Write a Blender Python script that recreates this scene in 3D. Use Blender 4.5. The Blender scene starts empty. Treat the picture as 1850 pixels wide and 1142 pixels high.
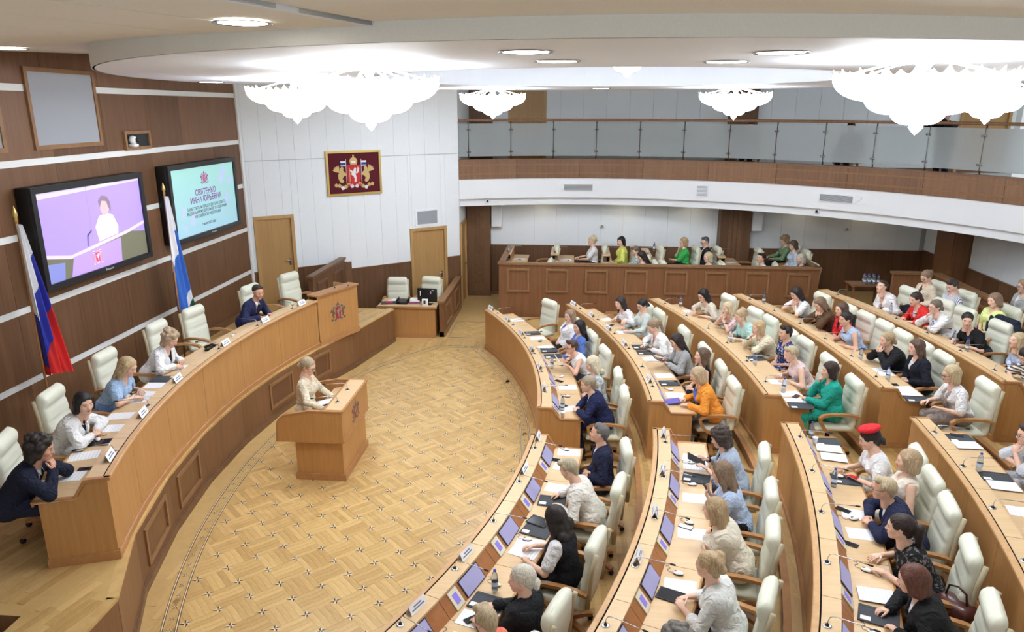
import bpy, math, random
import numpy as np
from mathutils import Vector, Matrix
R_ = math.radians
random.seed(7)
rng = np.random.default_rng(7)
S = bpy.context.scene
COL = S.collection
# ---------------------------------------------------------------- camera, world, exposure
cam_d = bpy.data.cameras.new('camera')
cam = bpy.data.objects.new('camera', cam_d)
COL.objects.link(cam)
cam.location = (0, 0, 5.2)
cam.rotation_euler = (R_(90 - 15.8), 0, R_(4.78))
cam_d.sensor_fit = 'HORIZONTAL'
cam_d.sensor_width = 36
cam_d.lens = 1323 / 1850 * 36
cam_d.clip_end = 200
S.camera = cam
w = bpy.data.worlds.new('world')
S.world = w
w.use_nodes = True
w.node_tree.nodes['Background'].inputs[0].default_value = (.9, .95, 1, 1)
w.node_tree.nodes['Background'].inputs[1].default_value = .55
S.view_settings.view_transform = 'Standard'
S.view_settings.look = 'None'
S.view_settings.gamma = 1
S.view_settings.use_curve_mapping = False
S.view_settings.exposure = 0.5
CHANDELIER_GLOW = 13.5
DOWNLIGHT_GLOW = 14.0
S.cycles.max_bounces = 7
S.cycles.diffuse_bounces = 4
S.cycles.glossy_bounces = 3
S.cycles.transmission_bounces = 5
S.cycles.caustics_reflective = False
S.cycles.caustics_refractive = False
# ---------------------------------------------------------------- materials
def srgb(r, g, b):
    f = lambda c: (c / 255 / 12.92) if c / 255 <= .04045 else ((c / 255 + .055) / 1.055) ** 2.4
    return (f(r), f(g), f(b), 1)
MATS = {}
def new_mat(name):
    m = bpy.data.materials.new(name)
    m.use_nodes = True
    return m, m.node_tree, m.node_tree.nodes['Principled BSDF']
def plain(name, rgb, rough=.6, metal=0, spec=.4, noise=0.0, nscale=40):
    if name in MATS: return MATS[name]
    m, nt, b = new_mat(name)
    c = srgb(*rgb)
    b.inputs['Roughness'].default_value = rough
    b.inputs['Metallic'].default_value = metal
    b.inputs['Specular IOR Level'].default_value = spec
    b.inputs['Base Color'].default_value = c
    if noise:
        tc = nt.nodes.new('ShaderNodeTexCoord'); n = nt.nodes.new('ShaderNodeTexNoise')
        n.inputs['Scale'].default_value = nscale; n.inputs['Detail'].default_value = 3
        r = nt.nodes.new('ShaderNodeValToRGB')
        r.color_ramp.elements[0].position = .3; r.color_ramp.elements[1].position = .7
        r.color_ramp.elements[0].color = tuple(x * (1 - noise) for x in c[:3]) + (1,)
        r.color_ramp.elements[1].color = tuple(min(1, x * (1 + noise)) for x in c[:3]) + (1,)
        nt.links.new(tc.outputs['Object'], n.inputs['Vector'])
        nt.links.new(n.outputs[0], r.inputs[0]); nt.links.new(r.outputs[0], b.inputs['Base Color'])
    m.diffuse_color = c
    MATS[name] = m
    return m
def emit(name, rgb, strength):
    if name in MATS: return MATS[name]
    m, nt, b = new_mat(name)
    b.inputs['Base Color'].default_value = srgb(*rgb)
    b.inputs['Emission Color'].default_value = srgb(*rgb)
    b.inputs['Emission Strength'].default_value = strength
    MATS[name] = m
    return m
def wood(name, c1, c2, scale=(22, 22, 1.2), rough=.42, spec=.35, vary=.0, bump=.0):
    """veneer: fine streaks stretched along one axis, a broad tone drift, random tone per piece"""
    if name in MATS: return MATS[name]
    m, nt, b = new_mat(name)
    tc = nt.nodes.new('ShaderNodeTexCoord'); mp = nt.nodes.new('ShaderNodeMapping')
    mp.inputs['Scale'].default_value = scale
    n = nt.nodes.new('ShaderNodeTexNoise'); n.inputs['Scale'].default_value = 1; n.inputs['Detail'].default_value = 5; n.inputs['Roughness'].default_value = .65
    n2 = nt.nodes.new('ShaderNodeTexNoise'); n2.inputs['Scale'].default_value = 1.3; n2.inputs['Detail'].default_value = 2
    oi = nt.nodes.new('ShaderNodeObjectInfo'); ge = nt.nodes.new('ShaderNodeNewGeometry')
    nt.links.new(tc.outputs['Object'], mp.inputs['Vector']); nt.links.new(mp.outputs[0], n.inputs['Vector'])
    nt.links.new(tc.outputs['Object'], n2.inputs['Vector'])
    def math_(op, a, bb):
        q = nt.nodes.new('ShaderNodeMath'); q.operation = op
        for i, v in enumerate((a, bb)):
            if isinstance(v, (int, float)): q.inputs[i].default_value = v
            else: nt.links.new(v, q.inputs[i])
        return q.outputs[0]
    rnd = math_('FRACT', math_('ADD', oi.outputs['Random'], ge.outputs['Random Per Island']), 0)
    v = math_('ADD', math_('MULTIPLY', n.outputs[0], .75), math_('MULTIPLY', n2.outputs[0], .25))
    v = math_('ADD', v, math_('MULTIPLY', math_('SUBTRACT', rnd, .5), vary))
    r = nt.nodes.new('ShaderNodeValToRGB')
    r.color_ramp.elements[0].position = .28; r.color_ramp.elements[1].position = .72
    r.color_ramp.elements[0].color = srgb(*c1); r.color_ramp.elements[1].color = srgb(*c2)
    nt.links.new(v, r.inputs[0]); nt.links.new(r.outputs[0], b.inputs['Base Color'])
    b.inputs['Roughness'].default_value = rough
    b.inputs['Specular IOR Level'].default_value = spec
    m.diffuse_color = srgb(*c2)
    MATS[name] = m
    return m
M_DESK = wood('desk veneer', (172, 124, 72), (195, 148, 94), (26, 26, 1.3), .4)
M_DESKTOP = wood('desk top veneer', (208, 176, 132), (224, 194, 152), (3, 22, 22), .35)
M_DESKTRIM = wood('desk edge wood', (166, 116, 72), (188, 141, 94), (14, 14, 14), .4)
M_DARK = wood('dark wall veneer', (98, 69, 47), (127, 92, 66), (16, 16, .8), .45, vary=.35)
M_DARKTRIM = wood('dark moulding wood', (100, 72, 50), (132, 97, 68), (9, 9, 9), .4)
M_MID = wood('gallery veneer', (112, 76, 50), (140, 98, 66), (18, 18, .9), .4, vary=.25)
M_MIDTRIM = wood('gallery moulding wood', (128, 94, 62), (154, 116, 80), (9, 9, 9), .4)
M_BAND = wood('balcony band veneer', (112, 80, 58), (146, 110, 82), (24, 24, 1), .45, vary=.25)
M_DOOR = wood('oak door veneer', (168, 130, 80), (188, 150, 98), (24, 24, 1.1), .45)
M_DOORF = wood('oak door frame', (176, 138, 86), (196, 158, 106), (12, 12, 3), .45)
M_FLOOR = wood('oak floor base', (188, 154, 98), (206, 173, 116), (6, 6, 6), .35)
M_PLANK = wood('oak floor plank', (176, 140, 84), (214, 180, 122), (7, 7, 7), .3, .45, vary=.38)
M_PARQ = wood('parquet strip', (186, 150, 93), (217, 184, 124), (8, 8, 8), .28, .45, vary=.36)
M_DAISW = wood('dais front veneer', (112, 78, 50), (138, 99, 66), (18, 18, 1), .42, vary=.2)
M_NOSE = wood('desk ledge nosing wood', (192, 148, 100), (212, 172, 126), (14, 14, 14), .4)
M_INNER = wood('desk inner face wood', (154, 98, 56), (178, 122, 74), (14, 14, 14), .4)
M_ARMW = wood('chair arm wood', (160, 112, 68), (192, 144, 94), (10, 10, 10), .35)
M_WHITE = plain('white wall panel', (234, 239, 242), .75, spec=.2, noise=.015, nscale=30)
M_GAP = plain('panel gap', (196, 199, 198), .8)
M_CEIL = plain('white ceiling', (230, 236, 244), .6, spec=.3)
M_BEIGE = plain('cream ceiling panel', (234, 234, 229), .8, spec=.2, noise=.02, nscale=60)
M_FASCIA = plain('white fascia', (238, 241, 243), .7)
M_STRIPE = plain('white strip', (233, 236, 234), .5)
M_LEATHER = plain('cream leather', (224, 226, 208), .45, spec=.4, noise=.03, nscale=25)
M_LEATHER2 = plain('cream leather piping', (188, 176, 146), .5)
M_BLACK = plain('black plastic', (24, 25, 28), .4)
M_DGREY = plain('dark grey plastic', (52, 55, 60), .45)
M_CHROME = plain('brushed steel', (196, 198, 200), .25, metal=1)
M_PAPER = plain('white paper', (244, 246, 250), .85, noise=.01)
M_GREYF = plain('grey speaker cloth', (164, 168, 174), .9, noise=.04, nscale=250)
M_GOLD = plain('gold frame', (206, 176, 104), .3, metal=.6)
# ---------------------------------------------------------------- mesh builder
class MB:
    def __init__(s): s.v = []; s.f = []; s.m = []; s.sm = []
    def add(s, verts, faces, mi=0, smooth=False):
        o = len(s.v); s.v.extend([tuple(p) for p in verts])
        for f in faces: s.f.append(tuple(i + o for i in f)); s.m.append(mi); s.sm.append(smooth)
        return s
    def box(s, lo, hi, mi=0, mat=None):
        x0, y0, z0 = lo; x1, y1, z1 = hi
        v = [(x0,y0,z0),(x1,y0,z0),(x1,y1,z0),(x0,y1,z0),(x0,y0,z1),(x1,y0,z1),(x1,y1,z1),(x0,y1,z1)]
        if mat is not None: v = [mat @ Vector(p) for p in v]
        return s.add(v, [(3,2,1,0),(4,5,6,7),(0,1,5,4),(1,2,6,5),(2,3,7,6),(3,0,4,7)], mi)
    def rbox(s, lo, hi, b=.02, mi=0, mat=None):
        """box with bevelled edges: three nested rings per axis"""
        x0, y0, z0 = lo; x1, y1, z1 = hi
        v = []; f = []
        cs = [(x0,y0),(x1,y0),(x1,y1),(x0,y1)]
        def ring(z, ins):
            out = []
            for (cx, cy), (sx, sy) in zip(cs, ((1,1),(-1,1),(-1,-1),(1,-1))):
                bb = b
                if (sx, sy) in ((1,1),(-1,-1)): pts = [(0, bb), (bb * .3, bb * .3), (bb, 0)]
                else: pts = [(bb, 0), (bb * .3, bb * .3), (0, bb)]
                for px, py in pts: out.append((cx + sx * (px + ins), cy + sy * (py + ins), z))
            return out
        rings = [ring(z0, b), ring(z0 + b * .3, b * .3), ring(z0 + b, 0), ring(z1 - b, 0), ring(z1 - b * .3, b * .3), ring(z1, b)]
        n = 12
        for r in rings: v += r
        for k in range(5):
            for i in range(n): f.append((k*n+i, k*n+(i+1) % n, (k+1)*n+(i+1) % n, (k+1)*n+i))
        f.append(tuple(reversed(range(n)))); f.append(tuple(range(5*n, 6*n)))
        if mat is not None: v = [mat @ Vector(p) for p in v]
        return s.add(v, f, mi, True)
    def prism(s, pts, z0, z1, mi=0, mat=None):
        n = len(pts)
        v = [(x, y, z0) for x, y in pts] + [(x, y, z1) for x, y in pts]
        if mat is not None: v = [mat @ Vector(p) for p in v]
        f = [(i, (i+1) % n, n + (i+1) % n, n + i) for i in range(n)] + [tuple(reversed(range(n))), tuple(range(n, 2*n))]
        return s.add(v, f, mi)
    def arc(s, C, a0, a1, prof, n=6, mi=0, smooth=False):
        """closed (r, z) profile swept round C between two angles in degrees, capped"""
        k = len(prof); v = []; f = []
        for i in range(n + 1):
            a = R_(a0 + (a1 - a0) * i / n); c, q = math.cos(a), math.sin(a)
            v += [(C[0] + r * c, C[1] + r * q, z) for r, z in prof]
        for i in range(n):
            for j in range(k): f.append((i*k+j, i*k+(j+1) % k, (i+1)*k+(j+1) % k, (i+1)*k+j))
        f.append(tuple(reversed(range(k)))); f.append(tuple(n*k+j for j in range(k)))
        return s.add(v, f, mi, smooth)
    def lathe(s, prof, n=16, mi=0, o=(0,0,0), mat=None, scallop=0, lobes=0):
        v = []; f = []; k = len(prof)
        for i in range(n):
            a = 2 * math.pi * i / n; q = 1 + scallop * abs(math.sin(a * lobes / 2)) if lobes else 1
            v += [(o[0] + r*q*math.cos(a), o[1] + r*q*math.sin(a), o[2] + z) for r, z in prof]
        for i in range(n):
            for j in range(k - 1): f.append((i*k+j, ((i+1) % n)*k+j, ((i+1) % n)*k+j+1, i*k+j+1))
        if mat is not None: v = [mat @ Vector(p) for p in v]
        return s.add(v, f, mi, True)
    def tube(s, pts, rad, n=8, mi=0, cap=True):
        """round tube through points; rad a number or one per point"""
        P = [Vector(p) for p in pts]; m = len(P)
        rs = [rad] * m if isinstance(rad, (int, float)) else rad
        v = []; f = []
        up = None
        for i, p in enumerate(P):
            d = (P[min(i+1, m-1)] - P[max(i-1, 0)]).normalized()
            if up is None: up = Vector((0,0,1)) if abs(d.z) < .9 else Vector((1,0,0))
            x = d.cross(up)
            if x.length < 1e-4: x = d.cross(Vector((0,1,0)))
            x.normalize(); y = x.cross(d).normalized(); up = y
            v += [tuple(p + (x * math.cos(t) + y * math.sin(t)) * rs[i]) for t in [2*math.pi*j/n for j in range(n)]]
        for i in range(m - 1):
            for j in range(n): f.append((i*n+j, i*n+(j+1) % n, (i+1)*n+(j+1) % n, (i+1)*n+j))
        if cap: f.append(tuple(reversed(range(n)))); f.append(tuple((m-1)*n+j for j in range(n)))
        return s.add(v, f, mi, True)
    def band(s, pts, w, t, axis=(0,1,0), mi=0):
        """flat bar of width w (along axis) and thickness t following a polyline"""
        P = [Vector(p) for p in pts]; m = len(P); A = Vector(axis); v = []; f = []
        ts = [t] * m if isinstance(t, (int, float)) else t
        for i, p in enumerate(P):
            d = (P[min(i+1, m-1)] - P[max(i-1, 0)]).normalized(); nn = d.cross(A).normalized()
            for a, b in ((-1,-1),(1,-1),(1,1),(-1,1)): v.append(tuple(p + A*(a*w/2) + nn*(b*ts[i]/2)))
        for i in range(m - 1):
            for j in range(4): f.append((i*4+j, i*4+(j+1) % 4, (i+1)*4+(j+1) % 4, (i+1)*4+j))
        f += [(3,2,1,0), tuple((m-1)*4+j for j in range(4))]
        return s.add(v, f, mi)
    def mesh(s, name, mats):
        me = bpy.data.meshes.new(name); me.from_pydata(s.v, [], s.f)
        for q in (mats if isinstance(mats, (list, tuple)) else [mats]): me.materials.append(q)
        me.polygons.foreach_set('material_index', s.m); me.polygons.foreach_set('use_smooth', s.sm)
        me.update(); return me
    def build(s, name, mats, parent=None):
        return obj(name, s.mesh(name, mats), parent)
def obj(name, me, parent=None, mat=None):
    o = bpy.data.objects.new(name, me); COL.objects.link(o)
    if parent is not None: o.parent = parent
    if mat is not None: o.matrix_basis = mat
    return o
def empty(name, loc=(0,0,0), rz=0):
    o = bpy.data.objects.new(name, None); COL.objects.link(o); o.location = loc; o.rotation_euler = (0,0,rz)
    o.empty_display_size = .1
    return o
def tag(o, label=None, cat=None, group=None, kind=None):
    if label: o['label'] = label
    if cat: o['category'] = cat
    if group: o['group'] = group
    if kind: o['kind'] = kind
    return o
def struct(o, label=None): return tag(o, label, kind='structure')
def frame(o, x, y, z=None):
    """matrix with columns x, y, z axes at o"""
    x = Vector(x).normalized(); y = Vector(y).normalized(); z = x.cross(y) if z is None else Vector(z)
    return Matrix(((x.x,y.x,z.x,o[0]),(x.y,y.y,z.y,o[1]),(x.z,y.z,z.z,o[2]),(0,0,0,1)))
def clone(o, parent=None, mat=None):
    c = o.copy(); COL.objects.link(c); c.parent = parent
    if mat is not None: c.matrix_basis = mat
    for ch in o.children: clone(ch, c)
    return c
ORD = ['nearest','second','third','fourth','fifth','sixth','seventh','eighth','ninth','tenth','eleventh','twelfth']
def in_poly(x, y, poly):
    c = False; n = len(poly); j = n - 1
    for i in range(n):
        xi, yi = poly[i]; xj, yj = poly[j]
        if (yi > y) != (yj > y) and x < (xj - xi) * (y - yi) / (yj - yi) + xi: c = not c
        j = i
    return c
# ---------------------------------------------------------------- the plan of the hall (metres, z = 0 hall floor)
CR = (-11.8, 10.03)                     # centre of the seating rows
RR = [0, 11.35, 12.98, 14.64, 16.25, 17.89, 19.35]
RISE = .15
CP = (6.4, 10.1)                        # centre of the presidium curve
DAIS = .78
CH = (.45, 11.0)                        # centre of the round ceiling and balcony
XL, XR = -7.25, 9.6
def pol(C, r, a): return (C[0] + r * math.cos(R_(a)), C[1] + r * math.sin(R_(a)))
def zrow(n): return (n - 1) * RISE
# ================================================================ THE SETTING
CAMP = Vector((0, 0, 5.2)); TH, YAW, FPX = R_(15.8), R_(4.78), 1323.
def project(X, Y, Z):
    x = math.cos(YAW) * X + math.sin(YAW) * Y; y = -math.sin(YAW) * X + math.cos(YAW) * Y; dz = Z - 5.2
    f = y * math.cos(TH) - dz * math.sin(TH); u = y * math.sin(TH) + dz * math.cos(TH)
    if f < .3: return (-9999, -9999)
    return (925 + FPX * x / f, 571 - FPX * u / f)
def in_view(p, m=25):
    x, y = project(*p); return -m < x < 1850 + m and -m < y < 1142 + m
def unproj(px, py, z):
    x = (px - 925) / FPX; y = (571 - py) / FPX; b = math.cos(TH) + y * math.sin(TH)
    d = (math.cos(YAW) * x - math.sin(YAW) * b, math.sin(YAW) * x + math.cos(YAW) * b, -math.sin(TH) + y * math.cos(TH))
    t = (z - 5.2) / d[2]; return d[0] * t, d[1] * t
def pieces(name, me, mats_list, parent, limit=300, cam_sort=True):
    """alike floor pieces: the largest in view as objects of their own, the rest as one 'stuff' part"""
    vis = [m for m in mats_list if in_view(m.translation)]
    vis.sort(key=lambda m: (m.translation - CAMP).length)
    first = vis[:limit]; ids = {id(m) for m in first}
    for m in first: obj(name, me, parent, m)
    rest = [m for m in mats_list if id(m) not in ids]
    if rest:
        mb = MB(); vs = [v.co.copy() for v in me.vertices]; fs = [tuple(p.vertices) for p in me.polygons]; mi = [p.material_index for p in me.polygons]
        for m in rest:
            o = len(mb.v); mb.v.extend([tuple(m @ v) for v in vs])
            for f, k in zip(fs, mi): mb.f.append(tuple(i + o for i in f)); mb.m.append(k); mb.sm.append(False)
        o = mb.build(name + '_field', list(me.materials), parent); tag(o, kind='stuff')
def plank_mats(pred, bbox, ang, w, L, z, ends=True):
    """matrices of planks (unit plank 1 x 1) laid in courses at an angle"""
    c, s_ = math.cos(ang), math.sin(ang); x0, y0, x1, y1 = bbox
    cx, cy = (x0 + x1) / 2, (y0 + y1) / 2; rad = math.hypot(x1 - x0, y1 - y0) / 2; out = []
    k = -rad
    while k < rad:
        u = -rad + random.uniform(0, L)
        while u < rad:
            l = L * random.uniform(.75, 1.35); uc = u + l / 2
            X = cx + c * uc - s_ * k; Y = cy + s_ * uc + c * k
            hl = l / 2
            if pred(X, Y) and (not ends or (pred(X + c * hl, Y + s_ * hl) and pred(X - c * hl, Y - s_ * hl))):
                out.append(Matrix.Translation((X, Y, z)) @ Matrix.Rotation(ang, 4, 'Z') @ Matrix.Diagonal((l - .003, w - .003, 1, 1)))
            u += l
        k += w
    return out
plank_me = MB().box((-.5, -.5, -.003), (.5, .5, .003)).mesh('plank', M_PLANK)
# ---- hall floor: slab, parquet in the round, star inlays, border lines, planks round it
floor = struct(MB().box((-8, -1, -.2), (10.8, 21.6, 0)).build('floor', M_FLOOR), 'oak parquet hall floor with star inlays inside a curved border')
def dC(x, y, C): return math.hypot(x - C[0], y - C[1])
def in_round(x, y, e=0):
    return dC(x, y, CR) < 11.07 + e and dC(x, y, CP) < 11.12 + e and y < 15.55 + e and (y - 15.61) < 1.433 * (x + 2.94) + e * 2 and y > 3.2
def in_patch(x, y): return -2.82 < x < -.4 and 16.42 < y < 17.62
P_ = .3422; O_ = (-2.26, 9.84)
strip_me = MB().box((-P_/2 + .001, -P_/10 + .001, -.002), (P_/2 - .001, P_/10 - .001, .003)).mesh('parquet_strip', M_PARQ)
q = math.sqrt(.5); ms = []
for i in range(-40, 41):
    for j in range(-40, 41):
        cx = O_[0] + ((i + .5) - (j + .5)) * P_ * q; cy = O_[1] + ((i + .5) + (j + .5)) * P_ * q
        if not (in_round(cx, cy, .3) or in_patch(cx, cy)): continue
        an = R_(45 + (90 if (i + j) % 2 else 0))
        for k in range(5):
            off = (k - 2) * P_ / 5
            X = cx - math.sin(an) * off; Y = cy + math.cos(an) * off
            if in_round(X, Y) or in_patch(X, Y): ms.append(Matrix.Translation((X, Y, 0)) @ Matrix.Rotation(an, 4, 'Z'))
pieces('parquet_strip', strip_me, ms, floor)
M_INKD = plain('dark inlay wood', (34, 26, 22), .4); M_INKL = plain('pale inlay wood', (226, 210, 176), .4)
def star_mesh(r, name):
    mb = MB()
    for k in range(4):
        a = k * math.pi / 2; tip = (r * math.cos(a), r * math.sin(a)); i0 = (r*.4*math.cos(a+.785), r*.4*math.sin(a+.785)); i1 = (r*.4*math.cos(a-.785), r*.4*math.sin(a-.785))
        mb.prism([(0, 0), tip, i0], .002, .0042, 0); mb.prism([(0, 0), i1, tip], .002, .0042, 1)
    return mb.mesh(name, [M_INKD, M_INKL])
st = []
for i in range(-40, 41):
    for j in range(-40, 41):
        X = O_[0] + (i - j) * P_ * q; Y = O_[1] + (i + j) * P_ * q
        if in_round(X, Y, -.03): st.append(Matrix.Translation((X, Y, 0)) @ Matrix.Rotation(R_(22), 4, 'Z'))
pieces('star_inlay', star_mesh(.068, 'star_inlay'), st, floor)
bst = []
for C, r, a0, a1 in ((CP, 11.215, 210, 157), (CR, 11.14, 29.0, -31)):
    n = int(abs(R_(a1 - a0)) * r / .195)
    for k in range(n + 1):
        a = a0 + (a1 - a0) * k / n; X, Y = pol(C, r, a); bst.append(Matrix.Translation((X, Y, 0)) @ Matrix.Rotation(R_(a + 45), 4, 'Z'))
pieces('border_star_inlay', star_mesh(.04, 'border_star_inlay'), bst, floor)
for C, r, a0, a1 in ((CP, 11.29, 212, 157.5), (CP, 11.145, 212, 157), (CR, 11.21, 29.0, -34), (CR, 11.075, 29.6, -34)):
    mb = MB()
    mb.arc(C, a0, a1, [(r - .013, 0), (r + .013, 0), (r + .013, .0045), (r - .013, .0045)], 60, 0)
    mb.arc(C, a0, a1, [(r - .006, .003), (r + .006, .003), (r + .006, .0055), (r - .006, .0055)], 60, 1)
    mb.build('inlay_line', [M_INKD, M_INKL], floor)
def line2(p, q_, wd=.013):
    a = Vector((*p, 0)); b = Vector((*q_, 0)); d = (b - a).normalized(); n = Vector((-d.y, d.x, 0))
    for k, (ww, z1, mi) in enumerate(((wd, .0045, 0), (wd * .45, .0055, 1))):
        mb_.prism([((a + n*ww).x, (a + n*ww).y), ((a - n*ww).x, (a - n*ww).y), ((b - n*ww).x, (b - n*ww).y), ((b + n*ww).x, (b + n*ww).y)], .001, z1, mi)
for pts in ([(-1.9, 15.6), (-2.94, 15.61), (-3.95, 14.2)], [(-1.9, 15.72), (-3.02, 15.73), (-4.0, 14.4)], [(-2.88, 16.36), (-.4, 16.36)], [(-2.88, 16.36), (-2.88, 17.68), (-.4, 17.68)]):
    for a, b in zip(pts, pts[1:]):
        mb_ = MB(); line2(a, b); mb_.build('inlay_line', [M_INKD, M_INKL], floor)
def main_pred(x, y):
    return not in_round(x, y, .02) and not in_patch(x, y) and dC(x, y, CR) < RR[2] - .2 and dC(x, y, CP) < 11.5 and y > 3.5 and x > -4.6 and y < 20.3 and not (x > -1.7 and y > 17.6) and x < 2.5
pieces('floor_plank', plank_me, plank_mats(main_pred, (-4.6, 3.5, 2.5, 20.3), R_(90), .072, .5, .0), floor, 300)
# ---- row platforms
for n in range(2, 7):
    z1 = zrow(n); r0 = RR[n] - .18; r1 = (RR[n + 1] - .18) if n < 6 else 21.3
    seg = 40; a_lo = -36
    mb = MB(); v = []; f = []
    for i in range(seg + 1):
        for r in (r0, r1 + .02):
            hi = math.degrees(math.asin(min(1, (17.72 - CR[1]) / r))) if n < 6 else 19.2
            a = a_lo + (hi - a_lo) * i / seg; x, y = pol(CR, r, a)
            v += [(x, y, -.05), (x, y, z1)]
    for i in range(seg):
        o = i * 4; p = o + 4
        f += [(o+1, o+3, p+3, p+1), (o, o+1, p+1, p), (o+2, p+2, p+3, o+3)]
    f += [(0, 2, 3, 1), (seg*4, seg*4+1, seg*4+3, seg*4+2)]
    mb.add(v, f); pf = struct(mb.build('floor_terrace', M_FLOOR), 'stepped oak terrace carrying seating row %d counted from the floor' % n)
    mb = MB(); hi0 = math.degrees(math.asin((17.7 - CR[1]) / r0)) if n < 6 else 19.2
    mb.arc(CR, a_lo, hi0, [(r0 - .02, z1 - .022), (r0 + .06, z1 - .022), (r0 + .06, z1 + .004), (r0 - .02, z1 + .004)], 50); mb.build('step_nosing', M_DESKTRIM, pf)
    mb = MB(); mb.arc(CR, a_lo, hi0, [(r0 - .008, z1 - RISE), (r0 + .01, z1 - RISE), (r0 + .01, z1 - .022), (r0 - .008, z1 - .022)], 50); mb.build('riser', M_DAISW, pf)
    pr_ = lambda x, y, r0=r0, r1=r1: r0 + .1 < dC(x, y, CR) < r1 - .06 and y < 17.6 and y > 2.5
    pieces('floor_plank', plank_me, plank_mats(pr_, (-1, 2.5, 9.4, 17.6), R_(90), .075, .55, z1), pf, 40)
# ---- dais
dais_facets = [197.4, 191.1, 184.8, 178.5, 172.2, 165.9, 159.8]
RD = 11.603
arcp = [pol(CP, RD, a) for a in dais_facets]
front = [(-4.2, 3.3), (-4.2, 5.56)] + arcp + [(-4.08, 15.95)]
top_poly = front + [(-5.5, 15.95), (-5.5, 17.1), (XL, 15.75), (XL, 5.25), (-4.9, 5.25), (-4.9, 3.3)]
dais = struct(MB().prism(top_poly, 0, DAIS - .004).build('floor_dais', M_DAISW), 'raised dais floor behind the curved presidium desk')
mb = MB(); mb.prism([(x, y) for x, y in top_poly], DAIS - .004, DAIS); mb.build('dais_deck', M_FLOOR, dais)
def off_line(p, q_, d):
    a = Vector(p); b = Vector(q_); t = (b - a).normalized(); n = Vector((t.y, -t.x)); return a + n * d, b + n * d
for a, b in zip(front, front[1:]):
    p0, p1 = off_line(a, b, .018); MB().prism([p0, p1, b, a], .1, DAIS - .03).build('front_panel', M_DAISW, dais)
    p0, p1 = off_line(a, b, .045); p2, p3 = off_line(a, b, .03)
    m_ = MB(); m_.prism([p0, p1, b, a], 0, .085); m_.prism([p2, p3, b, a], .085, .115); m_.build('base_moulding', M_DARKTRIM, dais)
    p0, p1 = off_line(a, b, .02); p2, p3 = off_line(a, b, -.08); MB().prism([p0, p1, p3, p2], DAIS - .03, DAIS + .004).build('deck_edge', M_PLANK, dais)
a, b = front[-1], (-5.5, 15.95)
p0, p1 = off_line(a, b, .018); MB().prism([p0, p1, b, a], .1, DAIS - .03).build('front_panel', M_DAISW, dais)
M_GRILLE = plain('woven grille', (112, 78, 50), .7, noise=.25, nscale=220)
for a0, a1 in ((196.25, 192.2), (190.05, 186.2), (174.0, 170.1), (166.6, 163.8)):
    A = Vector((*pol(CP, RD - .02, a0), 0)); B = Vector((*pol(CP, RD - .02, a1), 0)); d = (B - A).normalized(); L = (B - A).length
    m_ = frame(A, d, (0, 0, 1)); nz = 1 if (m_ @ Vector((0, 0, 1))).x > A.x else -1
    g = empty('vent_grille'); g.parent = dais
    for lo, hi in (((0, .2, 0), (L, .25, .03)), ((0, .61, 0), (L, .66, .03)), ((0, .25, 0), (.05, .61, .03)), ((L - .05, .25, 0), (L, .61, .03))):
        lo, hi = list(lo), list(hi)
        if nz < 0: lo[2], hi[2] = -hi[2], -lo[2]
        MB().box(lo, hi, 0, m_).build('grille_frame', M_MIDTRIM, g)
    MB().box((.05, .25, -.008), (L - .05, .61, .008), 0, m_).build('grille_mesh', M_GRILLE, g)
for k in range(4):
    st_ = MB().box((XL, 5.25 - .3 * (k + 1), 0), (-4.9, 5.25 - .3 * k, DAIS - .17 * (k + 1))).build('dais_step', M_DAISW, dais)
dp = lambda x, y: in_poly(x, y, top_poly) and x < -4.4 and not (x > -4.75 and 6 < y < 14) or (in_poly(x, y, top_poly) and (y < 6 or y > 14) and x < -4.25)
pieces('deck_plank', plank_me, plank_mats(dp, (XL, 3.3, -4, 17.1), R_(76), .085, .6, DAIS), dais, 300)
# ---- left wall: veneer panels between white strips
wl = struct(MB().box((XL - .3, -1, 0), (XL - .03, 15.85, 6.3)).build('wall_left', M_GAP), 'dark veneer wall with thin white horizontal strips behind the presidium')
zs = [DAIS, 1.65, 2.61, 3.57, 4.51, 5.47, 6.25]
ys = [-1, .3, 1.5, 2.7, 3.9, 5.1, 6.3, 7.5, 8.7, 9.9, 11.1, 12.3, 13.4, 14.55, 15.72]
for i in range(6):
    for y0, y1 in zip(ys, ys[1:]):
        if y1 < 3: continue
        z0 = zs[i] + (.045 if i else 0); z1 = zs[i + 1] - (.045 if i < 5 else 0)
        MB().box((XL - .03, y0 + .002, z0), (XL, y1 - .002, z1)).build('veneer_panel', M_DARK, wl)
    if i: MB().box((XL - .03, 2.7, zs[i] - .045), (XL - .008, 15.72, zs[i] + .045)).build('white_strip', M_STRIPE, wl)
m_ = MB(); m_.box((XL, 5.3, DAIS), (XL + .03, 15.7, DAIS + .1)); m_.box((XL, 5.3, DAIS + .1), (XL + .018, 15.7, DAIS + .14)); struct(m_.build('baseboard_left', M_DARKTRIM), 'dark stepped skirting along the veneer wall')
MB().box((XL - .03, 15.72, DAIS), (XL + .03, 15.8, 6.25)).build('corner_strip', M_STRIPE, wl)
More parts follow.
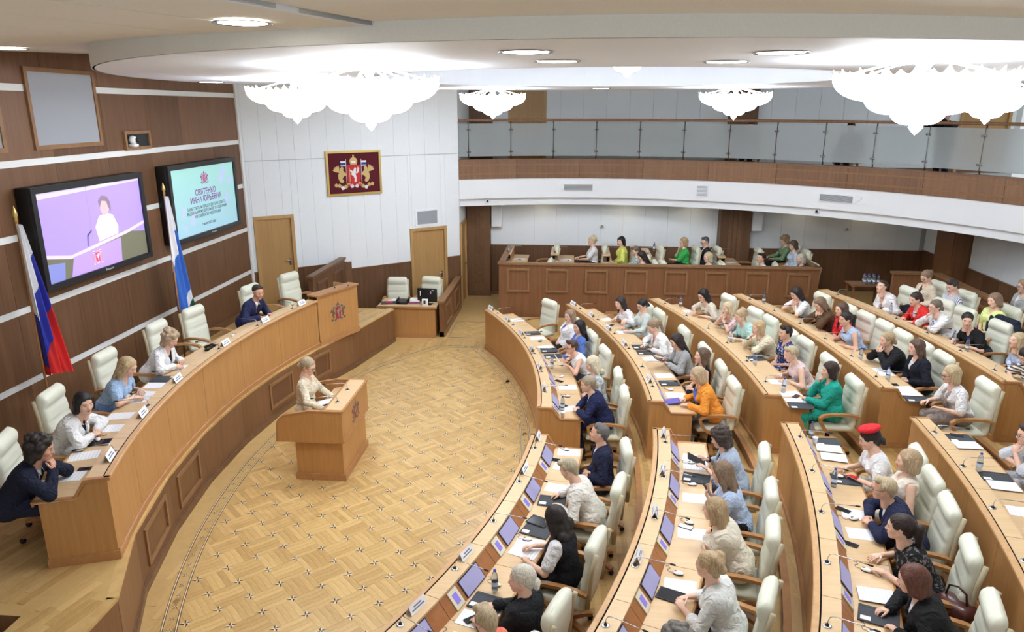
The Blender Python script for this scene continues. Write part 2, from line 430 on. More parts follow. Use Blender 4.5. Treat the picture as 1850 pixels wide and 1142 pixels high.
# ---- diagonal white wall
DA = Vector((XL, 15.8, 0)); DE = Vector((-3.0, 19.15, 0)); dd = (DE - DA).normalized(); DL = (DE - DA).length
MW = frame(DA, dd, (0, 0, 1))
wd = struct(MB().box((0, 0, -.3), (DL, 6.3, -.03), 0, MW).build('wall_diagonal', M_GAP), 'white panelled wall with dark wood wainscot and two oak doors')
D1, D2 = (.11, 1.02), (3.96, 5.01)
ts = [0, .06, .43, .8, 1.17, 1.54, 1.94, 2.36, 2.78, 3.2, 3.62, 4.04, 4.46, 4.88, DL]
def holes(t0, t1, z0, z1):
    out = [(t0, t1, z0, z1)]
    for h in ((D1[0], D1[1], DAIS, 2.86), (D2[0], D2[1], 0, 2.26)):
        nxt = []
        for a, b, c, d_ in out:
            if b <= h[0] or a >= h[1] or d_ <= h[2] or c >= h[3]: nxt.append((a, b, c, d_)); continue
            if a < h[0]: nxt.append((a, h[0], c, d_))
            if b > h[1]: nxt.append((h[1], b, c, d_))
            if d_ > h[3]: nxt.append((max(a, h[0]), min(b, h[1]), h[3], d_))
        out = nxt
    return out
for t0, t1 in zip(ts, ts[1:]):
    lo = 1.6 if t0 < 2.2 else 1.42
    for z0, z1 in ((lo, 4.08), (4.1, 6.25)):
        for a, b, c, d_ in holes(t0, t1, z0, z1): MB().box((a + .0018, c, -.03), (b - .0018, d_, 0), 0, MW).build('white_panel', M_WHITE, wd)
    for a, b, c, d_ in holes(t0, t1, DAIS if t0 < 2.2 else 0, lo - .02): MB().box((a + .001, c, -.03), (b - .001, d_, .012), 0, MW).build('wainscot_panel', M_DARK, wd)
for t0, t1, lo in ((0, D1[0], 1.6), (D1[1], 2.24, 1.6), (2.24, D2[0], 1.42), (D2[1], DL, 1.42)):
    MB().box((t0, lo - .02, -.01), (t1, lo + .005, .025), 0, MW).build('wainscot_rail', M_DARKTRIM, wd)
def door(name, Mx, t0, t1, z0, z1, label, hinge_right=False, leafm=None):
    d_ = struct(MB().box((t0 + .07, z0, -.028), (t1 - .07, z1 - .07, -.012), 0, Mx).build(name, leafm or M_DOOR), label)
    for lo, hi in (((t0, z0, -.03), (t0 + .075, z1, .04)), ((t1 - .075, z0, -.03), (t1, z1, .04)), ((t0 + .075, z1 - .075, -.03), (t1 - .075, z1, .04))):
        MB().box(lo, hi, 0, Mx).build('door_frame', M_DOORF, d_)
    hx = t1 - .15 if not hinge_right else t0 + .15; s_ = -1 if not hinge_right else 1; hz = z0 + 1.02
    m2 = MB(); m2.tube([Mx @ Vector((hx, hz, -.01)), Mx @ Vector((hx, hz, .03)), Mx @ Vector((hx + s_ * .03, hz, .045)), Mx @ Vector((hx + s_ * .12, hz, .045))], .011, 8)
    m2.box((hx - .02, hz - .12, -.012), (hx + .02, hz + .04, -.006), 0, Mx); m2.build('door_handle', M_CHROME, d_)
    return d_
door('door_1', MW, D1[0], D1[1], DAIS, 2.86, 'oak door behind the presidium beside the veneer wall')
door('door_2', MW, D2[0], D2[1], 0, 2.26, 'oak door behind the clerk table in the white wall')
# grille over the second door
g = empty('air_vent'); tag(g, 'square grey air grille in the white wall above an oak door', 'vent')
for lo, hi in (((4.12, 2.3, 0), (4.81, 2.35, .02)), ((4.12, 2.68, 0), (4.81, 2.73, .02)), ((4.12, 2.35, 0), (4.18, 2.68, .02)), ((4.75, 2.35, 0), (4.81, 2.68, .02))): MB().box(lo, hi, 0, MW).build('frame', M_WHITE, g)
MB().box((4.18, 2.35, .001), (4.75, 2.68, .006), 0, MW).build('backing', M_GREYF, g)
for k in range(10): MB().box((4.18, 2.36 + k * .032, .006), (4.75, 2.372 + k * .032, .014), 0, MW).build('slat', M_GREYF, g)
# ---- side return with a third door, lower back wall, pillars, right wall
MS = frame((-3.0, 19.15, 0), (0, 1, 0), (0, 0, 1))
ws = struct(MB().box((0, 0, -.25), (1.5, 2.75, -.02), 0, MS).build('wall_return', M_WHITE), 'short white return wall at the gallery corridor')
MB().box((0, 2.75, -.25), (2.3, 6.25, -.0), 0, MS).build('upper_return', M_WHITE, ws)
MB().box((0, 0, -.02), (.12, 1.42, .0), 0, MS).build('wainscot_panel', M_DARK, ws)
MB().box((1.1, 0, -.02), (1.5, 1.42, .0), 0, MS).build('wainscot_panel', M_DARK, ws)
door('door_3', frame((-3.0, 19.15, 0), (0, 1, 0), (0, 0, 1)), .14, 1.08, 0, 2.25, 'oak door in the short return wall of the corridor')
YB = 20.65
wb = struct(MB().box((-3.2, YB + .03, 0), (9.9, YB + .3, 2.75)).build('wall_back', M_GAP), 'white panelled wall with dark wainscot under the balcony')
xs = [-2.33 + .62 * k for k in range(20)]
for x0, x1 in zip(xs, xs[1:]):
    MB().box((x0 + .002, YB, 1.46), (min(x1, 9.56) - .002, YB + .03, 2.75)).build('white_panel', M_WHITE, wb)
for k in range(10):
    x0 = -2.33 + 1.24 * k; MB().box((x0 + .002, YB - .012, 0), (min(x0 + 1.24, 9.56) - .002, YB + .03, 1.44)).build('wainscot_panel', M_DARK, wb)
MB().box((-2.33, YB - .02, 1.44), (9.56, YB + .03, 1.465)).build('wainscot_rail', M_DARKTRIM, wb)
m_ = MB(); m_.box((-2.33, YB - .04, 0), (9.4, YB - .012, .1)); struct(m_.build('baseboard_back', M_DARKTRIM), 'dark skirting under the balcony wall')
for i, (x0, x1, y0) in enumerate(((-2.98, -2.33, 20.42), (4.0, 4.82, 20.25))):
    p_ = struct(MB().box((x0, y0, 0), (x1, YB + .02, 2.75)).build('wall_pillar', M_DARK), ['dark veneer pillar at the corridor beside the gallery', 'dark veneer pillar rising behind the gallery seats'][i])
    for k in range(3):
        xa = x0 + (x1 - x0) * (.28 + .15 * k); MB().box((xa, y0 - .012, .35), (xa + .08, y0, 2.55)).build('fluted_strip', M_DARKTRIM, p_)
    MB().box((x0 - .02, y0 - .03, 0), (x1 + .02, y0, .14)).build('plinth', M_DARKTRIM, p_)
wr = struct(MB().box((9.6, -1, 0), (9.9, 20.7, 2.72)).build('wall_right', M_GAP), 'white wall with dark wainscot behind the back rows')
yy = [20.6, 19.2] + [18.2 - .7 * k for k in range(24)]
for y1, y0 in zip(yy, yy[1:]):
    if y0 > 18.1 and y0 < 18.5: continue
    MB().box((9.55, y0 + .002, 1.5), (9.6, y1 - .002, 2.72)).build('white_panel', M_WHITE, wr)
    MB().box((9.53, y0 + .001, 0), (9.6, y1 - .001, 1.48)).build('wainscot_panel', M_DARK, wr)
MB().box((9.5, .5, 1.48), (9.6, 18.2, 1.505)).build('wainscot_rail', M_DARKTRIM, wr)
tw = struct(MB().box((9.2, 18.25, 0), (9.58, 19.25, 2.72)).build('wall_niche', M_MID), 'brown veneer box with a door at the right end of the hall')
MB().box((9.18, 18.35, .05), (9.2, 19.15, 2.6)).build('veneer_panel', M_MID, tw)
# ---- balcony
bal = struct(MB().arc(CH, 114.5, 5, [(8.98, 2.9), (12.6, 2.9), (12.6, 3.5), (8.98, 3.5)], 60).build('floor_balcony', M_FASCIA), 'curved balcony with white fascia, wood bands and frosted glass railing')
MB().arc(CH, 113.6, 5, [(9.05, 2.7), (9.17, 2.7), (9.17, 2.9), (9.05, 2.9)], 60).build('soffit_beam', M_FASCIA, bal)
MB().arc(CH, 113.6, 5, [(9.17, 2.74), (12.6, 2.74), (12.6, 2.9), (9.17, 2.9)], 60).build('soffit', M_WHITE, bal)
MB().arc(CH, 113.7, 5, [(8.93, 2.9), (8.98, 2.9), (8.98, 3.42), (8.93, 3.42)], 60).build('fascia', M_FASCIA, bal)
for a0 in np.arange(113.5, 6, -10.75):
    MB().arc(CH, a0, a0 - 10.7, [(8.9, 3.42), (9.0, 3.42), (9.0, 3.91), (8.9, 3.91)], 6).build('band_panel', M_BAND, bal)
for z0 in (3.53, 3.76):
    MB().arc(CH, 113.5, 6, [(8.885, z0), (8.9, z0), (8.9, z0 + .035), (8.885, z0 + .035)], 60).build('band_moulding', M_MIDTRIM, bal)
MB().arc(CH, 113.5, 6, [(8.87, 3.9), (9.1, 3.9), (9.1, 3.925), (8.87, 3.925)], 60).build('band_cap', M_BAND, bal)
rail = empty('balcony_railing'); tag(rail, 'frosted glass balcony railing with a polished wood handrail', 'railing')
M_FROST, nt, b_ = new_mat('frosted glass'); 
b_.inputs['Base Color'].default_value = srgb(222, 231, 233); b_.inputs['Roughness'].default_value = .42; b_.inputs['Transmission Weight'].default_value = .62; b_.inputs['IOR'].default_value = 1.1
MB().arc(CH, 113.4, 6, [(8.93, 4.9), (8.95, 4.885), (8.98, 4.885), (9.0, 4.9), (9.0, 4.935), (8.98, 4.95), (8.95, 4.95), (8.93, 4.935)], 70, 0, True).build('handrail', M_BAND, rail)
posts = [110.96 - 7.23 * k for k in range(15)]
edges = [113.2] + posts + [6]
for a0, a1 in zip(edges, edges[1:]):
    MB().arc(CH, a0 - .08, a1 + .08, [(8.955, 4.0), (8.967, 4.0), (8.967, 4.83), (8.955, 4.83)], 3).build('glass_pane', M_FROST, rail)
M_POST = plain('steel post', (120, 116, 108), .35, metal=.8)
for a in posts:
    x, y = pol(CH, 8.99, a); pst = MB().tube([(x, y, 3.92), (x, y, 4.9)], .016, 8).build('post', M_POST, rail)
    for da in (-.19, .19):
        for zz in (4.12, 4.68):
            x2, y2 = pol(CH, 8.955, a + da); x3, y3 = pol(CH, 8.925, a + da)
            MB().tube([(x2, y2, zz), (x3, y3, zz)], .022, 8).build('clamp', M_CHROME, pst)
# upper wall behind the balcony
YU = 21.5
wu = struct(MB().box((-3.3, YU + .03, 3.4), (12, YU + .3, 6.25)).build('wall_upper', M_GAP), 'white panelled wall with doors behind the balcony')
k = -3.0
while k < 11.6:
    MB().box((k + .002, YU, 3.5), (k + .64, YU + .03, 6.25)).build('white_panel', M_WHITE, wu); k += .645
for x0, x1 in ((-3.0, -2.35), (4.22, 4.98)):
    MB().box((x0, YU - .25, 3.5), (x1, YU, 6.2)).build('veneer_pier', M_DARK, wu)
MU = frame((0, YU - .02, 0), (1, 0, 0), (0, 0, 1))
door('door_4', frame((0, YU - .02, 0), (1, 0, 0), (0, 0, 1), (0, -1, 0)), -1.9, -.82, 3.5, 5.75, 'oak door on the balcony seen behind a chandelier')
door('door_5', frame((0, YU - .02, 0), (1, 0, 0), (0, 0, 1), (0, -1, 0)), 10.4, 11.7, 3.5, 5.75, 'oak door at the right end of the balcony')
MB().box((-3, YU - .01, 3.5), (12, YU, 3.62)).build('skirting', M_DARKTRIM, wu)
# fascia devices
def fas_frame(a, z, r=8.93):
    x, y = pol(CH, r, a); er = Vector((math.cos(R_(a)), math.sin(R_(a)), 0)); et = Vector((math.sin(R_(a)), -math.cos(R_(a)), 0))
    return frame((x, y, z), et, (0, 0, 1), -er)
for a, lb in ((92.15, 'long white air grille on the balcony fascia, far one'), (50.3, 'long white air grille on the balcony fascia, right one')):
    g = empty('air_diffuser'); tag(g, lb, 'vent', 'balcony air grilles'); F = fas_frame(a, 3.18)
    MB().prism([(-.57, .07), (-.42, .1), (.42, .1), (.57, .07), (.57, .03), (.42, -.09), (-.42, -.09), (-.57, .03)], .0, .04, 0, F).build('housing', M_FASCIA, g)
    for k in range(9): MB().box((-.38, -.075 + k * .017, .04), (.38, -.067 + k * .017, .046), 0, F).build('slat', M_DGREY, g)
g = empty('air_diffuser'); tag(g, 'small square white air grille on the balcony fascia', 'vent'); F = fas_frame(71.3, 3.16)
MB().box((-.16, -.16, 0), (.16, .16, .03), 0, F).build('housing', M_FASCIA, g)
for k in range(8): MB().box((-.13, -.13 + k * .033, .03), (.13, -.112 + k * .033, .035), 0, F).build('slat', M_GREYF, g)
for a, lb in ((107.8, 'small dark sensor camera under the balcony at left'), (53.2, 'small dark sensor camera under the balcony at right')):
    g = empty('ceiling_sensor'); tag(g, lb, 'camera'); F = fas_frame(a, 2.82, 9.05)
    MB().rbox((-.05, -.05, 0), (.05, .05, .06), .012, 0, F).build('housing', M_FASCIA, g); MB().box((-.028, -.03, .06), (.028, .03, .066), 0, F).build('lens', M_BLACK, g)
# wall boxes under the balcony
for x, lb in ((.75, 'small white wall sensor under the balcony, left'), (7.4, 'small white wall sensor under the balcony, right')):
    g = empty('wall_sensor'); tag(g, lb, 'sensor'); MB().rbox((x, YB - .06, 1.98), (x + .12, YB, 2.1), .02).build('housing', M_FASCIA, g); MB().tube([(x + .06, YB - .06, 2.04), (x + .06, YB - .09, 2.04)], .03, 10).build('lens', M_GREYF, g)
for x, y, lb in ((-2.3, 20.45, 'white wall speaker on the corridor pillar'), (4.84, 20.3, 'white wall speaker on the gallery pillar')):
    g = empty('wall_speaker'); tag(g, lb, 'speaker'); MB().rbox((x, y, 1.98), (x + .3, y + .2, 2.6), .03).build('cabinet', M_FASCIA, g); MB().box((x + .03, y - .006, 2.02), (x + .27, y, 2.56)).build('cloth', M_WHITE, g)
# ---- ceiling
ce = struct(MB().box((-8, -3, 6.28), (12.3, 22, 6.4)).build('ceiling', M_BEIGE), 'cream upper ceiling over the hall')
RO, RI, ZR = 6.42, 3.3, 5.6
ring = struct(MB().arc(CH, 0, 360, [(RI, ZR), (RO, ZR), (RO, ZR + .1), (RI, ZR + .1)], 96).build('ceiling_ring', M_CEIL), 'round white dropped ceiling ring carrying the chandeliers')
MB().arc(CH, 0, 360, [(RO - .02, ZR), (RO + .01, ZR), (RO + .01, 6.28), (RO - .02, 6.28)], 96).build('outer_fascia', M_BEIGE, ring)
MB().arc(CH, 0, 360, [(RI, ZR), (RI + .02, ZR), (RI + .02, 6.2), (RI, 6.2)], 72).build('inner_fascia', M_CEIL, ring)
MB().lathe([(RI + .02, 6.2), (2.6, 6.24), (0.01, 6.26)], 72, 0, (CH[0], CH[1], 0)).build('dome_cap', M_CEIL, ring)
# tiled side ceiling at left, gently rising
def ztile(y): return 5.7 + .048 * max(0, y - 5)
tc = struct(empty('ceiling_side'), 'cream panelled side ceiling at the left of the ring')
u = Vector((.398, .917)); nrm = Vector((-.917, .398)); p0 = Vector((-1.62, 3.45))
poly = [(-1.25, 4.9), (-1.75, 3.4), (-2.6, 1.2), (XL, 1.2), (XL, 15.8), (-6.2, 14.0)]
def clip(pl, a, b, c):  # keep a*x+b*y>=c
    out = []
    for i in range(len(pl)):
        p, q_ = pl[i], pl[(i + 1) % len(pl)]; dp_ = a*p[0]+b*p[1]-c; dq = a*q_[0]+b*q_[1]-c
        if dp_ >= 0: out.append(p)
        if dp_ * dq < 0: t = dp_ / (dp_ - dq); out.append((p[0] + t*(q_[0]-p[0]), p[1] + t*(q_[1]-p[1])))
    return out
for k in range(-2, 12):
    o = nrm.dot(p0) + .16 + .72 * (k - 1)
    pl0 = clip(clip(poly, nrm.x, nrm.y, o + .008), -nrm.x, -nrm.y, -(o + .712))
    for pl in (clip(pl0, 0, 1, 5), clip(pl0, 0, -1, -5)):
        if len(pl) < 3: continue
        n = len(pl); v = [(x, y, ztile(y)) for x, y in pl] + [(x, y, ztile(y) + .03) for x, y in pl]
        MB().add(v, [tuple(range(n)), tuple(reversed(range(n, 2*n)))] + [(i, i + n, (i+1) % n + n, (i+1) % n) for i in range(n)]).build('ceiling_panel', M_BEIGE, tc)
v = [(-1.25, 4.9), (-1.75, 3.4), (-2.6, 1.2)]
for (xa, ya), (xb, yb) in zip(v, v[1:]):
    q4 = [(xa, ya), (xb, yb), (xb - .04, yb), (xa - .04, ya)]
    MB().add([(x, y, ztile(y) - .004) for x, y in q4] + [(x, y, 5.745) for x, y in q4], [(0, 3, 2, 1), (4, 5, 6, 7), (0, 1, 5, 4), (1, 2, 6, 5), (2, 3, 7, 6), (3, 0, 4, 7)]).build('edge_trim', M_CEIL, tc)
sof = [pol(CH, RO - .005, a) for a in np.linspace(-105.5, -8, 40)] + [(9.9, 10), (9.9, -2.5), (-2.6, -2.5), (-2.6, 1.2), (-1.75, 3.4)]
MB().prism(sof, 5.725, 5.75).build('near_soffit', M_BEIGE, tc)
# downlights
M_DLIGHT = emit('downlight diffuser', (255, 252, 244), DOWNLIGHT_GLOW)
def downlight(x, y, z, r, label, grp):
    d_ = empty('ceiling_downlight', (x, y, z)); tag(d_, label, 'light', grp)
    MB().lathe([(r, 0), (r + .03, -.006), (r + .035, .0), (r, .004)], 28).build('trim_ring', M_CHROME, d_)
    MB().lathe([(.001, -.003), (r, -.003)], 28).build('diffuser', M_DLIGHT, d_)
for x, y, lb in ((-1.97, 4.48, 'round recessed downlight in the cream side ceiling nearest the ring'), (-6.17, 8.02, 'round recessed downlight in the cream side ceiling above the veneer wall'), (-4.4, 3.0, 'round recessed downlight in the side ceiling out toward the near corner')):
    downlight(x, y, ztile(y) - .012, .14, lb, 'side ceiling downlights')
dn = ['left front', 'left rear', 'right front', 'right rear', 'far right front', 'far right rear', 'left wall side', 'rear']
for i, (x, y) in enumerate(((-.37, 5.62), (-.17, 6.72), (1.49, 5.83), (1.31, 6.92), (3.55, 6.0), (4.9, 8.3), (-5.6, 11.4), (.5, 15.6))):
    downlight(x, y, ZR - .004, .17, 'round recessed downlight in the ceiling ring, %s one' % dn[i], 'ring downlights')
M_SPOT = emit('soffit spot diffuser', (255, 240, 205), 22)
for i, x in enumerate((-.87, 1.46, 3.29, 6.2, 7.9)):
    d_ = empty('soffit_spot', (x, 20.25, 2.735)); tag(d_, 'small warm spot in the balcony soffit, %s from the left' % ['first', 'second', 'third', 'fourth', 'fifth'][i], 'light', 'soffit spots')
    MB().lathe([(.06, 0), (.085, -.006), (.09, 0)], 16).build('trim_ring', M_CHROME, d_); MB().lathe([(.001, -.002), (.06, -.002)], 16).build('diffuser', M_SPOT, d_)
# ================================================================ FURNITURE
ROWN = ['', 'front row', 'second row', 'third row', 'fourth row', 'fifth row', 'back row']
M_SCREEN = emit('desk monitor screen', (138, 136, 172), .4)
M_TOUCH = emit('touch panel screen', (118, 104, 190), .45)
M_LOGO = emit('touch panel logo', (200, 190, 245), .8)
M_PANELF = plain('cream panel frame', (226, 222, 196), .5)
M_GROOVE = plain('dark groove', (24, 18, 14), .9, spec=.1)
def curved_desk(name, label, C, R, z, angs, top=.92, monitors=True, ends=(True, True), inner_sign=1):
    """angs: seat joints in degrees from one end to the other"""
    d = empty(name, (0, 0, 0)); tag(d, label, 'desk'); d.location = (*pol(C, R, (angs[0] + angs[-1]) / 2), z)
    ox, oy = d.location.x, d.location.y; Cl = (C[0] - ox, C[1] - oy)
    a0, a1 = angs[0], angs[-1]; n = max(8, int(abs(a1 - a0)) * 2)
    A = lambda *a, **k: MB().arc(Cl, *a, **k)
    for p, q_ in zip(angs, angs[1:]):
        g = .012 / R * 57.3 * (1 if q_ > p else -1) * .25
        A(p + g, q_ - g, [(R, .1), (R + .02, .1), (R + .02, top - .025), (R, top - .025)], 4).build('front_panel', M_DESK, d)
        A(p + g, q_ - g, [(R + .043, top - .025), (R + .195, top - .025), (R + .195, top), (R + .043, top)], 4).build('ledge_top', M_DESKTOP, d)
        f_ = A(p + g, q_ - g, [(R + .17, top - .025), (R + .19, top - .025), (R + .31, .745), (R + .28, .745)], 4).build('inner_face', M_INNER, d)
        A(p + g, q_ - g, [(R + .27, .712), (R + .68, .712), (R + .685, .728), (R + .68, .745), (R + .27, .745)], 4).build('desktop', M_DESKTOP, d)
        if monitors:
            am = (p + q_) / 2; h = top - .77
            er = Vector((math.cos(R_(am)), math.sin(R_(am)), 0)); et = Vector((-er.y, er.x, 0))
            sl = (er * -.12 + Vector((0, 0, top - .025 - .745))).normalized(); 
            P = Vector((*pol(Cl, R + .2505, am), .745 + (top - .77) * .5))
            for off, w_, nm, mt in ((0.04, .34, 'monitor', M_SCREEN), (-.27, .12, 'touch_panel', M_TOUCH)):
                o_ = P + et * off; F = frame(o_, et, sl); sg = 1 if (F.to_3x3() @ Vector((0, 0, 1))).dot(er) > 0 else -1
                hh = h * .55
                fr = MB().box((-w_/2 - .012, -hh - .008, -.002), (w_/2 + .012, hh + .008, .004 * sg + .004), 0, F).build(nm + '_frame', M_DGREY if nm == 'monitor' else M_PANELF, d)
                MB().box((-w_/2 if nm == 'monitor' else -.035, -hh if nm == 'monitor' else -hh * .6, .003 if sg > 0 else -.006), (w_/2 if nm == 'monitor' else .035, hh if nm == 'monitor' else hh * .6, .0105 if sg > 0 else -.003), 0, F).build(nm + '_screen', mt, fr)
    A(a0, a1, [(R - .028, top - .03), (R + .028, top - .03), (R + .028, top + .002), (R - .02, top + .002), (R - .028, top - .008)], n).build('ledge_nosing', M_NOSE, d)
    A(a0, a1, [(R + .028, top - .03), (R + .043, top - .03), (R + .043, top - .003), (R + .028, top - .003)], n).build('ledge_groove', M_GROOVE, d)
    A(a0, a1, [(R - .022, 0), (R + .03, 0), (R + .03, .1), (R - .008, .1), (R - .008, .082), (R - .022, .072)], n).build('base_moulding', M_DESKTRIM, d)
    A(a0, a1, [(R + .668, .69), (R + .69, .69), (R + .69, .741), (R + .684, .7452), (R + .668, .7452)], n).build('desktop_edge', M_DESKTRIM, d)
    for k, a in enumerate((a0, a1)):
        if not ends[k]: continue
        s_ = 1 if (a1 > a0) == (k == 0) else -1
        t = .035 / R * 57.3 * s_
        m_ = A(a, a + t, [(R, 0), (R + .63, 0), (R + .63, .712), (R + .3, .712), (R + .185, top - .026), (R, top - .026)], 1)
        m_.build('end_panel', M_DESK, d)
        A(a - t * .35, a + t, [(R - .02, 0), (R + .64, 0), (R + .64, .1), (R - .02, .1)], 1).build('end_moulding', M_DESKTRIM, d)
        A(a - t * .4, a + t, [(R - .03, top - .03), (R + .19, top - .03), (R + .3, .73), (R + .69, .73), (R + .69, .7456), (R + .32, .7456), (R + .21, top + .002), (R - .03, top + .002)], 1).build('end_nosing', M_DESKTRIM, d)
    for k in range(2, len(angs) - 1, 2):
        A(angs[k] - .05, angs[k] + .05, [(R + .02, 0), (R + .5, 0), (R + .5, .712), (R + .02, .712)], 1).build('support_panel', M_DESK, d)
    return d
SEATS = {}
far_end = {1: 29.3, 2: 25.6, 3: 22.6, 4: 20.05, 5: 17.95}
pitch = {1: 4.57, 2: 4.1, 3: 3.62, 4: 3.3, 5: 2.98}
for n in range(1, 6):
    hi = far_end[n]; lo = .45; k = max(2, round((hi - lo) / pitch[n]))
    angs = [lo + (hi - lo) * i / k for i in range(k + 1)]
    curved_desk('curved_desk', 'long curved veneer desk of the %s, far side of the cross aisle' % ROWN[n], CR, RR[n], zrow(n), angs)
    SEATS[(n, 'far')] = [(a + b) / 2 for a, b in zip(angs, angs[1:])]
    if n < 5:
        lo = [0, -4.2, -3.7, -3.3, -3.1][n]; angs = [lo - pitch[n] * i for i in range(8 if n < 3 else (7 if n == 3 else 6))]
        curved_desk('curved_desk', 'long curved veneer desk of the %s, near side of the cross aisle' % ROWN[n], CR, RR[n], zrow(n), angs)
        SEATS[(n, 'near')] = [(a + b) / 2 for a, b in zip(angs, angs[1:])]
# ---- presidium
RP = 11.62
pres = curved_desk('presidium_desk', 'long curved presidium desk on the dais', CP, RP, DAIS, [199.8, 195.2, 189.4, 183.5, 177.3, 171.2, 165.0], .92, False, (True, False))
A0 = Vector((*pol(CP, RP, 164.85), 0)); A1 = Vector((-4.36, 14.2, 0)); td = (A1 - A0).normalized(); TL = (A1 - A0).length
MT = frame(A0 + Vector((0, 0, DAIS)), td, (0, 0, 1)); sg = -1 if (MT.to_3x3() @ Vector((0, 0, 1))).x < 0 else 1   # +z of MT toward hall if sg = 1
tri = empty('tribune', tuple(A0 + td * TL / 2 + Vector((0, 0, DAIS)))); tag(tri, 'tall tribune desk with a coat of arms at the far end of the presidium', 'lectern')
MTl = Matrix.Translation(-tri.location) @ MT
def tb(lo, hi, nm, mt):
    lo, hi = list(lo), list(hi)
    if sg < 0: lo[2], hi[2] = -hi[2], -lo[2]
    return MB().box(lo, hi, 0, MTl).build(nm, mt, tri)
tb((0, .1, -.02), (TL, .97, 0), 'front_panel', M_DESK); tb((-.0, 0, -.02), (TL, .1, .022), 'base_moulding', M_DESKTRIM)
tb((-.02, .97, -.24), (TL + .03, 1.0, .03), 'ledge_top', M_DESKTRIM); tb((0, .72, -.68), (TL, .745, -.2), 'desktop', M_DESKTOP)
tb((TL - .03, 0, -.6), (TL, .97, -.02), 'end_panel', M_DESK); tb((0, 0, -.6), (.03, .72, -.02), 'end_panel', M_DESK); tb((0, .74, -.24), (TL, .97, -.22), 'inner_face', M_DESKTRIM)
# ---- low barrier wall with panels behind the presidium
def panel_wall(name, label, cat, p, q_, z0, z1, th, npan, m1, m2, cap=.06, both=False, pz=(.2, .2), pw=.6):
    """straight barrier from p to q_, raised frames on the side to the right of p->q_"""
    a = Vector((*p, 0)); b = Vector((*q_, 0)); d_ = (b - a).normalized(); L = (b - a).length
    o = empty(name, (*p, z0)); tag(o, label, cat)
    F = Matrix.Translation((-p[0], -p[1], -z0)) @ frame(a + Vector((0, 0, z0)), d_, (0, 0, 1)); h = z1 - z0
    MB().box((0, 0, -th), (L, h - .05, 0), 0, F).build('body', m1, o)
    MB().box((-.03, h - .05, -th - cap), (L + .03, h, cap), 0, F).build('cap_rail', m2, o)
    MB().box((0, 0, -th), (L, .12, .025), 0, F).build('base_moulding', m2, o)
    for k in range(npan):
        c = L * (k + .5) / npan; w_ = L / npan * pw / 2; za, zb = pz[0] * 1., h - pz[1]
        fr = empty('raised_panel'); fr.parent = o
        for lo, hi in (((c - w_, za, 0), (c + w_, za + .05, .035)), ((c - w_, zb - .05, 0), (c + w_, zb, .035)), ((c - w_, za + .05, 0), (c - w_ + .05, zb - .05, .035)), ((c + w_ - .05, za + .05, 0), (c + w_, zb - .05, .035))):
            MB().box(lo, hi, 0, F).build('panel_moulding', m2, fr)
    return o
panel_wall('barrier_wall', 'dark wood barrier with two panels beside the far door of the presidium', 'barrier', (-5.55, 14.95), (-5.5, 17.05), DAIS, 1.74, .1, 2, M_DARK, M_DARKTRIM, .03)
panel_wall('barrier_wall', 'brown wood barrier with two panels closing the clerk corner', 'barrier', (-2.98, 16.35), (-2.98, 19.0), 0, .88, .1, 2, M_MID, M_MIDTRIM, .03, pz=(.2, .17))
GY = 17.82; GX = 5.95
gw = panel_wall('gallery_barrier', 'long brown wood gallery front with square raised panels', 'barrier', (-1.82, GY), (GX, GY), 0, 1.52, .09, 8, M_MID, M_MIDTRIM, .035, pz=(.78, .14), pw=.58)
g2 = panel_wall('gallery_barrier', 'short end wall of the gallery front at the corridor', 'barrier', (-1.78, 20.2), (-1.8, GY + .1), 0, 1.52, .09, 0, M_MID, M_MIDTRIM, .035)
g3 = panel_wall('gallery_barrier', 'short end wall of the gallery front at the right', 'barrier', (GX, GY + .1), (GX + .0, 20.2), 0, 1.52, .09, 0, M_MID, M_MIDTRIM, .035)
panel_wall('rear_barrier', 'brown wood rail wall behind the back row of seats', 'barrier', (8.08, 16.7), (8.02, 11.0), .6, 1.68, .1, 4, M_MID, M_MIDTRIM, .04)
panel_wall('rear_barrier', 'short brown end wall beside the back row of seats', 'barrier', (7.2, 16.72), (8.0, 16.72), .6, 1.68, .1, 0, M_MID, M_MIDTRIM, .04)
GF = struct(MB().box((-1.75, GY + .09, 0), (GX - .05, 20.6, .36)).build('floor_gallery', M_FLOOR), 'raised gallery floor behind the panelled barrier')
MB().box((-1.75, 19.05, .36), (GX - .05, 20.6, .52)).build('upper_tier', M_FLOOR, GF)
MB().box((6.0, 17.75, 0), (9.5, 20.6, .3)).build('corner_tier', M_FLOOR, GF)
# wooden steps beside the gallery at the end of the second row
stp = empty('floor_steps'); struct(stp, 'small wooden steps at the far end of the second row')
for k in range(2): MB().box((.55 + .3 * k, 16.9, 0), (.85 + .3 * k, GY, .16 * (k + 1))).build('step', M_DESKTRIM, stp)
# ---- lectern
lec = empty('lectern', (-3.55, 9.93, 0)); tag(lec, 'freestanding wooden lectern with a coat of arms on the parquet floor', 'lectern')
def lb(lo, hi, nm, mt): return MB().box(lo, hi).build(nm, mt, lec)
lb((-.36, -.58, .1), (.33, .58, .64), 'pedestal', M_DESK); lb((-.38, -.6, 0), (.36, .6, .1), 'plinth', M_DESKTRIM)
for s_ in (-1, 1):
    pts = []
    prof = [(.37, .62), (-.6, .62), (-.58, .88)] + [(-.58 + .24 * (1 - math.cos(t)), .88 + .17 * math.sin(t)) for t in np.linspace(.1, 1.5, 7)] + [(-.1, 1.1), (.37, 1.1)]
    Fs = frame((0, s_ * .63, 0), (1, 0, 0), (0, 0, 1))
    MB().prism(prof, -.02, .02, 0, Fs).build('side_wing', M_DESK, lec)
    edge = [(x, s_ * .63, z) for x, z in prof[1:]]
    MB().band(edge, .055, .02).build('wing_edge', M_DESKTRIM, lec)
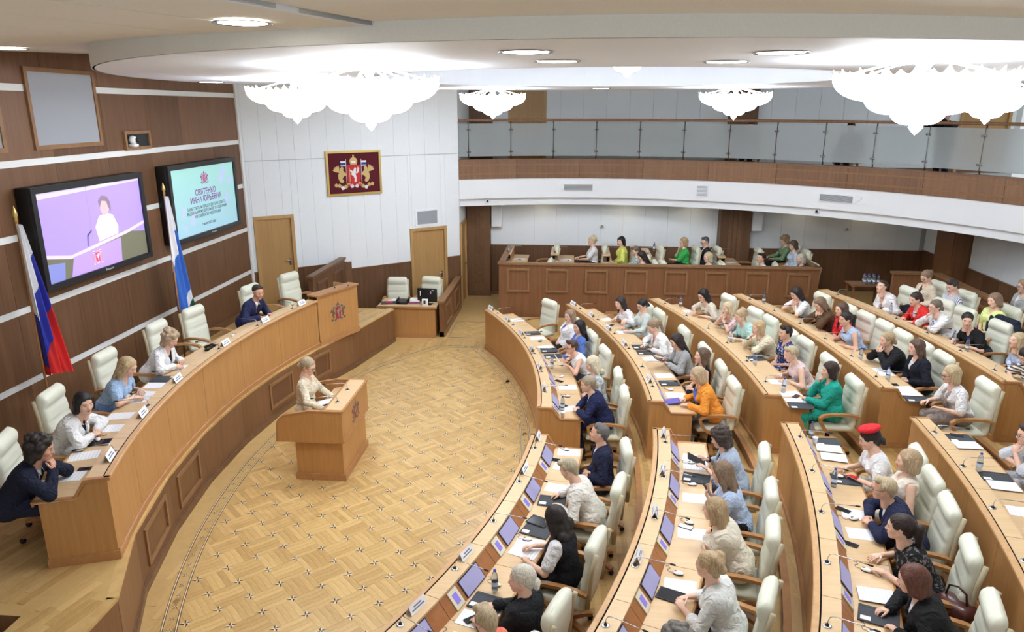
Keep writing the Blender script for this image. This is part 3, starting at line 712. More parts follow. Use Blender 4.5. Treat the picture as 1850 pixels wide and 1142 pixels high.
lb((.33, -.61, .64), (.37, .61, 1.08), 'front_panel', M_DESK); lb((.31, -.64, .62), (.385, .64, .65), 'front_moulding', M_DESKTRIM)
lb((.1, -.64, 1.08), (.39, .64, 1.11), 'top_ledge', M_DESKTRIM); lb((.12, -.6, 1.11), (.36, .6, 1.114), 'top_inlay', M_DESKTOP)
MB().box((-.14, -.6, -.012), (.12, .6, .012), 0, Matrix.Translation((0, 0, .98)) @ Matrix.Rotation(R_(-12), 4, 'Y')).build('reading_shelf', M_DESKTOP, lec)
lb((.08, -.6, .95), (.11, .6, 1.1), 'inner_face', M_DESKTRIM)
# ---- clerk table
ct = empty('clerk_table', (-3.67, 16.6, 0)); tag(ct, 'light wooden clerk table below the white wall', 'desk')
for lo, hi, nm, mt in (((-.52, -.34, .1), (.5, -.31, .73), 'front_panel', M_DESK), ((-.54, -.36, 0), (.52, -.3, .1), 'base_moulding', M_DESKTRIM), ((-.85, -.38, .73), (.54, .4, .765), 'tabletop', M_DESKTOP), ((-.87, -.4, .725), (.56, -.38, .768), 'edge_strip', M_DESKTRIM), ((-.52, -.31, 0), (-.49, .35, .73), 'side_panel', M_DESK), ((.47, -.31, 0), (.5, .35, .73), 'side_panel', M_DESK)):
    MB().box(lo, hi).build(nm, mt, ct)
# ---------------------------------------------------------------- chair
def chair_parts():
    parts = []
    # seat cushion
    mb = MB(); prof = []
    xs_ = np.linspace(-.25, .27, 11); ny = 9; v = []; f = []
    for i, x in enumerate(xs_):
        for j in range(ny):
            y = -.255 + .51 * j / (ny - 1); e = max(abs(y) / .255, abs(x - .01) / .26)
            z = .515 - .035 * max(0, e) ** 6 - .03 * (max(0, (x - .12)) / .15) ** 2 - .008 * (1 - (y / .255) ** 2)
            if i in (4, 7): z -= .006
            v.append((x, y * (1 - .06 * (i == len(xs_) - 1)), z))
    o = len(v)
    for x, y, z in list(v): v.append((x * .97, y * .97, .405 + .02 * abs(y) / .255))
    nx = len(xs_)
    for i in range(nx - 1):
        for j in range(ny - 1):
            a = i * ny + j; f.append((a, a + ny, a + ny + 1, a + 1)); f.append((o + a, o + a + 1, o + a + ny + 1, o + a + ny))
    for i in range(nx - 1):
        for j, fl in ((0, 1), (ny - 1, 0)):
            a = i * ny + j; q4 = (a, o + a, o + a + ny, a + ny); f.append(q4 if fl else tuple(reversed(q4)))
    for j in range(ny - 1):
        for i, fl in ((0, 0), (nx - 1, 1)):
            a = i * ny + j; q4 = (a, o + a, o + a + 1, a + 1); f.append(q4 if fl else tuple(reversed(q4)))
    mb.add(v, f, 0, True); parts.append(('seat', mb.mesh('seat', M_LEATHER)))
    # backrest: swept cross-section up an S-shaped spine, with a head roll and two stitched dips
    hs = np.linspace(0, 1, 27); v = []; f = []; nj = 16
    for h in hs:
        z = .45 + .72 * h; xc = -.235 - .03 * math.sin(h * 3.0) * 1.2 - .12 * max(0, h - .35) ** 1.2
        wd_ = .262 - .03 * max(0, .3 - h) - .025 * max(0, h - .6) / .4
        th = .052 + .012 * math.sin(math.pi * h)
        fr_ = th
        if h > .76: fr_ = th + .032 * math.sin(math.pi * min(1, (h - .76) / .24))
        for dip in (.745, .49): fr_ -= .022 * math.exp(-((h - dip) / .018) ** 2)
        if h > .93: k = (h - .93) / .07; wd_ *= 1 - .16 * k * k; fr_ *= 1 - .75 * k ** 2; th *= 1 - .8 * k ** 2
        for j in range(nj):
            t = 2 * math.pi * j / nj; c, s_ = math.cos(t), math.sin(t)
            yy_ = wd_ * (abs(c) ** .35) * (1 if c > 0 else -1); dx = (fr_ if s_ > 0 else th) * (abs(s_) ** .6) * (1 if s_ > 0 else -1)
            v.append((xc + dx, yy_, z))
    nh = len(hs)
    for i in range(nh - 1):
        for j in range(nj): f.append((i*nj+j, i*nj+(j+1) % nj, (i+1)*nj+(j+1) % nj, (i+1)*nj+j))
    f.append(tuple(reversed(range(nj)))); f.append(tuple((nh-1)*nj+j for j in range(nj)))
    f = [tuple(reversed(q4)) for q4 in f]
    mb = MB(); mb.add(v, f, 0, True); parts.append(('backrest', mb.mesh('backrest', M_LEATHER)))
    for s_ in (-1, 1):
        mb = MB(); mb.tube([(-.3, s_ * .262, .5), (-.315, s_ * .267, .7), (-.33, s_ * .262, .9), (-.37, s_ * .245, 1.1)], .024, 8); parts.append(('piping', mb.mesh('piping', M_LEATHER2)))
    for s_ in (1, -1):
        pts = [(-.3, s_*.295, .665), (-.2, s_*.3, .692), (-.05, s_*.305, .705), (.1, s_*.305, .7), (.2, s_*.3, .68), (.245, s_*.295, .64), (.235, s_*.29, .59), (.18, s_*.28, .5), (.12, s_*.27, .43), (.06, s_*.25, .4)]
        parts.append(('armrest', MB().band(pts, .058, [.03, .034, .036, .036, .038, .045, .045, .04, .035, .03]).mesh('armrest', M_ARMW)))
    mb = MB(); mb.lathe([(.001, .405), (.06, .4), (.035, .36), (.028, .3), (.04, .16), (.045, .09), (.001, .08)], 12); mb.box((-.14, -.1, .385), (.14, .1, .41)); parts.append(('column', mb.mesh('column', M_BLACK)))
    leg = MB().band([(.02, 0, .1), (.1, 0, .115), (.22, 0, .1), (.31, 0, .075)], .06, [.06, .055, .042, .035]).mesh('leg', M_ARMW)
    cas = MB().lathe([(.001, -.02), (.024, -.02), (.03, -.012), (.03, .012), (.024, .02), (.001, .02)], 10, 0, (0, 0, 0), Matrix.Translation((.3, 0, .031)) @ Matrix.Rotation(R_(90), 4, 'X')).mesh('caster', M_BLACK)
    return parts, leg, cas
CH_PARTS, CH_LEG, CH_CAS = chair_parts()
CHAIR_POS = []
def chair(x, y, z, ang, label, group='cream leather swivel chairs', legs=True):
    c = empty('swivel_chair', (x, y, z), ang); tag(c, label, 'chair', group)
    for nm, me in CH_PARTS: obj(nm, me, c)
    if legs:
        for k in range(5):
            m_ = Matrix.Rotation(R_(72 * k + 10), 4, 'Z'); l_ = obj('leg', CH_LEG, c, m_); obj('caster', CH_CAS, l_)
    return c
# ---------------------------------------------------------------- chandeliers
M_GLOW = emit('glowing crystal', (246, 250, 255), CHANDELIER_GLOW)
M_BRASS = plain('pale metal fitting', (226, 224, 220), .35, metal=.3)
def chandelier_proto():
    ps = []
    def bowl(rt, zt, zb, rb=.0, lobes=12, nm='bowl'):
        prof = []
        for t in np.linspace(0, 1, 9):
            a = t * math.pi / 2; prof.append((max(.004, rb + (rt - rb) * math.cos(a) ** .75), zt + (zb - zt) * math.sin(a)))
        return (nm, MB().lathe(prof, 48, 0, (0, 0, 0), None, .05, lobes).mesh(nm, M_GLOW))
    ps.append(bowl(.65, .46, .26, .25, 16, 'upper_bowl')); ps.append(bowl(.4, .3, .16, .15, 12, 'middle_bowl')); ps.append(bowl(.2, .19, .08, .03, 10, 'lower_bowl'))
    ps.append(('finial', MB().lathe([(.012, .09), (.05, .075), (.055, .06), (.03, .03), (.002, 0)], 12).mesh('finial', M_GLOW)))
    mb = MB()
    for k in range(40):
        a = 2 * math.pi * k / 40; r = .655; h = .07 if k % 2 else .045; c, s_ = math.cos(a), math.sin(a); et = Vector((-s_, c, 0)); o = Vector((r * c, r * s_, .45)); t = Vector(((r + .03) * c, (r + .03) * s_, .45 + h)); i_ = Vector(((r - .03) * c, (r - .03) * s_, .46))
        mb.add([o + et * .05, o - et * .05, t, i_], [(0, 1, 2), (1, 3, 2), (3, 0, 2), (0, 3, 1)], 0)
    ps.append(('crown_leaves', mb.mesh('crown_leaves', M_GLOW)))
    ps.append(('stem', MB().lathe([(.001, .3), (.03, .3), (.025, .5), (.07, .56), (.12, .6)], 14).mesh('stem', M_BRASS)))
    ps.append(('canopy', MB().lathe([(.12, .58), (.2, .6), (.21, .63)], 20).mesh('canopy', M_BRASS)))
    for k in range(6):
        a = k * math.pi / 3; c, s_ = math.cos(a), math.sin(a)
        ps.append(('arm', MB().tube([(.05 * c, .05 * s_, .58), (.25 * c, .25 * s_, .56), (.5 * c, .5 * s_, .5), (.64 * c, .64 * s_, .46)], .008, 6).mesh('arm', M_BRASS)))
    return ps
CHP = chandelier_proto()
for x, y, z, lb_ in ((-2.0, 7.3, 4.99, 'large glowing crystal chandelier nearest at left'), (-4.0, 10.65, 4.99, 'glowing crystal chandelier behind the nearest left one, toward the veneer wall'), (-1.7, 15.6, 4.99, 'glowing crystal chandelier in front of the balcony oak door at left'), (3.05, 15.0, 4.99, 'glowing crystal chandelier in front of the balcony pier'), (2.8, 6.5, 4.99, 'large glowing crystal chandelier nearest at right'), (5.65, 11.0, 4.99, 'glowing crystal chandelier behind the nearest right one'), (.72, 11.1, 5.62, 'glowing crystal chandelier half hidden in the ceiling recess')):
    c = empty('chandelier', (x, y, z)); tag(c, lb_, 'chandelier', 'crystal chandeliers')
    for nm, me in CHP: obj(nm, me, c)
# ---------------------------------------------------------------- wall things
def framed(name, label, cat, y0, y1, z0, z1, m_fill, m_fr, b=.06, t=.03):
    o = empty(name, (XL, (y0 + y1) / 2, z0)); tag(o, label, cat); F = Matrix.Translation((-XL, -(y0 + y1) / 2, -z0))
    for lo, hi in (((XL, y0, z0), (XL + t, y1, z0 + b)), ((XL, y0, z1 - b), (XL + t, y1, z1)), ((XL, y0, z0 + b), (XL + t, y0 + b, z1 - b)), ((XL, y1 - b, z0 + b), (XL + t, y1, z1 - b))): MB().box(lo, hi, 0, F).build('frame', m_fr, o)
    MB().box((XL, y0 + b, z0 + b), (XL + .012, y1 - b, z1 - b), 0, F).build('infill', m_fill, o); return o
framed('acoustic_panel', 'grey cloth acoustic panel in a wooden frame high on the veneer wall', 'panel', 9.53, 11.0, 4.66, 5.74, M_GREYF, M_MIDTRIM)
framed('acoustic_panel', 'grey cloth acoustic panel at the left picture edge on the veneer wall', 'panel', 7.5, 9.02, 4.66, 5.74, M_GREYF, M_MIDTRIM)
cn = framed('camera_niche', 'small framed dark camera niche in the veneer wall', 'niche', 11.56, 12.3, 4.55, 4.85, M_BLACK, M_MIDTRIM, .05, .04)
cv = empty('video_camera', (XL + .06, 11.72, 4.6)); tag(cv, 'white dome video camera in the wall niche', 'camera')
MB().rbox((-.05, -.07, 0), (.06, .07, .05), .015).build('base', M_FASCIA, cv)
MB().lathe([(.001, -.07), (.05, -.05), (.07, 0), (.05, .05), (.001, .07)], 16, 0, (0, 0, .11)).build('head', M_FASCIA, cv)
MB().lathe([(.001, .0), (.035, 0), (.04, .02), (.03, .03), (.001, .028)], 14, 0, (0, 0, 0), Matrix.Translation((.06, .01, .11)) @ Matrix.Rotation(R_(90), 4, 'Y')).build('lens', M_BLACK, cv)
# ---- text and emblem helpers
def text_mesh(txt, size, mat, align='CENTER', bold=0, name='lettering'):
    cu = bpy.data.curves.new('t', 'FONT'); cu.body = txt; cu.size = size; cu.align_x = align; cu.align_y = 'CENTER'; cu.resolution_u = 2; cu.offset = bold; cu.extrude = .0004
    o = bpy.data.objects.new('t', cu); COL.objects.link(o)
    dg = bpy.context.evaluated_depsgraph_get(); me = bpy.data.meshes.new_from_object(o.evaluated_get(dg)); bpy.data.objects.remove(o); bpy.data.curves.remove(cu)
    me.materials.clear(); me.materials.append(mat); me.name = name
    return me
def emblem_mesh(mats):
    """flat heraldic group, 1 unit wide: shield, crown, two winged supporters, flags, ribbon. mats: red, white, gold, blue, dark"""
    mb = MB(); RED, WHT, GLD, BLU, DRK = range(5)
    def P(pts, z, mi, flip=False):
        if flip: pts = [(-x, y) for x, y in reversed(pts)]
        mb.prism(pts, 0, z, mi)
    P([(-.17, .2), (.17, .2), (.17, -.17), (.12, -.24), (0, -.29), (-.12, -.24), (-.17, -.17)], .006, RED)
    P([(-.06, .02), (-.1, .06), (-.08, .09), (-.03, .05), (0, .1), (.03, .15), (.06, .12), (.05, .05), (.04, -.02), (.06, -.1), (.05, -.2), (0, -.21), (.01, -.13), (-.02, -.06), (-.07, -.03)], .009, WHT)
    P([(.06, -.02), (.12, .03), (.14, .11), (.1, .16), (.08, .08), (.05, .02)], .009, WHT)
    P([(-.115, .13), (-.1, .13), (-.1, -.2), (-.115, -.2)], .009, GLD)
    P([(-.08, .21), (.08, .21), (.1, .3), (.07, .36), (.02, .38), (.02, .44), (-.02, .44), (-.02, .38), (-.07, .36), (-.1, .3)], .007, GLD)
    P([(-.05, .25), (.05, .25), (.06, .29), (-.06, .29)], .01, WHT)
    for fl in (False, True):
        P([(.2, .0), (.27, .07), (.26, .14), (.3, .17), (.35, .13), (.36, .05), (.4, -.02), (.4, -.12), (.36, -.2), (.3, -.22), (.26, -.18), (.3, -.12), (.26, -.06), (.2, -.04)], .006, GLD, fl)
        for k in range(5):
            a = .4 + k * .24; P([(.36, .02), (.36 + .17 * math.cos(a + .12), .02 + .17 * math.sin(a + .12)), (.36 + .19 * math.cos(a), .02 + .19 * math.sin(a)), (.36 + .14 * math.cos(a - .12), .02 + .14 * math.sin(a - .12))], .005, GLD, fl)
        P([(.19, .34), (.2, .34), (.2, -.24), (.19, -.24)], .007, WHT, fl)
        P([(.2, .3), (.33, .3), (.33, .255), (.2, .255)], .006, WHT, fl); P([(.2, .255), (.33, .255), (.33, .2), (.2, .2)], .006, BLU, fl); P([(.2, .2), (.33, .2), (.33, .175), (.2, .175)], .006, WHT, fl)
        for k in range(6):
            x = .06 + k * .08; y = -.3 + .04 * math.sin(k * 1.7); P([(x - .05, y), (x, y + .05), (x + .055, y + .01), (x + .02, y - .05), (x - .03, y - .04)], .006 + .001 * (k % 2), GLD if k % 3 else WHT, fl)
        P([(.1, -.27), (.16, -.25), (.17, -.3), (.12, -.31)], .009, RED, fl)
    return mb.mesh('emblem', mats)
M_ERED = plain('heraldic red', (196, 36, 44), .6); M_EWHT = plain('heraldic silver', (226, 226, 224), .5); M_EGLD = plain('heraldic gold', (204, 176, 112), .45); M_EBLU = plain('heraldic blue', (34, 52, 150), .6)
EMB = emblem_mesh([M_ERED, M_EWHT, M_EGLD, M_EBLU, M_BLACK])
def emblem(F, size, parent): return obj('coat_of_arms', EMB, parent, F @ Matrix.Diagonal((size, size, size * .6, 1)))
# embroidered picture on the white wall
pic = empty('framed_arms', tuple(MW @ Vector((2.55, 3.21, 0)))); tag(pic, 'gold framed coat of arms embroidered on dark red cloth on the white wall', 'picture')
FP = Matrix.Translation(-pic.location) @ MW
for lo, hi in (((1.87, 3.21, 0), (3.24, 3.26, .05)), ((1.87, 4.2, 0), (3.24, 4.25, .05)), ((1.87, 3.26, 0), (1.92, 4.2, .05)), ((3.19, 3.26, 0), (3.24, 4.2, .05))): MB().box(lo, hi, 0, FP).build('frame', M_GOLD, pic)
MB().box((1.92, 3.26, 0), (3.19, 4.2, .02), 0, FP).build('cloth', plain('dark red cloth', (88, 20, 34), .9, noise=.05, nscale=200), pic)
emblem(FP @ Matrix.Translation((2.55, 3.72, .02)), .98, pic)
EMB2 = emblem_mesh([plain('painted red', (160, 40, 50), .6), plain('painted silver', (150, 148, 146), .5), plain('painted gold', (112, 90, 70), .5), plain('painted blue', (60, 62, 110), .6), M_BLACK])
def emblem2(F, size, parent): return obj('coat_of_arms', EMB2, parent, F @ Matrix.Diagonal((size, size * 1.15, size * .6, 1)))
emblem2(MTl @ Matrix.Translation((TL * .48, .55, .001 * sg)) @ Matrix.Rotation(0 if sg > 0 else math.pi, 4, 'Y'), .42, tri)
emblem2(frame((.371, 0, .86), (0, 1, 0), (0, 0, 1)), .36, lec)
# ---- televisions
M_TVB = plain('television bezel', (38, 40, 44), .35); M_TVS = plain('television side', (16, 16, 18), .5)
def tv(y0, y1, z0, z1, label):
    o = empty('television', (XL + .1, (y0 + y1) / 2, z0)); tag(o, label, 'television'); L = y1 - y0; h = z1 - z0
    F = frame((0, -L / 2, 0), (0, 1, 0), (0, 0, 1)); b = .085
    MB().rbox((0, 0, -.08), (L, h, .1), .012, 0, F).build('housing', M_TVS, o)
    for lo, hi in (((0, 0, .1), (L, b, .145)), ((0, h - b, .1), (L, h, .145)), ((0, b, .1), (b, h - b, .145)), ((L - b, b, .1), (L, h - b, .145))): MB().box(lo, hi, 0, F).build('bezel', M_TVB, o)
    obj('maker_name', text_mesh('Panasonic', .05, M_EWHT), o, F @ Matrix.Translation((L / 2 + .1, b * .5, .146)))
    return o, F, L, h, b
E_ = lambda n, c, s=.5: emit('screen ' + n, c, s)
o, F, L, h, b = tv(9.0, 11.55, 2.82, 4.21, 'wall television with a live picture of the speaker in violet tones')
def sc(pts, z, nm, mt, par=o, F=F): return MB().prism(pts, .11 + z - .0008, .11 + z, 0, F).build(nm, mt, par)
X0, X1, Y0_, Y1_ = b, L - b, b, h - b; W = X1 - X0; Hh = Y1_ - Y0_
def N(*pts): return [(X0 + x * W, Y0_ + y * Hh) for x, y in pts]
scr = sc(N((0, 0), (1, 0), (1, 1), (0, 1)), .001, 'screen', E_('lavender', (160, 138, 232)))
sub = lambda pts, z, nm, mt: sc(N(*pts), z, nm, mt, scr)
scr.parent = o
sub([(0, .93), (1, .97), (1, 1), (0, 1)], .002, 'picture_top', E_('grey lilac', (196, 186, 214)))
sub([(.44, .37), (.445, .37), (.445, 1), (.44, 1)], .002, 'picture_seam', E_('seam', (158, 130, 210)))
sub([(.55, .97), (.7, .975), (.7, 1), (.55, 1)], .0025, 'picture_light', E_('white', (240, 240, 248)))
sub([(0, 0), (1, 0), (1, .3), (.78, .36), (.2, .24), (0, .3)], .003, 'picture_bench', E_('olive', (104, 104, 86)))
sub([(0, .33), (.22, .25), (.8, .37), (1, .44), (1, .4), (.8, .33), (.22, .21), (0, .29)], .0035, 'picture_ledge', E_('pale lilac', (206, 190, 232)))
sub([(.2, 0), (.7, 0), (.72, .3), (.24, .22)], .004, 'picture_lectern', E_('violet', (170, 142, 226)))
sub([(0, 0), (.14, 0), (.16, .19), (0, .22)], .004, 'picture_monitor', E_('blue grey', (120, 128, 190)))
sub([(.5, .32), (.48, .5), (.53, .62), (.6, .64), (.67, .6), (.71, .45), (.7, .36)], .0045, 'picture_blouse', E_('cream', (226, 224, 210)))
sub([(.57, .62), (.55, .7), (.56, .78), (.6, .8), (.635, .77), (.64, .68), (.61, .62)], .005, 'picture_face', E_('face', (206, 168, 172)))
sub([(.55, .72), (.54, .8), (.58, .86), (.63, .84), (.66, .76), (.655, .64), (.635, .7), (.62, .78), (.575, .8)], .0055, 'picture_hair', E_('hair', (132, 112, 130)))
sub([(.38, .3), (.385, .3), (.4, .42), (.44, .47), (.435, .48), (.39, .43)], .006, 'picture_microphone', E_('dark', (60, 56, 70)))
obj('picture_emblem', emblem_mesh([E_('e red', (190, 60, 90), .7), E_('e white', (214, 200, 226), .7), E_('e gold', (170, 130, 150), .7), E_('e blue', (90, 70, 170), .7), E_('dark', (60, 56, 70))]), scr, F @ Matrix.Translation((X0 + .46 * W, Y0_ + .15 * Hh, .114)) @ Matrix.Diagonal((.3, .3, .1, 1)))
o, F, L, h, b = tv(12.33, 14.94, 2.85, 4.24, 'wall television with a pale teal title slide')
X0, X1, Y0_, Y1_ = b, L - b, b, h - b; W = X1 - X0; Hh = Y1_ - Y0_
M_TEAL, nt, b_ = new_mat('title slide teal')
tcn = nt.nodes.new('ShaderNodeTexCoord'); sp = nt.nodes.new('ShaderNodeSeparateXYZ'); rp = nt.nodes.new('ShaderNodeValToRGB')
nt.links.new(tcn.outputs['Generated'], sp.inputs[0]); nt.links.new(sp.outputs[2], rp.inputs[0]); nt.links.new(rp.outputs[0], b_.inputs['Emission Color']); nt.links.new(rp.outputs[0], b_.inputs['Base Color'])
rp.color_ramp.elements[0].color = srgb(150, 190, 204); rp.color_ramp.elements[1].color = srgb(150, 200, 194); b_.inputs['Emission Strength'].default_value = .42
scr = MB().prism(N((0, 0), (1, 0), (1, 1), (0, 1)), .11, .111, 0, F).build('screen', M_TEAL, o)
for pts in ([(.72, .75), (.8, .95), (.87, .98), (.84, .78), (.76, .66)], [(.86, .7), (.93, .8), (.97, .72), (.9, .62)], [(.78, .4), (.86, .56), (.88, .44), (.82, .34)], [(.08, .3), (.12, .46), (.18, .42), (.14, .26)], [(.2, .18), (.26, .34), (.32, .3), (.28, .12)], [(.1, .1), (.14, .2), (.17, .12), (.13, .04)]):
    MB().prism(N(*pts), .111, .1115, 0, F).build('slide_petal', E_('petal', (168, 188, 214), .42), scr)
M_TXT = E_('title violet', (112, 40, 128), .5); M_TXD = E_('title dark', (58, 60, 78), .4)
for t, y, s_, mt in (('СВЯТЕНКО', .61, .15, M_TXT), ('ИННА ЮРЬЕВНА', .5, .15, M_TXT), ('ЗАМЕСТИТЕЛЬ ПРЕДСЕДАТЕЛЯ СОВЕТА', .385, .075, M_TXD), ('ФЕДЕРАЦИИ ФЕДЕРАЛЬНОГО СОБРАНИЯ', .32, .075, M_TXD), ('РОССИЙСКОЙ ФЕДЕРАЦИИ', .255, .075, M_TXD), ('7 июля 2025 года', .12, .07, M_TXD)):
    obj('slide_text', text_mesh(t, s_, mt, bold=.0025 if s_ > .1 else .0008), scr, F @ Matrix.Translation((X0 + W * .5, Y0_ + Hh * y, .1125)))
obj('slide_emblem', emblem_mesh([E_('s red', (170, 60, 100), .6), E_('s white', (150, 120, 160), .6), E_('s gold', (104, 84, 120), .6), E_('s blue', (90, 70, 150), .6), M_TXD]), scr, F @ Matrix.Translation((X0 + W * .5, Y0_ + Hh * .82, .1115)) @ Matrix.Diagonal((.3, .3, .1, 1)))
# ---- flags
def flag(x, y, z0, ztop, cols, bounds, label, seed):
    o = empty('flag_on_pole', (x, y, z0)); tag(o, label, 'flag'); H_ = ztop - z0
    MB().tube([(0, 0, 0), (0, 0, H_)], .016, 8).build('pole', wood('flag pole wood', (150, 104, 60), (190, 140, 90)), o)
    MB().lathe([(.012, 0), (.022, .02), (.016, .05), (.03, .09), (.022, .13), (.002, .2)], 10, 0, (0, 0, H_)).build('finial', M_GOLD, o)
    MB().lathe([(.001, .0), (.2, 0), (.2, .025), (.05, .05), (.02, .12)], 18).build('stand', M_BLACK, o)
    nt_, nq = 100, 64; v = []
    for i in range(nt_ + 1):
        t = i / nt_
        for j in range(nq + 1):
            qq = j / nq; wv = .07 + .42 * t ** .9; fold = .045 * (.3 + t) * math.sin(qq * 15 + seed + t * 2.2) + .02 * math.sin(qq * 31 + seed * 2)
            drop = -.13 * qq * (1 - qq) - .12 * (1 - qq) * (t > .0) * t
            v.append((fold + .04, -.05 - .02 * t + qq * wv + .08 * t * t, H_ - .04 - t * 2.02 - drop * .6 - (.05 * qq * t)))
    for c, mt in enumerate(cols):
        f = []
        for i in range(nt_):
            for j in range(nq):
                t = (i + .5) / nt_; qq = (j + .5) / nq
                s_ = t * 1.15 + qq * .62
                k = sum(1 for bb in bounds if s_ > bb)
                if k == c: a = i * (nq + 1) + j; f.append((a, a + 1, a + nq + 2, a + nq + 1))
        MB().add(v, f, 0, True).build('flag_stripe', mt, o)
    return o
fw, fb, fr_, fg = plain('flag white', (236, 238, 242), .8), plain('flag blue', (52, 60, 168), .8), plain('flag red', (222, 48, 44), .8), plain('flag green', (20, 84, 66), .8)
fb2 = plain('flag bright blue', (58, 110, 200), .8)
flag(-6.75, 8.35, DAIS, 3.87, [fw, fb, fr_], (.72, 1.12), 'draped tricolour flag of white, blue and red beside the violet television', 0.4)
flag(-6.75, 11.68, DAIS, 3.83, [fw, fb2, fw, fg], (.75, 1.36, 1.46), 'draped flag of white, blue and green between the two televisions', 2.1)
# ================================================================ PEOPLE
def nets(Fd, o, h):
    """naive surface nets: negative inside; returns vertices, quads"""
    s = Fd < 0
    cnt = np.zeros(tuple(n - 1 for n in Fd.shape), np.int8)
    for a in (0, 1):
        for b in (0, 1):
            for c in (0, 1): cnt += s[a:s.shape[0]-1+a, b:s.shape[1]-1+b, c:s.shape[2]-1+c]
    cell = (cnt > 0) & (cnt < 8)
    I, J, K = np.nonzero(cell); n = len(I)
    idx = np.full(cell.shape, -1, np.int64); idx[I, J, K] = np.arange(n)
    acc = np.zeros((n, 3)); num = np.zeros(n)
    for ax in range(3):
        for u in (0, 1):
            for v in (0, 1):
                d = [0, 0, 0]; oth = [k for k in range(3) if k != ax]; d[oth[0]] = u; d[oth[1]] = v
                e = list(d); e[ax] = 1
                fa = Fd[I+d[0], J+d[1], K+d[2]]; fb = Fd[I+e[0], J+e[1], K+e[2]]
                m = (fa < 0) != (fb < 0); t = np.where(m, fa / np.where(fa == fb, 1, fa - fb), 0)
                p = np.stack([np.full(n, float(d[0])), np.full(n, float(d[1])), np.full(n, float(d[2]))], 1); p[:, ax] += t
                acc[m] += p[m]; num[m] += 1
    V = (acc / num[:, None] + np.stack([I, J, K], 1)) * h + np.array(o)
    Q = []
    for ax in range(3):
        a, b = [k for k in range(3) if k != ax]
        lo = [slice(None)]*3; hi = [slice(None)]*3; lo[ax] = slice(0, -1); hi[ax] = slice(1, None)
        s0, s1 = s[tuple(lo)], s[tuple(hi)]
        E = np.argwhere(s0 != s1); E = E[(E[:, a] > 0) & (E[:, b] > 0) & (E[:, a] < s.shape[a]-1) & (E[:, b] < s.shape[b]-1)]
        if not len(E): continue
        def cid(da, db):
            q_ = E.copy(); q_[:, a] += da; q_[:, b] += db; return idx[q_[:, 0], q_[:, 1], q_[:, 2]]
        quad = np.stack([cid(-1, -1), cid(0, -1), cid(0, 0), cid(-1, 0)], 1)
        fl = s0[E[:, 0], E[:, 1], E[:, 2]]
        if ax == 1: fl = ~fl
        quad[~fl] = quad[~fl][:, ::-1]; Q.append(quad)
    return V, np.concatenate(Q) if Q else np.zeros((0, 4), int)
class Field:
    def __init__(s, lo, hi, h):
        s.h = h; s.lo = np.array(lo, float); s.n = np.ceil((np.array(hi) - s.lo) / h).astype(int) + 2
        s.F = np.full(tuple(s.n), .3, np.float32); s.ax = [s.lo[k] + h * np.arange(s.n[k]) for k in range(3)]
    def cone(s, a, b, ra, rb=None, k=.03, sub=False, flat=None):
        """tapered capsule; flat=(axis, factor): squash (>1 thinner) along axis"""
        rb = ra if rb is None else rb; a = np.array(a, float); b = np.array(b, float)
        R = max(ra, rb) + k + 2 * s.h
        mn = np.minimum(a, b) - R; mx = np.maximum(a, b) + R
        i0 = np.clip(np.floor((mn - s.lo) / s.h).astype(int), 0, s.n); i1 = np.clip(np.ceil((mx - s.lo) / s.h).astype(int) + 1, 0, s.n)
        if (i1 <= i0).any(): return s
        sl = tuple(slice(i0[q_], i1[q_]) for q_ in range(3))
        X = s.ax[0][sl[0]][:, None, None] - a[0]; Y = s.ax[1][sl[1]][None, :, None] - a[1]; Z = s.ax[2][sl[2]][None, None, :] - a[2]
        ba = b - a
        if flat is not None:
            n, f = np.array(flat[0], float), flat[1]; n /= np.linalg.norm(n); dn = (X*n[0] + Y*n[1] + Z*n[2]) * (f - 1)
            X, Y, Z = X + dn*n[0], Y + dn*n[1], Z + dn*n[2]; ba = ba + (f - 1) * (ba @ n) * n
        L = ba @ ba
        t = np.clip((X*ba[0] + Y*ba[1] + Z*ba[2]) / L, 0, 1) if L > 1e-12 else 0 * (X + Y + Z)
        d = np.sqrt((X - t*ba[0])**2 + (Y - t*ba[1])**2 + (Z - t*ba[2])**2) - (ra + (rb - ra) * t)
        G = s.F[sl]
        if sub:
            d = -d; hh = np.clip(.5 - .5 * (G - d) / k, 0, 1); s.F[sl] = G + (d - G) * hh + k * hh * (1 - hh)
        else:
            hh = np.clip(.5 + .5 * (G - d) / k, 0, 1); s.F[sl] = G + (d - G) * hh - k * hh * (1 - hh)
        return s
    def ball(s, c, r, k=.02, sub=False):
        """ellipsoid with radii r"""
        c = np.array(c, float); r = np.array(r if hasattr(r, '__len__') else (r,)*3, float); m = r + k + 2 * s.h
        i0 = np.clip(np.floor((c - m - s.lo) / s.h).astype(int), 0, s.n); i1 = np.clip(np.ceil((c + m - s.lo) / s.h).astype(int) + 1, 0, s.n)
        if (i1 <= i0).any(): return s
        sl = tuple(slice(i0[q_], i1[q_]) for q_ in range(3))
        X = (s.ax[0][sl[0]][:, None, None] - c[0]) / r[0]; Y = (s.ax[1][sl[1]][None, :, None] - c[1]) / r[1]; Z = (s.ax[2][sl[2]][None, None, :] - c[2]) / r[2]
        d = (np.sqrt(X*X + Y*Y + Z*Z) - 1) * r.min(); G = s.F[sl]
        if sub: d = -d; hh = np.clip(.5 - .5 * (G - d) / k, 0, 1); s.F[sl] = G + (d - G) * hh + k * hh * (1 - hh)
        else: hh = np.clip(.5 + .5 * (G - d) / k, 0, 1); s.F[sl] = G + (d - G) * hh - k * hh * (1 - hh)
        return s
    def below(s, z): s.F[:, :, s.ax[2] < z] = np.maximum(s.F[:, :, s.ax[2] < z], .02); return s
    def mesh(s): return nets(s.F, s.lo, s.h)
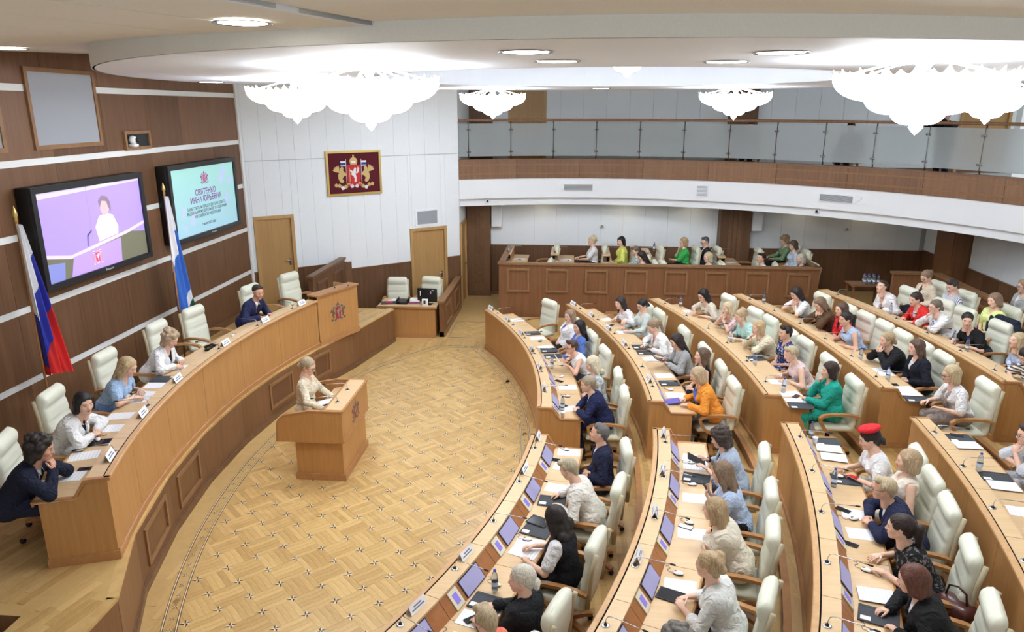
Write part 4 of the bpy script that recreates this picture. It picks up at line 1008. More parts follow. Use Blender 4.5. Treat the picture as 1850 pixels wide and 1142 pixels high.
class Soup:
    """vertices, faces and material indices of one mesh"""
    def __init__(s): s.V = []; s.Fc = []; s.M = []; s.n = 0
    def add(s, V, Q, mi=0, mat=None):
        V = np.asarray(V, float)
        if mat is not None: A = np.array(mat); V = V @ A[:3, :3].T + A[:3, 3]
        s.V.append(V); s.Fc.extend((np.asarray(Q) + s.n).tolist() if not isinstance(Q, list) else [[i + s.n for i in f] for f in Q]); s.M.extend([mi] * len(Q)); s.n += len(V); return s
    def addmb(s, mb, mi=0, mat=None): return s.add(np.array(mb.v), [list(f) for f in mb.f], mi, mat)
    def mesh(s, name, mats):
        me = bpy.data.meshes.new(name); me.from_pydata(np.concatenate(s.V).tolist(), [], s.Fc)
        for m in mats: me.materials.append(m)
        me.polygons.foreach_set('material_index', s.M); me.polygons.foreach_set('use_smooth', [True] * len(s.Fc)); me.update(); return me
# ---- canonical head (origin between the ears at eye height, x forward)
def head_geo(h):
    f = Field((-.15, -.12, -.21), (.15, .12, .15), h); k = .016
    f.ball((-.016, 0, .032), (.098, .076, .084), k); f.cone((.028, 0, .03), (.044, 0, -.06), .064, .046, .03)
    for s_ in (-1, 1):
        f.cone((.0, s_*.05, -.045), (.056, s_*.014, -.09), .022, .02, .03); f.ball((.06, s_*.04, -.022), .03, .025)
        f.cone((-.012, s_*.078, .012), (-.016, s_*.08, -.022), .018, .012, .008, flat=((0, 1, 0), 2.2))
        f.ball((.102, s_*.032, .001), .015, .014, True)
    f.ball((.066, 0, -.096), .022, .022); f.cone((.08, -.034, .02), (.08, .034, .02), .014, None, .02)
    f.cone((.09, 0, .008), (.11, 0, -.03), .007, .0125, .012); f.cone((.1, -.011, -.036), (.1, .011, -.036), .008, None, .008)
    f.cone((.086, -.016, -.064), (.086, .016, -.064), .012, None, .014)
    f.cone((-.02, 0, -.07), (-.04, 0, -.21), .052, .054, .03)
    return f.mesh()
HEADS = {'near': head_geo(.0078), 'far': head_geo(.0125)}
def uvs(c, r, nu=8, nv=6):
    v = []; f = []
    for i in range(nv + 1):
        for j in range(nu):
            a = math.pi * i / nv; b = 2 * math.pi * j / nu; v.append((c[0] + r[0]*math.sin(a)*math.cos(b), c[1] + r[1]*math.sin(a)*math.sin(b), c[2] + r[2]*math.cos(a)))
    for i in range(nv):
        for j in range(nu): f.append([i*nu+j, (i+1)*nu+j, (i+1)*nu+(j+1) % nu, i*nu+(j+1) % nu])
    return v, f
def add_head(soup, Mh, lod, down):
    V, Q = HEADS[lod]; soup.add(V, Q, 0, Mh)
    for s_ in (-1, 1):
        if not down:
            soup.add(*uvs((.079, s_*.032, .0), (.0125, .0155, .0085)), 1, Mh); soup.add(*uvs((.0885, s_*.033, .0), (.0045, .0062, .0062), 8, 5), 2, Mh)
            soup.addmb(MB().tube([(.086, s_*.018, .004), (.0915, s_*.032, .0085), (.084, s_*.048, .003)], .0026, 5), 2, Mh)
        else:
            soup.addmb(MB().tube([(.087, s_*.018, -.004), (.091, s_*.032, -.006), (.084, s_*.048, -.003)], .003, 5), 2, Mh)
        soup.addmb(MB().tube([(.0945, s_*.014, .022), (.095, s_*.03, .028), (.084, s_*.052, .022)], .0042, 5), 3, Mh)
    soup.addmb(MB().tube([(.089, -.024, -.063), (.0985, -.008, -.059), (.0985, .008, -.059), (.089, .024, -.063)], [.002, .0058, .0058, .002], 6), 4, Mh)
    soup.addmb(MB().tube([(.089, -.022, -.066), (.0965, 0, -.07), (.089, .022, -.066)], [.002, .0062, .002], 6), 4, Mh)
# ---- hair styles, head space
def hair_geo(style):
    h = .0095; f = Field((-.32, -.22, -.62), (.2, .22, .26), h); k = .02; rs = random.Random(hash(style) % 1000 if False else len(style) * 7 + ord(style[0]))
    tight = style in ('man', 'short')
    f.ball((-.022, 0, .042), (.102, .081, .085) if tight else (.112, .091, .098), k)
    if style in ('bob', 'long', 'wave', 'curl', 'half'):
        for s_ in (-1, 1):
            f.cone((.015, s_*.07, .05), (.0, s_*.088, -.08 if style != 'curl' else -.05), .035, .03, .03); f.cone((-.05, s_*.06, 0), (-.05, s_*.075, -.1), .04, .035, .03)
        f.cone((-.075, 0, .0), (-.075, 0, -.1), .065, .055, .04)
    if style in ('long', 'half'):
        L = -.36 if style == 'long' else -.27
        for s_ in (-1, 0, 1): f.cone((-.085, s_*.05, -.06), (-.125 - .01 * abs(s_), s_*.06, L - .02 * (s_ == 0)), .05, .035, .03, flat=((1, 0, 0), 1.35))
        for s_ in (-1, 1): f.cone((-.02, s_*.09, -.07), (-.035, s_*.115, -.25), .03, .022, .02)
    if style == 'verylong':
        for s_ in (-1, 1): f.cone((.01, s_*.072, .04), (-.02, s_*.088, -.1), .034, .03, .03)
        for s_ in (-1, 0, 1): f.cone((-.08, s_*.055, -.0), (-.135, s_*.065, -.5), .055, .045, .03, flat=((1, 0, 0), 1.3))
    if style == 'wave':
        for i in range(26):
            a = rs.uniform(-1, 1); z = rs.uniform(-.22, -.02); f.ball((-.07 - .04 * rs.random(), a * .1, z), rs.uniform(.028, .045), .02)
        for s_ in (-1, 1): f.cone((-.02, s_*.09, -.06), (-.02, s_*.1, -.2), .032, .025, .02)
    if style == 'curl':
        for i in range(60):
            a = rs.uniform(0, 6.28); e = rs.uniform(-.5, 1.4); c_ = (-.03 + .115 * math.cos(a) * math.cos(e), .1 * math.sin(a) * math.cos(e), .045 + .095 * math.sin(e))
            if c_[0] > .035 and c_[2] < .06: continue
            f.ball(c_, rs.uniform(.02, .032), .012)
    if style in ('pony', 'bun', 'lowbun', 'updo'):
        f.cone((-.06, 0, .02), (-.07, 0, -.06), .06, .04, .03)
    if style == 'pony':
        f.cone((-.12, 0, .03), (-.165, 0, .02), .025, .035, .02); f.cone((-.165, 0, .02), (-.16, 0, -.24), .042, .022, .03)
    if style == 'bun': f.ball((-.128, 0, .05), (.042, .045, .045), .012)
    if style == 'lowbun': f.ball((-.125, 0, -.035), (.042, .055, .042), .012); f.ball((-.135, .03, -.06), .025, .012)
    if style == 'updo':
        for i in range(9): a = i * .7; f.ball((-.085 + .03 * math.cos(a), .045 * math.sin(a), .085 + .03 * math.sin(a * 1.7)), .036, .015)
        f.ball((-.13, 0, .0), .04, .02)
    if style == 'short':
        f.cone((-.07, 0, .0), (-.075, 0, -.06), .055, .035, .03)
        for s_ in (-1, 1): f.cone((.0, s_*.066, .05), (-.01, s_*.078, -.02), .028, .018, .02)
        f.cone((.05, -.04, .1), (.06, .04, .105), .03, .03, .03)
    if style == 'man': f.cone((-.07, 0, .0), (-.075, 0, -.05), .05, .03, .03); f.cone((.03, -.03, .105), (.045, .03, .105), .025, None, .03)
    # open the face
    f.ball((.105, 0, -.035), (.075, .074, .088), .012, True)
    if style in ('man', 'short', 'pony', 'bun', 'lowbun', 'updo'):
        for s_ in (-1, 1): f.ball((.0, s_*.088, -.035), (.045, .028, .045), .012, True)
    if style == 'man': f.ball((.125, 0, .03), (.056, .07, .06), .01, True)
    if style in ('pony', 'bun', 'lowbun', 'updo', 'verylong', 'half'): f.ball((.13, 0, .015), (.07, .06, .05), .01, True)
    s = Soup(); V, Q = f.mesh()
    rr = np.random.default_rng(3); V = V + .0018 * np.sin(V[:, [1]] * 420 + V[:, [0]] * 90) * np.array([[1, 1, 0]])
    s.add(V, Q); return s
_HAIR = {}
def hair_mesh(style):
    if style not in _HAIR: _HAIR[style] = hair_geo(style).mesh('hair_' + style, [M_BLACK])
    return _HAIR[style]
def hair_mat(rgb):
    nm = 'hair %d %d %d' % rgb
    if nm in MATS: return MATS[nm]
    m, nt, b = new_mat(nm); tc_ = nt.nodes.new('ShaderNodeTexCoord'); mp = nt.nodes.new('ShaderNodeMapping'); mp.inputs['Scale'].default_value = (90, 150, 9)
    n = nt.nodes.new('ShaderNodeTexNoise'); n.inputs['Scale'].default_value = 1; n.inputs['Detail'].default_value = 3; r = nt.nodes.new('ShaderNodeValToRGB')
    c = srgb(*rgb); lum = .3*c[0] + .59*c[1] + .11*c[2]; c = tuple(x * .78 + lum * .22 for x in c[:3]) + (1,); r.color_ramp.elements[0].position = .3; r.color_ramp.elements[1].position = .7
    r.color_ramp.elements[0].color = tuple(x * .55 for x in c[:3]) + (1,); r.color_ramp.elements[1].color = tuple(min(1, x * 1.12 + .003) for x in c[:3]) + (1,)
    bp = nt.nodes.new('ShaderNodeBump'); bp.inputs['Strength'].default_value = .5; bp.inputs['Distance'].default_value = .006
    nt.links.new(tc_.outputs['Object'], mp.inputs[0]); nt.links.new(mp.outputs[0], n.inputs['Vector']); nt.links.new(n.outputs[0], r.inputs[0]); nt.links.new(r.outputs[0], b.inputs['Base Color'])
    nt.links.new(n.outputs[0], bp.inputs['Height']); nt.links.new(bp.outputs[0], b.inputs['Normal'])
    b.inputs['Roughness'].default_value = .45; b.inputs['Specular IOR Level'].default_value = .35; MATS[nm] = m; return m
def cloth(rgb, pattern=None, rgb2=None):
    nm = 'cloth %s %s %s' % (rgb, pattern, rgb2)
    if nm in MATS: return MATS[nm]
    m, nt, b = new_mat(nm); b.inputs['Roughness'].default_value = .8; b.inputs['Specular IOR Level'].default_value = .2
    tc_ = nt.nodes.new('ShaderNodeTexCoord'); n = nt.nodes.new('ShaderNodeTexNoise'); n.inputs['Scale'].default_value = 10; n.inputs['Detail'].default_value = 3; n.inputs['Distortion'].default_value = 1.2
    nt.links.new(tc_.outputs['Object'], n.inputs['Vector'])
    bp = nt.nodes.new('ShaderNodeBump'); bp.inputs['Strength'].default_value = .8; bp.inputs['Distance'].default_value = .06
    nt.links.new(n.outputs[0], bp.inputs['Height']); nt.links.new(bp.outputs[0], b.inputs['Normal'])
    c = srgb(*rgb); r = nt.nodes.new('ShaderNodeValToRGB')
    if pattern in ('stripe', 'plaid'):
        w_ = nt.nodes.new('ShaderNodeTexWave'); w_.bands_direction = 'Y' if pattern == 'stripe' else 'Z'; w_.inputs['Scale'].default_value = 14 if pattern == 'stripe' else 9
        nt.links.new(tc_.outputs['Object'], w_.inputs['Vector']); src = w_.outputs[1]; lo, hi = .45, .6
        if pattern == 'plaid':
            w2 = nt.nodes.new('ShaderNodeTexWave'); w2.bands_direction = 'Y'; w2.inputs['Scale'].default_value = 9; nt.links.new(tc_.outputs['Object'], w2.inputs['Vector'])
            mx = nt.nodes.new('ShaderNodeMath'); mx.operation = 'MULTIPLY'; nt.links.new(w_.outputs[1], mx.inputs[0]); nt.links.new(w2.outputs[1], mx.inputs[1]); src = mx.outputs[0]; lo, hi = .2, .4
    elif pattern == 'bands':
        w_ = nt.nodes.new('ShaderNodeTexWave'); w_.bands_direction = 'Z'; w_.inputs['Scale'].default_value = 7; nt.links.new(tc_.outputs['Object'], w_.inputs['Vector']); src = w_.outputs[1]; lo, hi = .5, .6
    elif pattern == 'print':
        v = nt.nodes.new('ShaderNodeTexNoise'); v.inputs['Scale'].default_value = 26; v.inputs['Detail'].default_value = 2; nt.links.new(tc_.outputs['Object'], v.inputs['Vector']); src = v.outputs[0]; lo, hi = .55, .62
    else: src = n.outputs[0]; lo, hi = .25, .75; rgb2 = None
    r.color_ramp.elements[0].position = lo; r.color_ramp.elements[1].position = hi
    r.color_ramp.elements[0].color = c if rgb2 else tuple(x * .92 for x in c[:3]) + (1,); r.color_ramp.elements[1].color = srgb(*rgb2) if rgb2 else tuple(min(1, x * 1.05) for x in c[:3]) + (1,)
    nt.links.new(src, r.inputs[0]); nt.links.new(r.outputs[0], b.inputs['Base Color']); MATS[nm] = m; return m
def skin_mat(t):
    rgb = [(232, 190, 166), (222, 176, 150), (214, 164, 138)][t]
    nm = 'skin %d' % t
    if nm in MATS: return MATS[nm]
    m = plain(nm, rgb, .5, spec=.35, noise=.04, nscale=25); b = m.node_tree.nodes['Principled BSDF']; b.inputs['Subsurface Weight'].default_value = .0; return m
M_EYEW = plain('eye white', (236, 232, 228), .3); M_IRIS = plain('iris', (58, 44, 38), .3); M_LIP = plain('lips', (188, 104, 100), .45); M_LIPM = plain('lips pale', (190, 130, 114), .5)
def hand(soup, wrist, dirv, back, side, curl=.5, mi=0, spread=.06):
    """palm and five jointed fingers; dirv along the hand, back = normal of the back of the hand, side +1 left hand, -1 right"""
    d = Vector(dirv).normalized(); b = Vector(back); b = (b - d * b.dot(d)).normalized(); r = d.cross(b) * side    # r: toward the thumb side
    w_ = Vector(wrist); v = []; f = []; n = 8
    for t, hw, ht in ((-.02, .024, .019), (.02, .033, .017), (.055, .04, .015), (.088, .038, .011)):
        c = w_ + d * t
        for j in range(n): a = 2*math.pi*j/n; v.append(c + r * (hw*math.cos(a)) + b * (ht*math.sin(a)))
    for i in range(3):
        for j in range(n): f.append([i*n+j, i*n+(j+1) % n, (i+1)*n+(j+1) % n, (i+1)*n+j])
    f += [[n-1-j for j in range(n)], [3*n+j for j in range(n)]]
    soup.add([tuple(p) for p in v], f, mi)
    for k, L in enumerate((.066, .074, .069, .054)):
        off = (.028 - k * .0185); base = w_ + d * (.084 - .004 * abs(k - 1)) + r * off
        dr = (d + r * (spread * (1.5 - k))).normalized(); pts = [base - dr * .012]; p = base; ang = curl * .55
        for sg_, fr in enumerate((.45, .32, .23)):
            q_ = (dr * math.cos(ang) - b * math.sin(ang)).normalized(); pts.append(p) if sg_ == 0 else None; p = p + q_ * (L * fr); pts.append(p); ang += curl * .95
        soup.addmb(MB().tube(pts, [.0095, .0095, .0088, .0078, .006], 6), mi)
    base = w_ + d * .028 + r * .028; q1 = (d * .72 + r * .62 - b * .3).normalized(); q2 = (d * .9 + r * .2 - b * (.3 + curl * .3)).normalized()
    soup.addmb(MB().tube([base - q1 * .01, base + q1 * .034, base + q1 * .034 + q2 * .03, base + q1 * .034 + q2 * .052], [.013, .0115, .0095, .0065], 6), mi)
def ik(S, T, l1, l2, pole):
    S, T, pole = Vector(S), Vector(T), Vector(pole); d = T - S; L = min(d.length, (l1 + l2) * .985); dn = d.normalized(); T = S + dn * L
    a = (l1*l1 - l2*l2 + L*L) / (2*L); h = math.sqrt(max(0, l1*l1 - a*a)); p = (pole - dn * pole.dot(dn)).normalized()
    return S + dn * a + p * h, T
POSES = {  # right wrist (y<0), left wrist; hand dirs; pole; curl
 'desk': dict(r=(.36, -.15, .797), l=(.36, .15, .797), rd=(.8, .5, -.05), ld=(.8, -.5, -.05), back=(0, 0, 1), curl=.35),
 'clasp': dict(r=(.37, -.085, .81), l=(.37, .085, .81), rd=(.6, .8, .12), ld=(.6, -.8, .12), back=(.35, 0, .9), curl=.95),
 'lap': dict(r=(.12, -.09, .73), l=(.12, .09, .73), rd=(.7, .7, -.1), ld=(.7, -.7, -.1), back=(0, 0, 1), curl=.6),
 'write': dict(r=(.38, -.12, .80), l=(.34, .17, .797), rd=(.9, .3, -.1), ld=(.6, -.8, 0), back=(0, -.3, 1), curl=.75),
 'read': dict(r=(.34, -.13, .87), l=(.34, .13, .87), rd=(.85, .2, .45), ld=(.85, -.2, .45), back=(-.2, 0, .3), curl=.6),
 'phone': dict(r=(.31, -.06, .92), l=(.31, .06, .90), rd=(.6, .15, .75), ld=(.6, -.25, .7), back=(.7, 0, -.2), curl=.8),
 'cross': dict(r=(.2, .06, .82), l=(.19, -.06, .85), rd=(.1, 1, .1), ld=(.1, -1, .1), back=(1, 0, .2), curl=.4),
 'chin': dict(r='chin', l=(.32, -.02, .80), rd=(-.15, .3, 1), ld=(.3, -1, 0), back=(.6, -.6, .3), curl=1.1),
 'chinl': dict(l='chin', r=(.32, .02, .80), ld=(-.15, -.3, 1), rd=(.3, 1, 0), back=(.6, .6, .3), curl=1.1),
 'clasp_chin': dict(r='chin', l='chin', rd=(-.05, .42, .9), ld=(-.05, -.42, .9), back=(1, 0, .2), curl=1.0),
 'reach': dict(r=(.30, -.18, .80), l=(.36, .42, .95), rd=(.9, .3, -.1), ld=(.6, .6, -.4), back=(0, 0, 1), curl=.4),
 'lectern': dict(r=(.36, -.26, .0), l=(.36, .2, .0), rd=(.95, .1, -.1), ld=(.95, -.1, -.1), back=(0, 0, 1), curl=.3),
 'camera': dict(r=(.22, -.06, 1.5), l=(.3, .06, 1.47), rd=(.7, .4, .5), ld=(.9, -.3, .4), back=(0, -.6, .5), curl=.9),
}
SPECS = []
def person(label, loc, rz, pose='desk', lean=6, yaw=0, pitch=0, roll=0, sex='f', skin=0, hair='bob', haircol=(90, 66, 50), top='jacket', col=(230, 230, 230), pat=None, col2=None, inner=None, sleeve=None, bottom='trousers', bcol=(40, 42, 50), glasses=False, h=.015, standing=False, extra=None, group=None, back=None, size=1.0):
    root = empty('person', loc, rz); tag(root, label, 'person', group)
    root.scale = (size,) * 3
    m = sex == 'm'; sw = .185 if m else .16; bl = 1.06 if m else 1.0
    ph = R_(lean); up = Vector((math.sin(ph), 0, math.cos(ph))); fw = Vector((math.cos(ph), 0, -math.sin(ph)))
    P = Vector((-.03, 0, .66)) if not standing else Vector((0, 0, .93))
    Nk = P + up * ((.425 if not standing else .46) * bl); Ht = Nk + up * .05 + Vector((.035 + .06 * math.sin(ph), 0, .135))
    Mh = Matrix.Translation(Ht) @ Matrix.Rotation(R_(yaw), 4, 'Z') @ Matrix.Rotation(R_(pitch), 4, 'Y') @ Matrix.Rotation(R_(roll), 4, 'X') @ Matrix.Scale(1.04 if m else 1.0, 4)
    po = POSES[pose]; arms = {}
    desk_z = 0
    for key, s_ in (('r', -1), ('l', 1)):
        Sh = Nk + Vector((0, s_ * sw, 0)) - up * .045; T = po[key]
        if isinstance(T, str):
            T = Mh @ Vector((.125, s_ * .05, -.205)); pole = Vector((.35, s_ * .5, -1)); T = Vector(T)
        else:
            T = Vector(T)
            if pose == 'lectern': T.z = 1.02 + .0; T.x += .0
            if pose in ('lap', 'cross'): T = T + Vector((.25 * math.sin(ph), 0, 0))
            pole = Vector((-.35, s_ * .9, -.75)) if pose not in ('desk', 'clasp', 'write', 'read') else Vector((-.15, s_ * .6, -.75))
        l1 = .275 * bl; l2 = .245 * bl
        if T.z < .82 and not standing and pose not in ('lap', 'cross'): # elbow stays above the desk when it lies past the edge
            pass
        E, Wr = ik(Sh, T, l1, l2, pole)
        if pose in ('desk', 'clasp', 'write', 'read', 'clasp_chin', 'chin', 'chinl', 'reach') and not standing:
            for pz in np.linspace(-.6, .4, 9):
                if E.z >= .812 or E.x < .2: break
                E, Wr = ik(Sh, T, l1, l2, Vector((-.1, s_ * .8, pz)))
        arms[s_] = (Sh, E, Wr)
    # legs
    legs = {}
    for s_ in (-1, 1):
        if standing: legs[s_] = (P + Vector((0, s_*.09, -.04)), Vector((.02, s_*.095, .5)), Vector((-.01, s_*.1, .09)))
        else: legs[s_] = (P + Vector((.02, s_*.09, -.02)), Vector((.4, s_*.1, .602)), Vector((.33 - .04 * s_, s_*.09, .1)))
    lo = np.array([-.42, -.5, -.02]); hi = np.array([.72, .55, 1.45 if not standing else 1.85])
    pts = [v for a in arms.values() for v in a]
    lo = np.minimum(lo, np.min([list(p) for p in pts], 0) - .1); hi = np.maximum(hi, np.max([list(p) for p in pts], 0) + .1)
    lo[0] = max(lo[0], -.36)
    def torso(f, e, full=True, waist=1.0):
        w_ = (1.12 if m else 1.0) * waist; k = .05
        f.cone(P + Vector((0, -.075, -.01)), P + Vector((0, .075, -.01)), .118 + e, None, k)
        c = P + up * .17; f.cone(c + Vector((0, -.05*w_, 0)), c + Vector((0, .05*w_, 0)), .1 + e, None, k)
        c = P + up * .31; f.cone(c + Vector((0, -.075*w_, 0)), c + Vector((0, .075*w_, 0)), .105 + e, None, k)
        c = Nk - up * .055; f.cone(c + Vector((-.005, -sw*.78, 0)), c + Vector((-.005, sw*.78, 0)), .062 + e, None, k)
        f.cone(P + up * .1, Nk - up * .06, .1 + e, .075 + e, k)
        if not m:
            for s_ in (-1, 1): f.ball(P + up * .295 + fw * .085 + Vector((0, s_*.062, 0)), .062 + e, .035)
        f.cone(Nk - up * .05, Nk + up * .02, .07 + e*.5, .055 + e*.3, .04)
    def arm(f, e, frac):
        for s_, (Sh, E, Wr) in arms.items():
            f.cone(Sh, E if frac >= .5 else Sh + (E - Sh) * (frac * 2), .05*bl + e, (.042 if frac >= .5 else .046)*bl + e, .03)
            if frac > .5: t = (frac - .5) * 2; f.cone(E, E + (Wr - E) * t, .042*bl + e, (.042 - .013*t)*bl + e, .02)
    def leg(f, e, frac, merge=False):
        for s_, (Hp, Kn, An) in legs.items():
            f.cone(Hp, Kn, .082*bl + e, .06 + e, .05)
            if frac > .5: t = (frac - .5) * 2; f.cone(Kn, Kn + (An - Kn) * t, .056 + e, .056 - .02*t + e, .03)
        if merge: f.cone((legs[-1][0] + legs[1][0]) / 2, (legs[-1][1] + legs[1][1]) / 2 - Vector((0, 0, .0 if standing else .02)), .08 + e, .06 + e, .06)
    # body
    f = Field(lo, hi, max(h * 1.15, .0145) if top in ('jacket', 'blouse', 'dress', 'tee') else h * 1.05); torso(f, -.012); arm(f, -.004 if True else 0, 1.0); leg(f, -.006, 1.0)
    f.cone(Nk - up * .03, Ht + Vector((-.02, 0, -.08)), .052*bl, .05*bl, .03)
    so = Soup(); so.add(*f.mesh()); down = pitch > 14
    lod = 'near' if h < .0145 else 'far'; add_head(so, Mh, lod, down)
    for s_, (Sh, E, Wr) in arms.items():
        key = 'r' if s_ < 0 else 'l'; dv = Vector(po[key + 'd']); bk = Vector(po['back'])
        if pose in ('chin',) and key == 'l': bk = Vector((0, 0, 1))
        if pose in ('chinl',) and key == 'r': bk = Vector((0, 0, 1))
        hand(so, Wr, dv, Vector((bk.x, bk.y * (1 if pose not in ('clasp', 'clasp_chin', 'phone', 'read') else -s_), bk.z)), s_, po['curl'])
    sk = skin_mat(skin); obj('body', so.mesh('body', [sk, M_EYEW, M_IRIS, hair_mat(haircol) if haircol else M_IRIS, M_LIPM if m else M_LIP]), root)
    # hair
    if hair:
        hm = hair_mesh(hair); ho = obj('hair', hm, root, Mh); ho.material_slots[0].link = 'OBJECT'; ho.material_slots[0].material = hair_mat(haircol)
    # lower garment
    if bottom:
        f = Field(lo, hi, h * 1.15); e = .014; f.cone(P + Vector((0, -.075, -.01)), P + Vector((0, .075, -.01)), .118 + e, None, .05)
        if bottom == 'skirt': leg(f, e + .012, .5 if not standing else .75, True)
        else: leg(f, e, .97)
        V, Q = f.mesh(); s2 = Soup(); s2.add(V, Q); obj(bottom, s2.mesh(bottom, [cloth(bcol) if not isinstance(bcol, str) else M_BLACK]), root)
    # upper garment
    fr = {'jacket': .97, 'blouse': .97, 'tee': .36, 'sleeveless': 0, 'dress': .42, 'shirt': .97}.get(top, .97) if sleeve is None else sleeve
    e = .026 if top == 'jacket' else .014
    f = Field(lo, hi, h); torso(f, e, waist=1.06 if top == 'jacket' else 1.0)
    if top == 'jacket': f.cone(P + Vector((0.01, -.09, .01)), P + Vector((0.01, .09, .01)), .135, None, .05)
    if top == 'dress': leg(f, .022, .5, True)
    if fr > 0: arm(f, e * .75 + (.012 if fr < .5 else 0), fr)
    if sleeve == .33: 
        for s_, (Sh, E, Wr) in arms.items(): f.ball(Sh + (E - Sh) * .3, .075, .03)
    fs = .165 + e
    if top == 'jacket':
        f.cone(Nk + fw * .06 + up * .05, P + up * .13 + fw * fs, .066, .012, .012, True); f.cone(Nk + up * .06, Nk + fw * .1 - up * .0, .058, .06, .012, True)
        for s_ in (-1, 1): f.cone(Nk + Vector((0, s_*.062, 0)) - fw * .01, P + up * .15 + fw * (.118 + e) + Vector((0, s_*.018, 0)), .016, .012, .01, flat=(fw, 1.0))
        f.cone(Nk - fw * .05 - Vector((0, .03, 0)) + up * .005, Nk - fw * .05 + Vector((0, .03, 0)) + up * .005, .026, None, .02)
    elif top in ('shirt',):
        f.cone(Nk + up * .06, Nk + fw * .06 + up * .01, .05, .035, .01, True)
    else:
        f.cone(Nk + up * .07, Nk + fw * .085 - up * .02, .07 if top != 'dress' else .06, .045, .012, True)
        if back == 'v': f.cone(Nk + fw * .05, P + up * .26 + fw * .16, .05, .01, .012, True)
    if fr < .1:
        for s_, (Sh, E, Wr) in arms.items(): f.ball(Sh + Vector((0, s_*.045, -.02)), (.07, .05, .085), .012, True)
    V, Q = f.mesh(); s3 = Soup(); s3.add(V, Q)
    gm = cloth(col, pat, col2); nm = {'jacket': 'jacket', 'blouse': 'blouse', 'tee': 'tee_shirt', 'sleeveless': 'sleeveless_top', 'dress': 'dress', 'shirt': 'shirt'}[top]
    obj(nm, s3.mesh(nm, [gm]), root)
    if inner is not None and top == 'jacket':
        f = Field(lo, hi, h * 1.2); torso(f, .008); f.cone(Nk + up * .07, Nk + fw * .08 - up * .01, .062, .04, .012, True); s4 = Soup(); s4.add(*f.mesh()); obj('under_shirt', s4.mesh('under_shirt', [cloth(inner)]), root)
        if m:
            for s_ in (-1, 1):   # shirt collar points and cuffs
                pass
            mbc = MB(); c0 = Nk + up * .02
            for s_ in (-1, 1): mbc.add([c0 + Vector((.02, s_*.055, .02)), c0 + fw * .075 + Vector((0, s_*.008, -.005)), c0 + fw * .085 + Vector((0, s_*.045, -.055)), c0 + Vector((.01, s_*.062, -.01))], [(0, 1, 2, 3), (3, 2, 1, 0)])
            mbc.build('collar', cloth(inner), root)
    if extra and 'vest' in extra:
        f = Field(lo, hi, h); torso(f, .024, waist=1.04); f.cone(Nk + up * .07, Nk + fw * .085 - up * .02, .078, .05, .012, True)
        for s_, (Sh, E, Wr) in arms.items(): f.ball(Sh + Vector((0, s_*.05, -.02)), (.075, .055, .09), .012, True)
        s6 = Soup(); s6.add(*f.mesh()); obj('vest', s6.mesh('vest', [cloth(extra['vest'])]), root)
    if extra and 'tie' in extra:
        a = Nk + fw * .095 - up * .015; b_ = P + up * .13 + fw * .135; mid = P + up * .29 + fw * .142
        MB().band([a, a - up * .03 + fw * .01, mid, b_], .0001 + .045, .012, (0, 1, 0)).build('tie', cloth(extra['tie']), root)
    if extra and 'scarf' in extra:
        mbs = MB()
        for s_ in (-1, 1): mbs.tube([Nk + Vector((-.07, s_*.03, .01)), Nk + Vector((-.0, s_*.085, 0)), Nk + fw * .11 + Vector((0, s_*.055, -.06)), P + up * .26 + fw * .165 + Vector((0, s_*.035, 0)), P + up * .14 + fw * .165 + Vector((0, s_*.03, 0))], [.024, .026, .026, .024, .02], 8)
        mbs.build('scarf', cloth(extra['scarf']), root)
    if extra and 'beads' in extra:
        pts = [Nk + Vector((.075 * math.cos(t) * 1.25 + .02, .075 * math.sin(t), -.0 - .055 * (1 + math.cos(t)) * .6)) for t in np.linspace(-2.4, 2.4, 17)]
        mbs = MB()
        for p in pts: mbs.lathe([(.001, -.008), (.007, -.004), (.007, .004), (.001, .008)], 6, 0, tuple(p))
        mbs.build('necklace', plain('pearl', (236, 228, 214), .3), root)
    if extra and 'hat' in extra:
        hm_ = MB().lathe([(.002, .05), (.07, .048), (.118, .028), (.128, .006), (.112, -.012), (.095, -.018), (.088, -.03)], 24, 0, (0, 0, 0), Matrix.Translation((-.025, 0, .125)) @ Matrix.Rotation(R_(8), 4, 'X')); o_ = hm_.build('hat', cloth(extra['hat']), root); o_.matrix_basis = Mh
    if extra and 'watch' in extra:
        Sh, E, Wr = arms[extra['watch']]; d_ = (Wr - E).normalized(); c = Wr - d_ * .035
        MB().tube([c - d_ * .012, c + d_ * .012], .034, 10).build('wristwatch', M_BLACK, root)
    if extra and 'gloves' in extra:
        sg_ = Soup()
        Sh, E, Wr = arms[1]; hand(sg_, Wr + Vector((0, 0, .004)), Vector(po['ld']), Vector(po['back']), 1, po['curl'])
        obj('glove', sg_.mesh('glove', [cloth(extra['gloves'])]), root)
    if extra and 'belt' in extra:
        c = P + up * .12; f = Field(lo, hi, h); f.cone(c + Vector((0, -.058, 0)), c + Vector((0, .058, 0)), .122, None, .01)
        z0 = c.z; f.F[:, :, (f.ax[2] < z0 - .018) | (f.ax[2] > z0 + .018)] = .1; s5 = Soup(); s5.add(*f.mesh()); obj('belt', s5.mesh('belt', [cloth(extra['belt'])]), root)
    if glasses:
        mg = MB()
        for s_ in (-1, 1):
            mg.tube([(.106, s_*.034 + .024*math.cos(t), -.002 + .018*math.sin(t)) for t in np.linspace(0, 2*math.pi, 13)], .0022, 5, 0, False)
            mg.tube([(.104, s_*.058, .003), (.05, s_*.078, .005), (-.02, s_*.083, .0)], .0022, 5)
        mg.tube([(.108, -.012, .002), (.11, 0, .005), (.108, .012, .002)], .0022, 5); og = mg.build('glasses', M_DGREY, root); og.matrix_basis = Mh
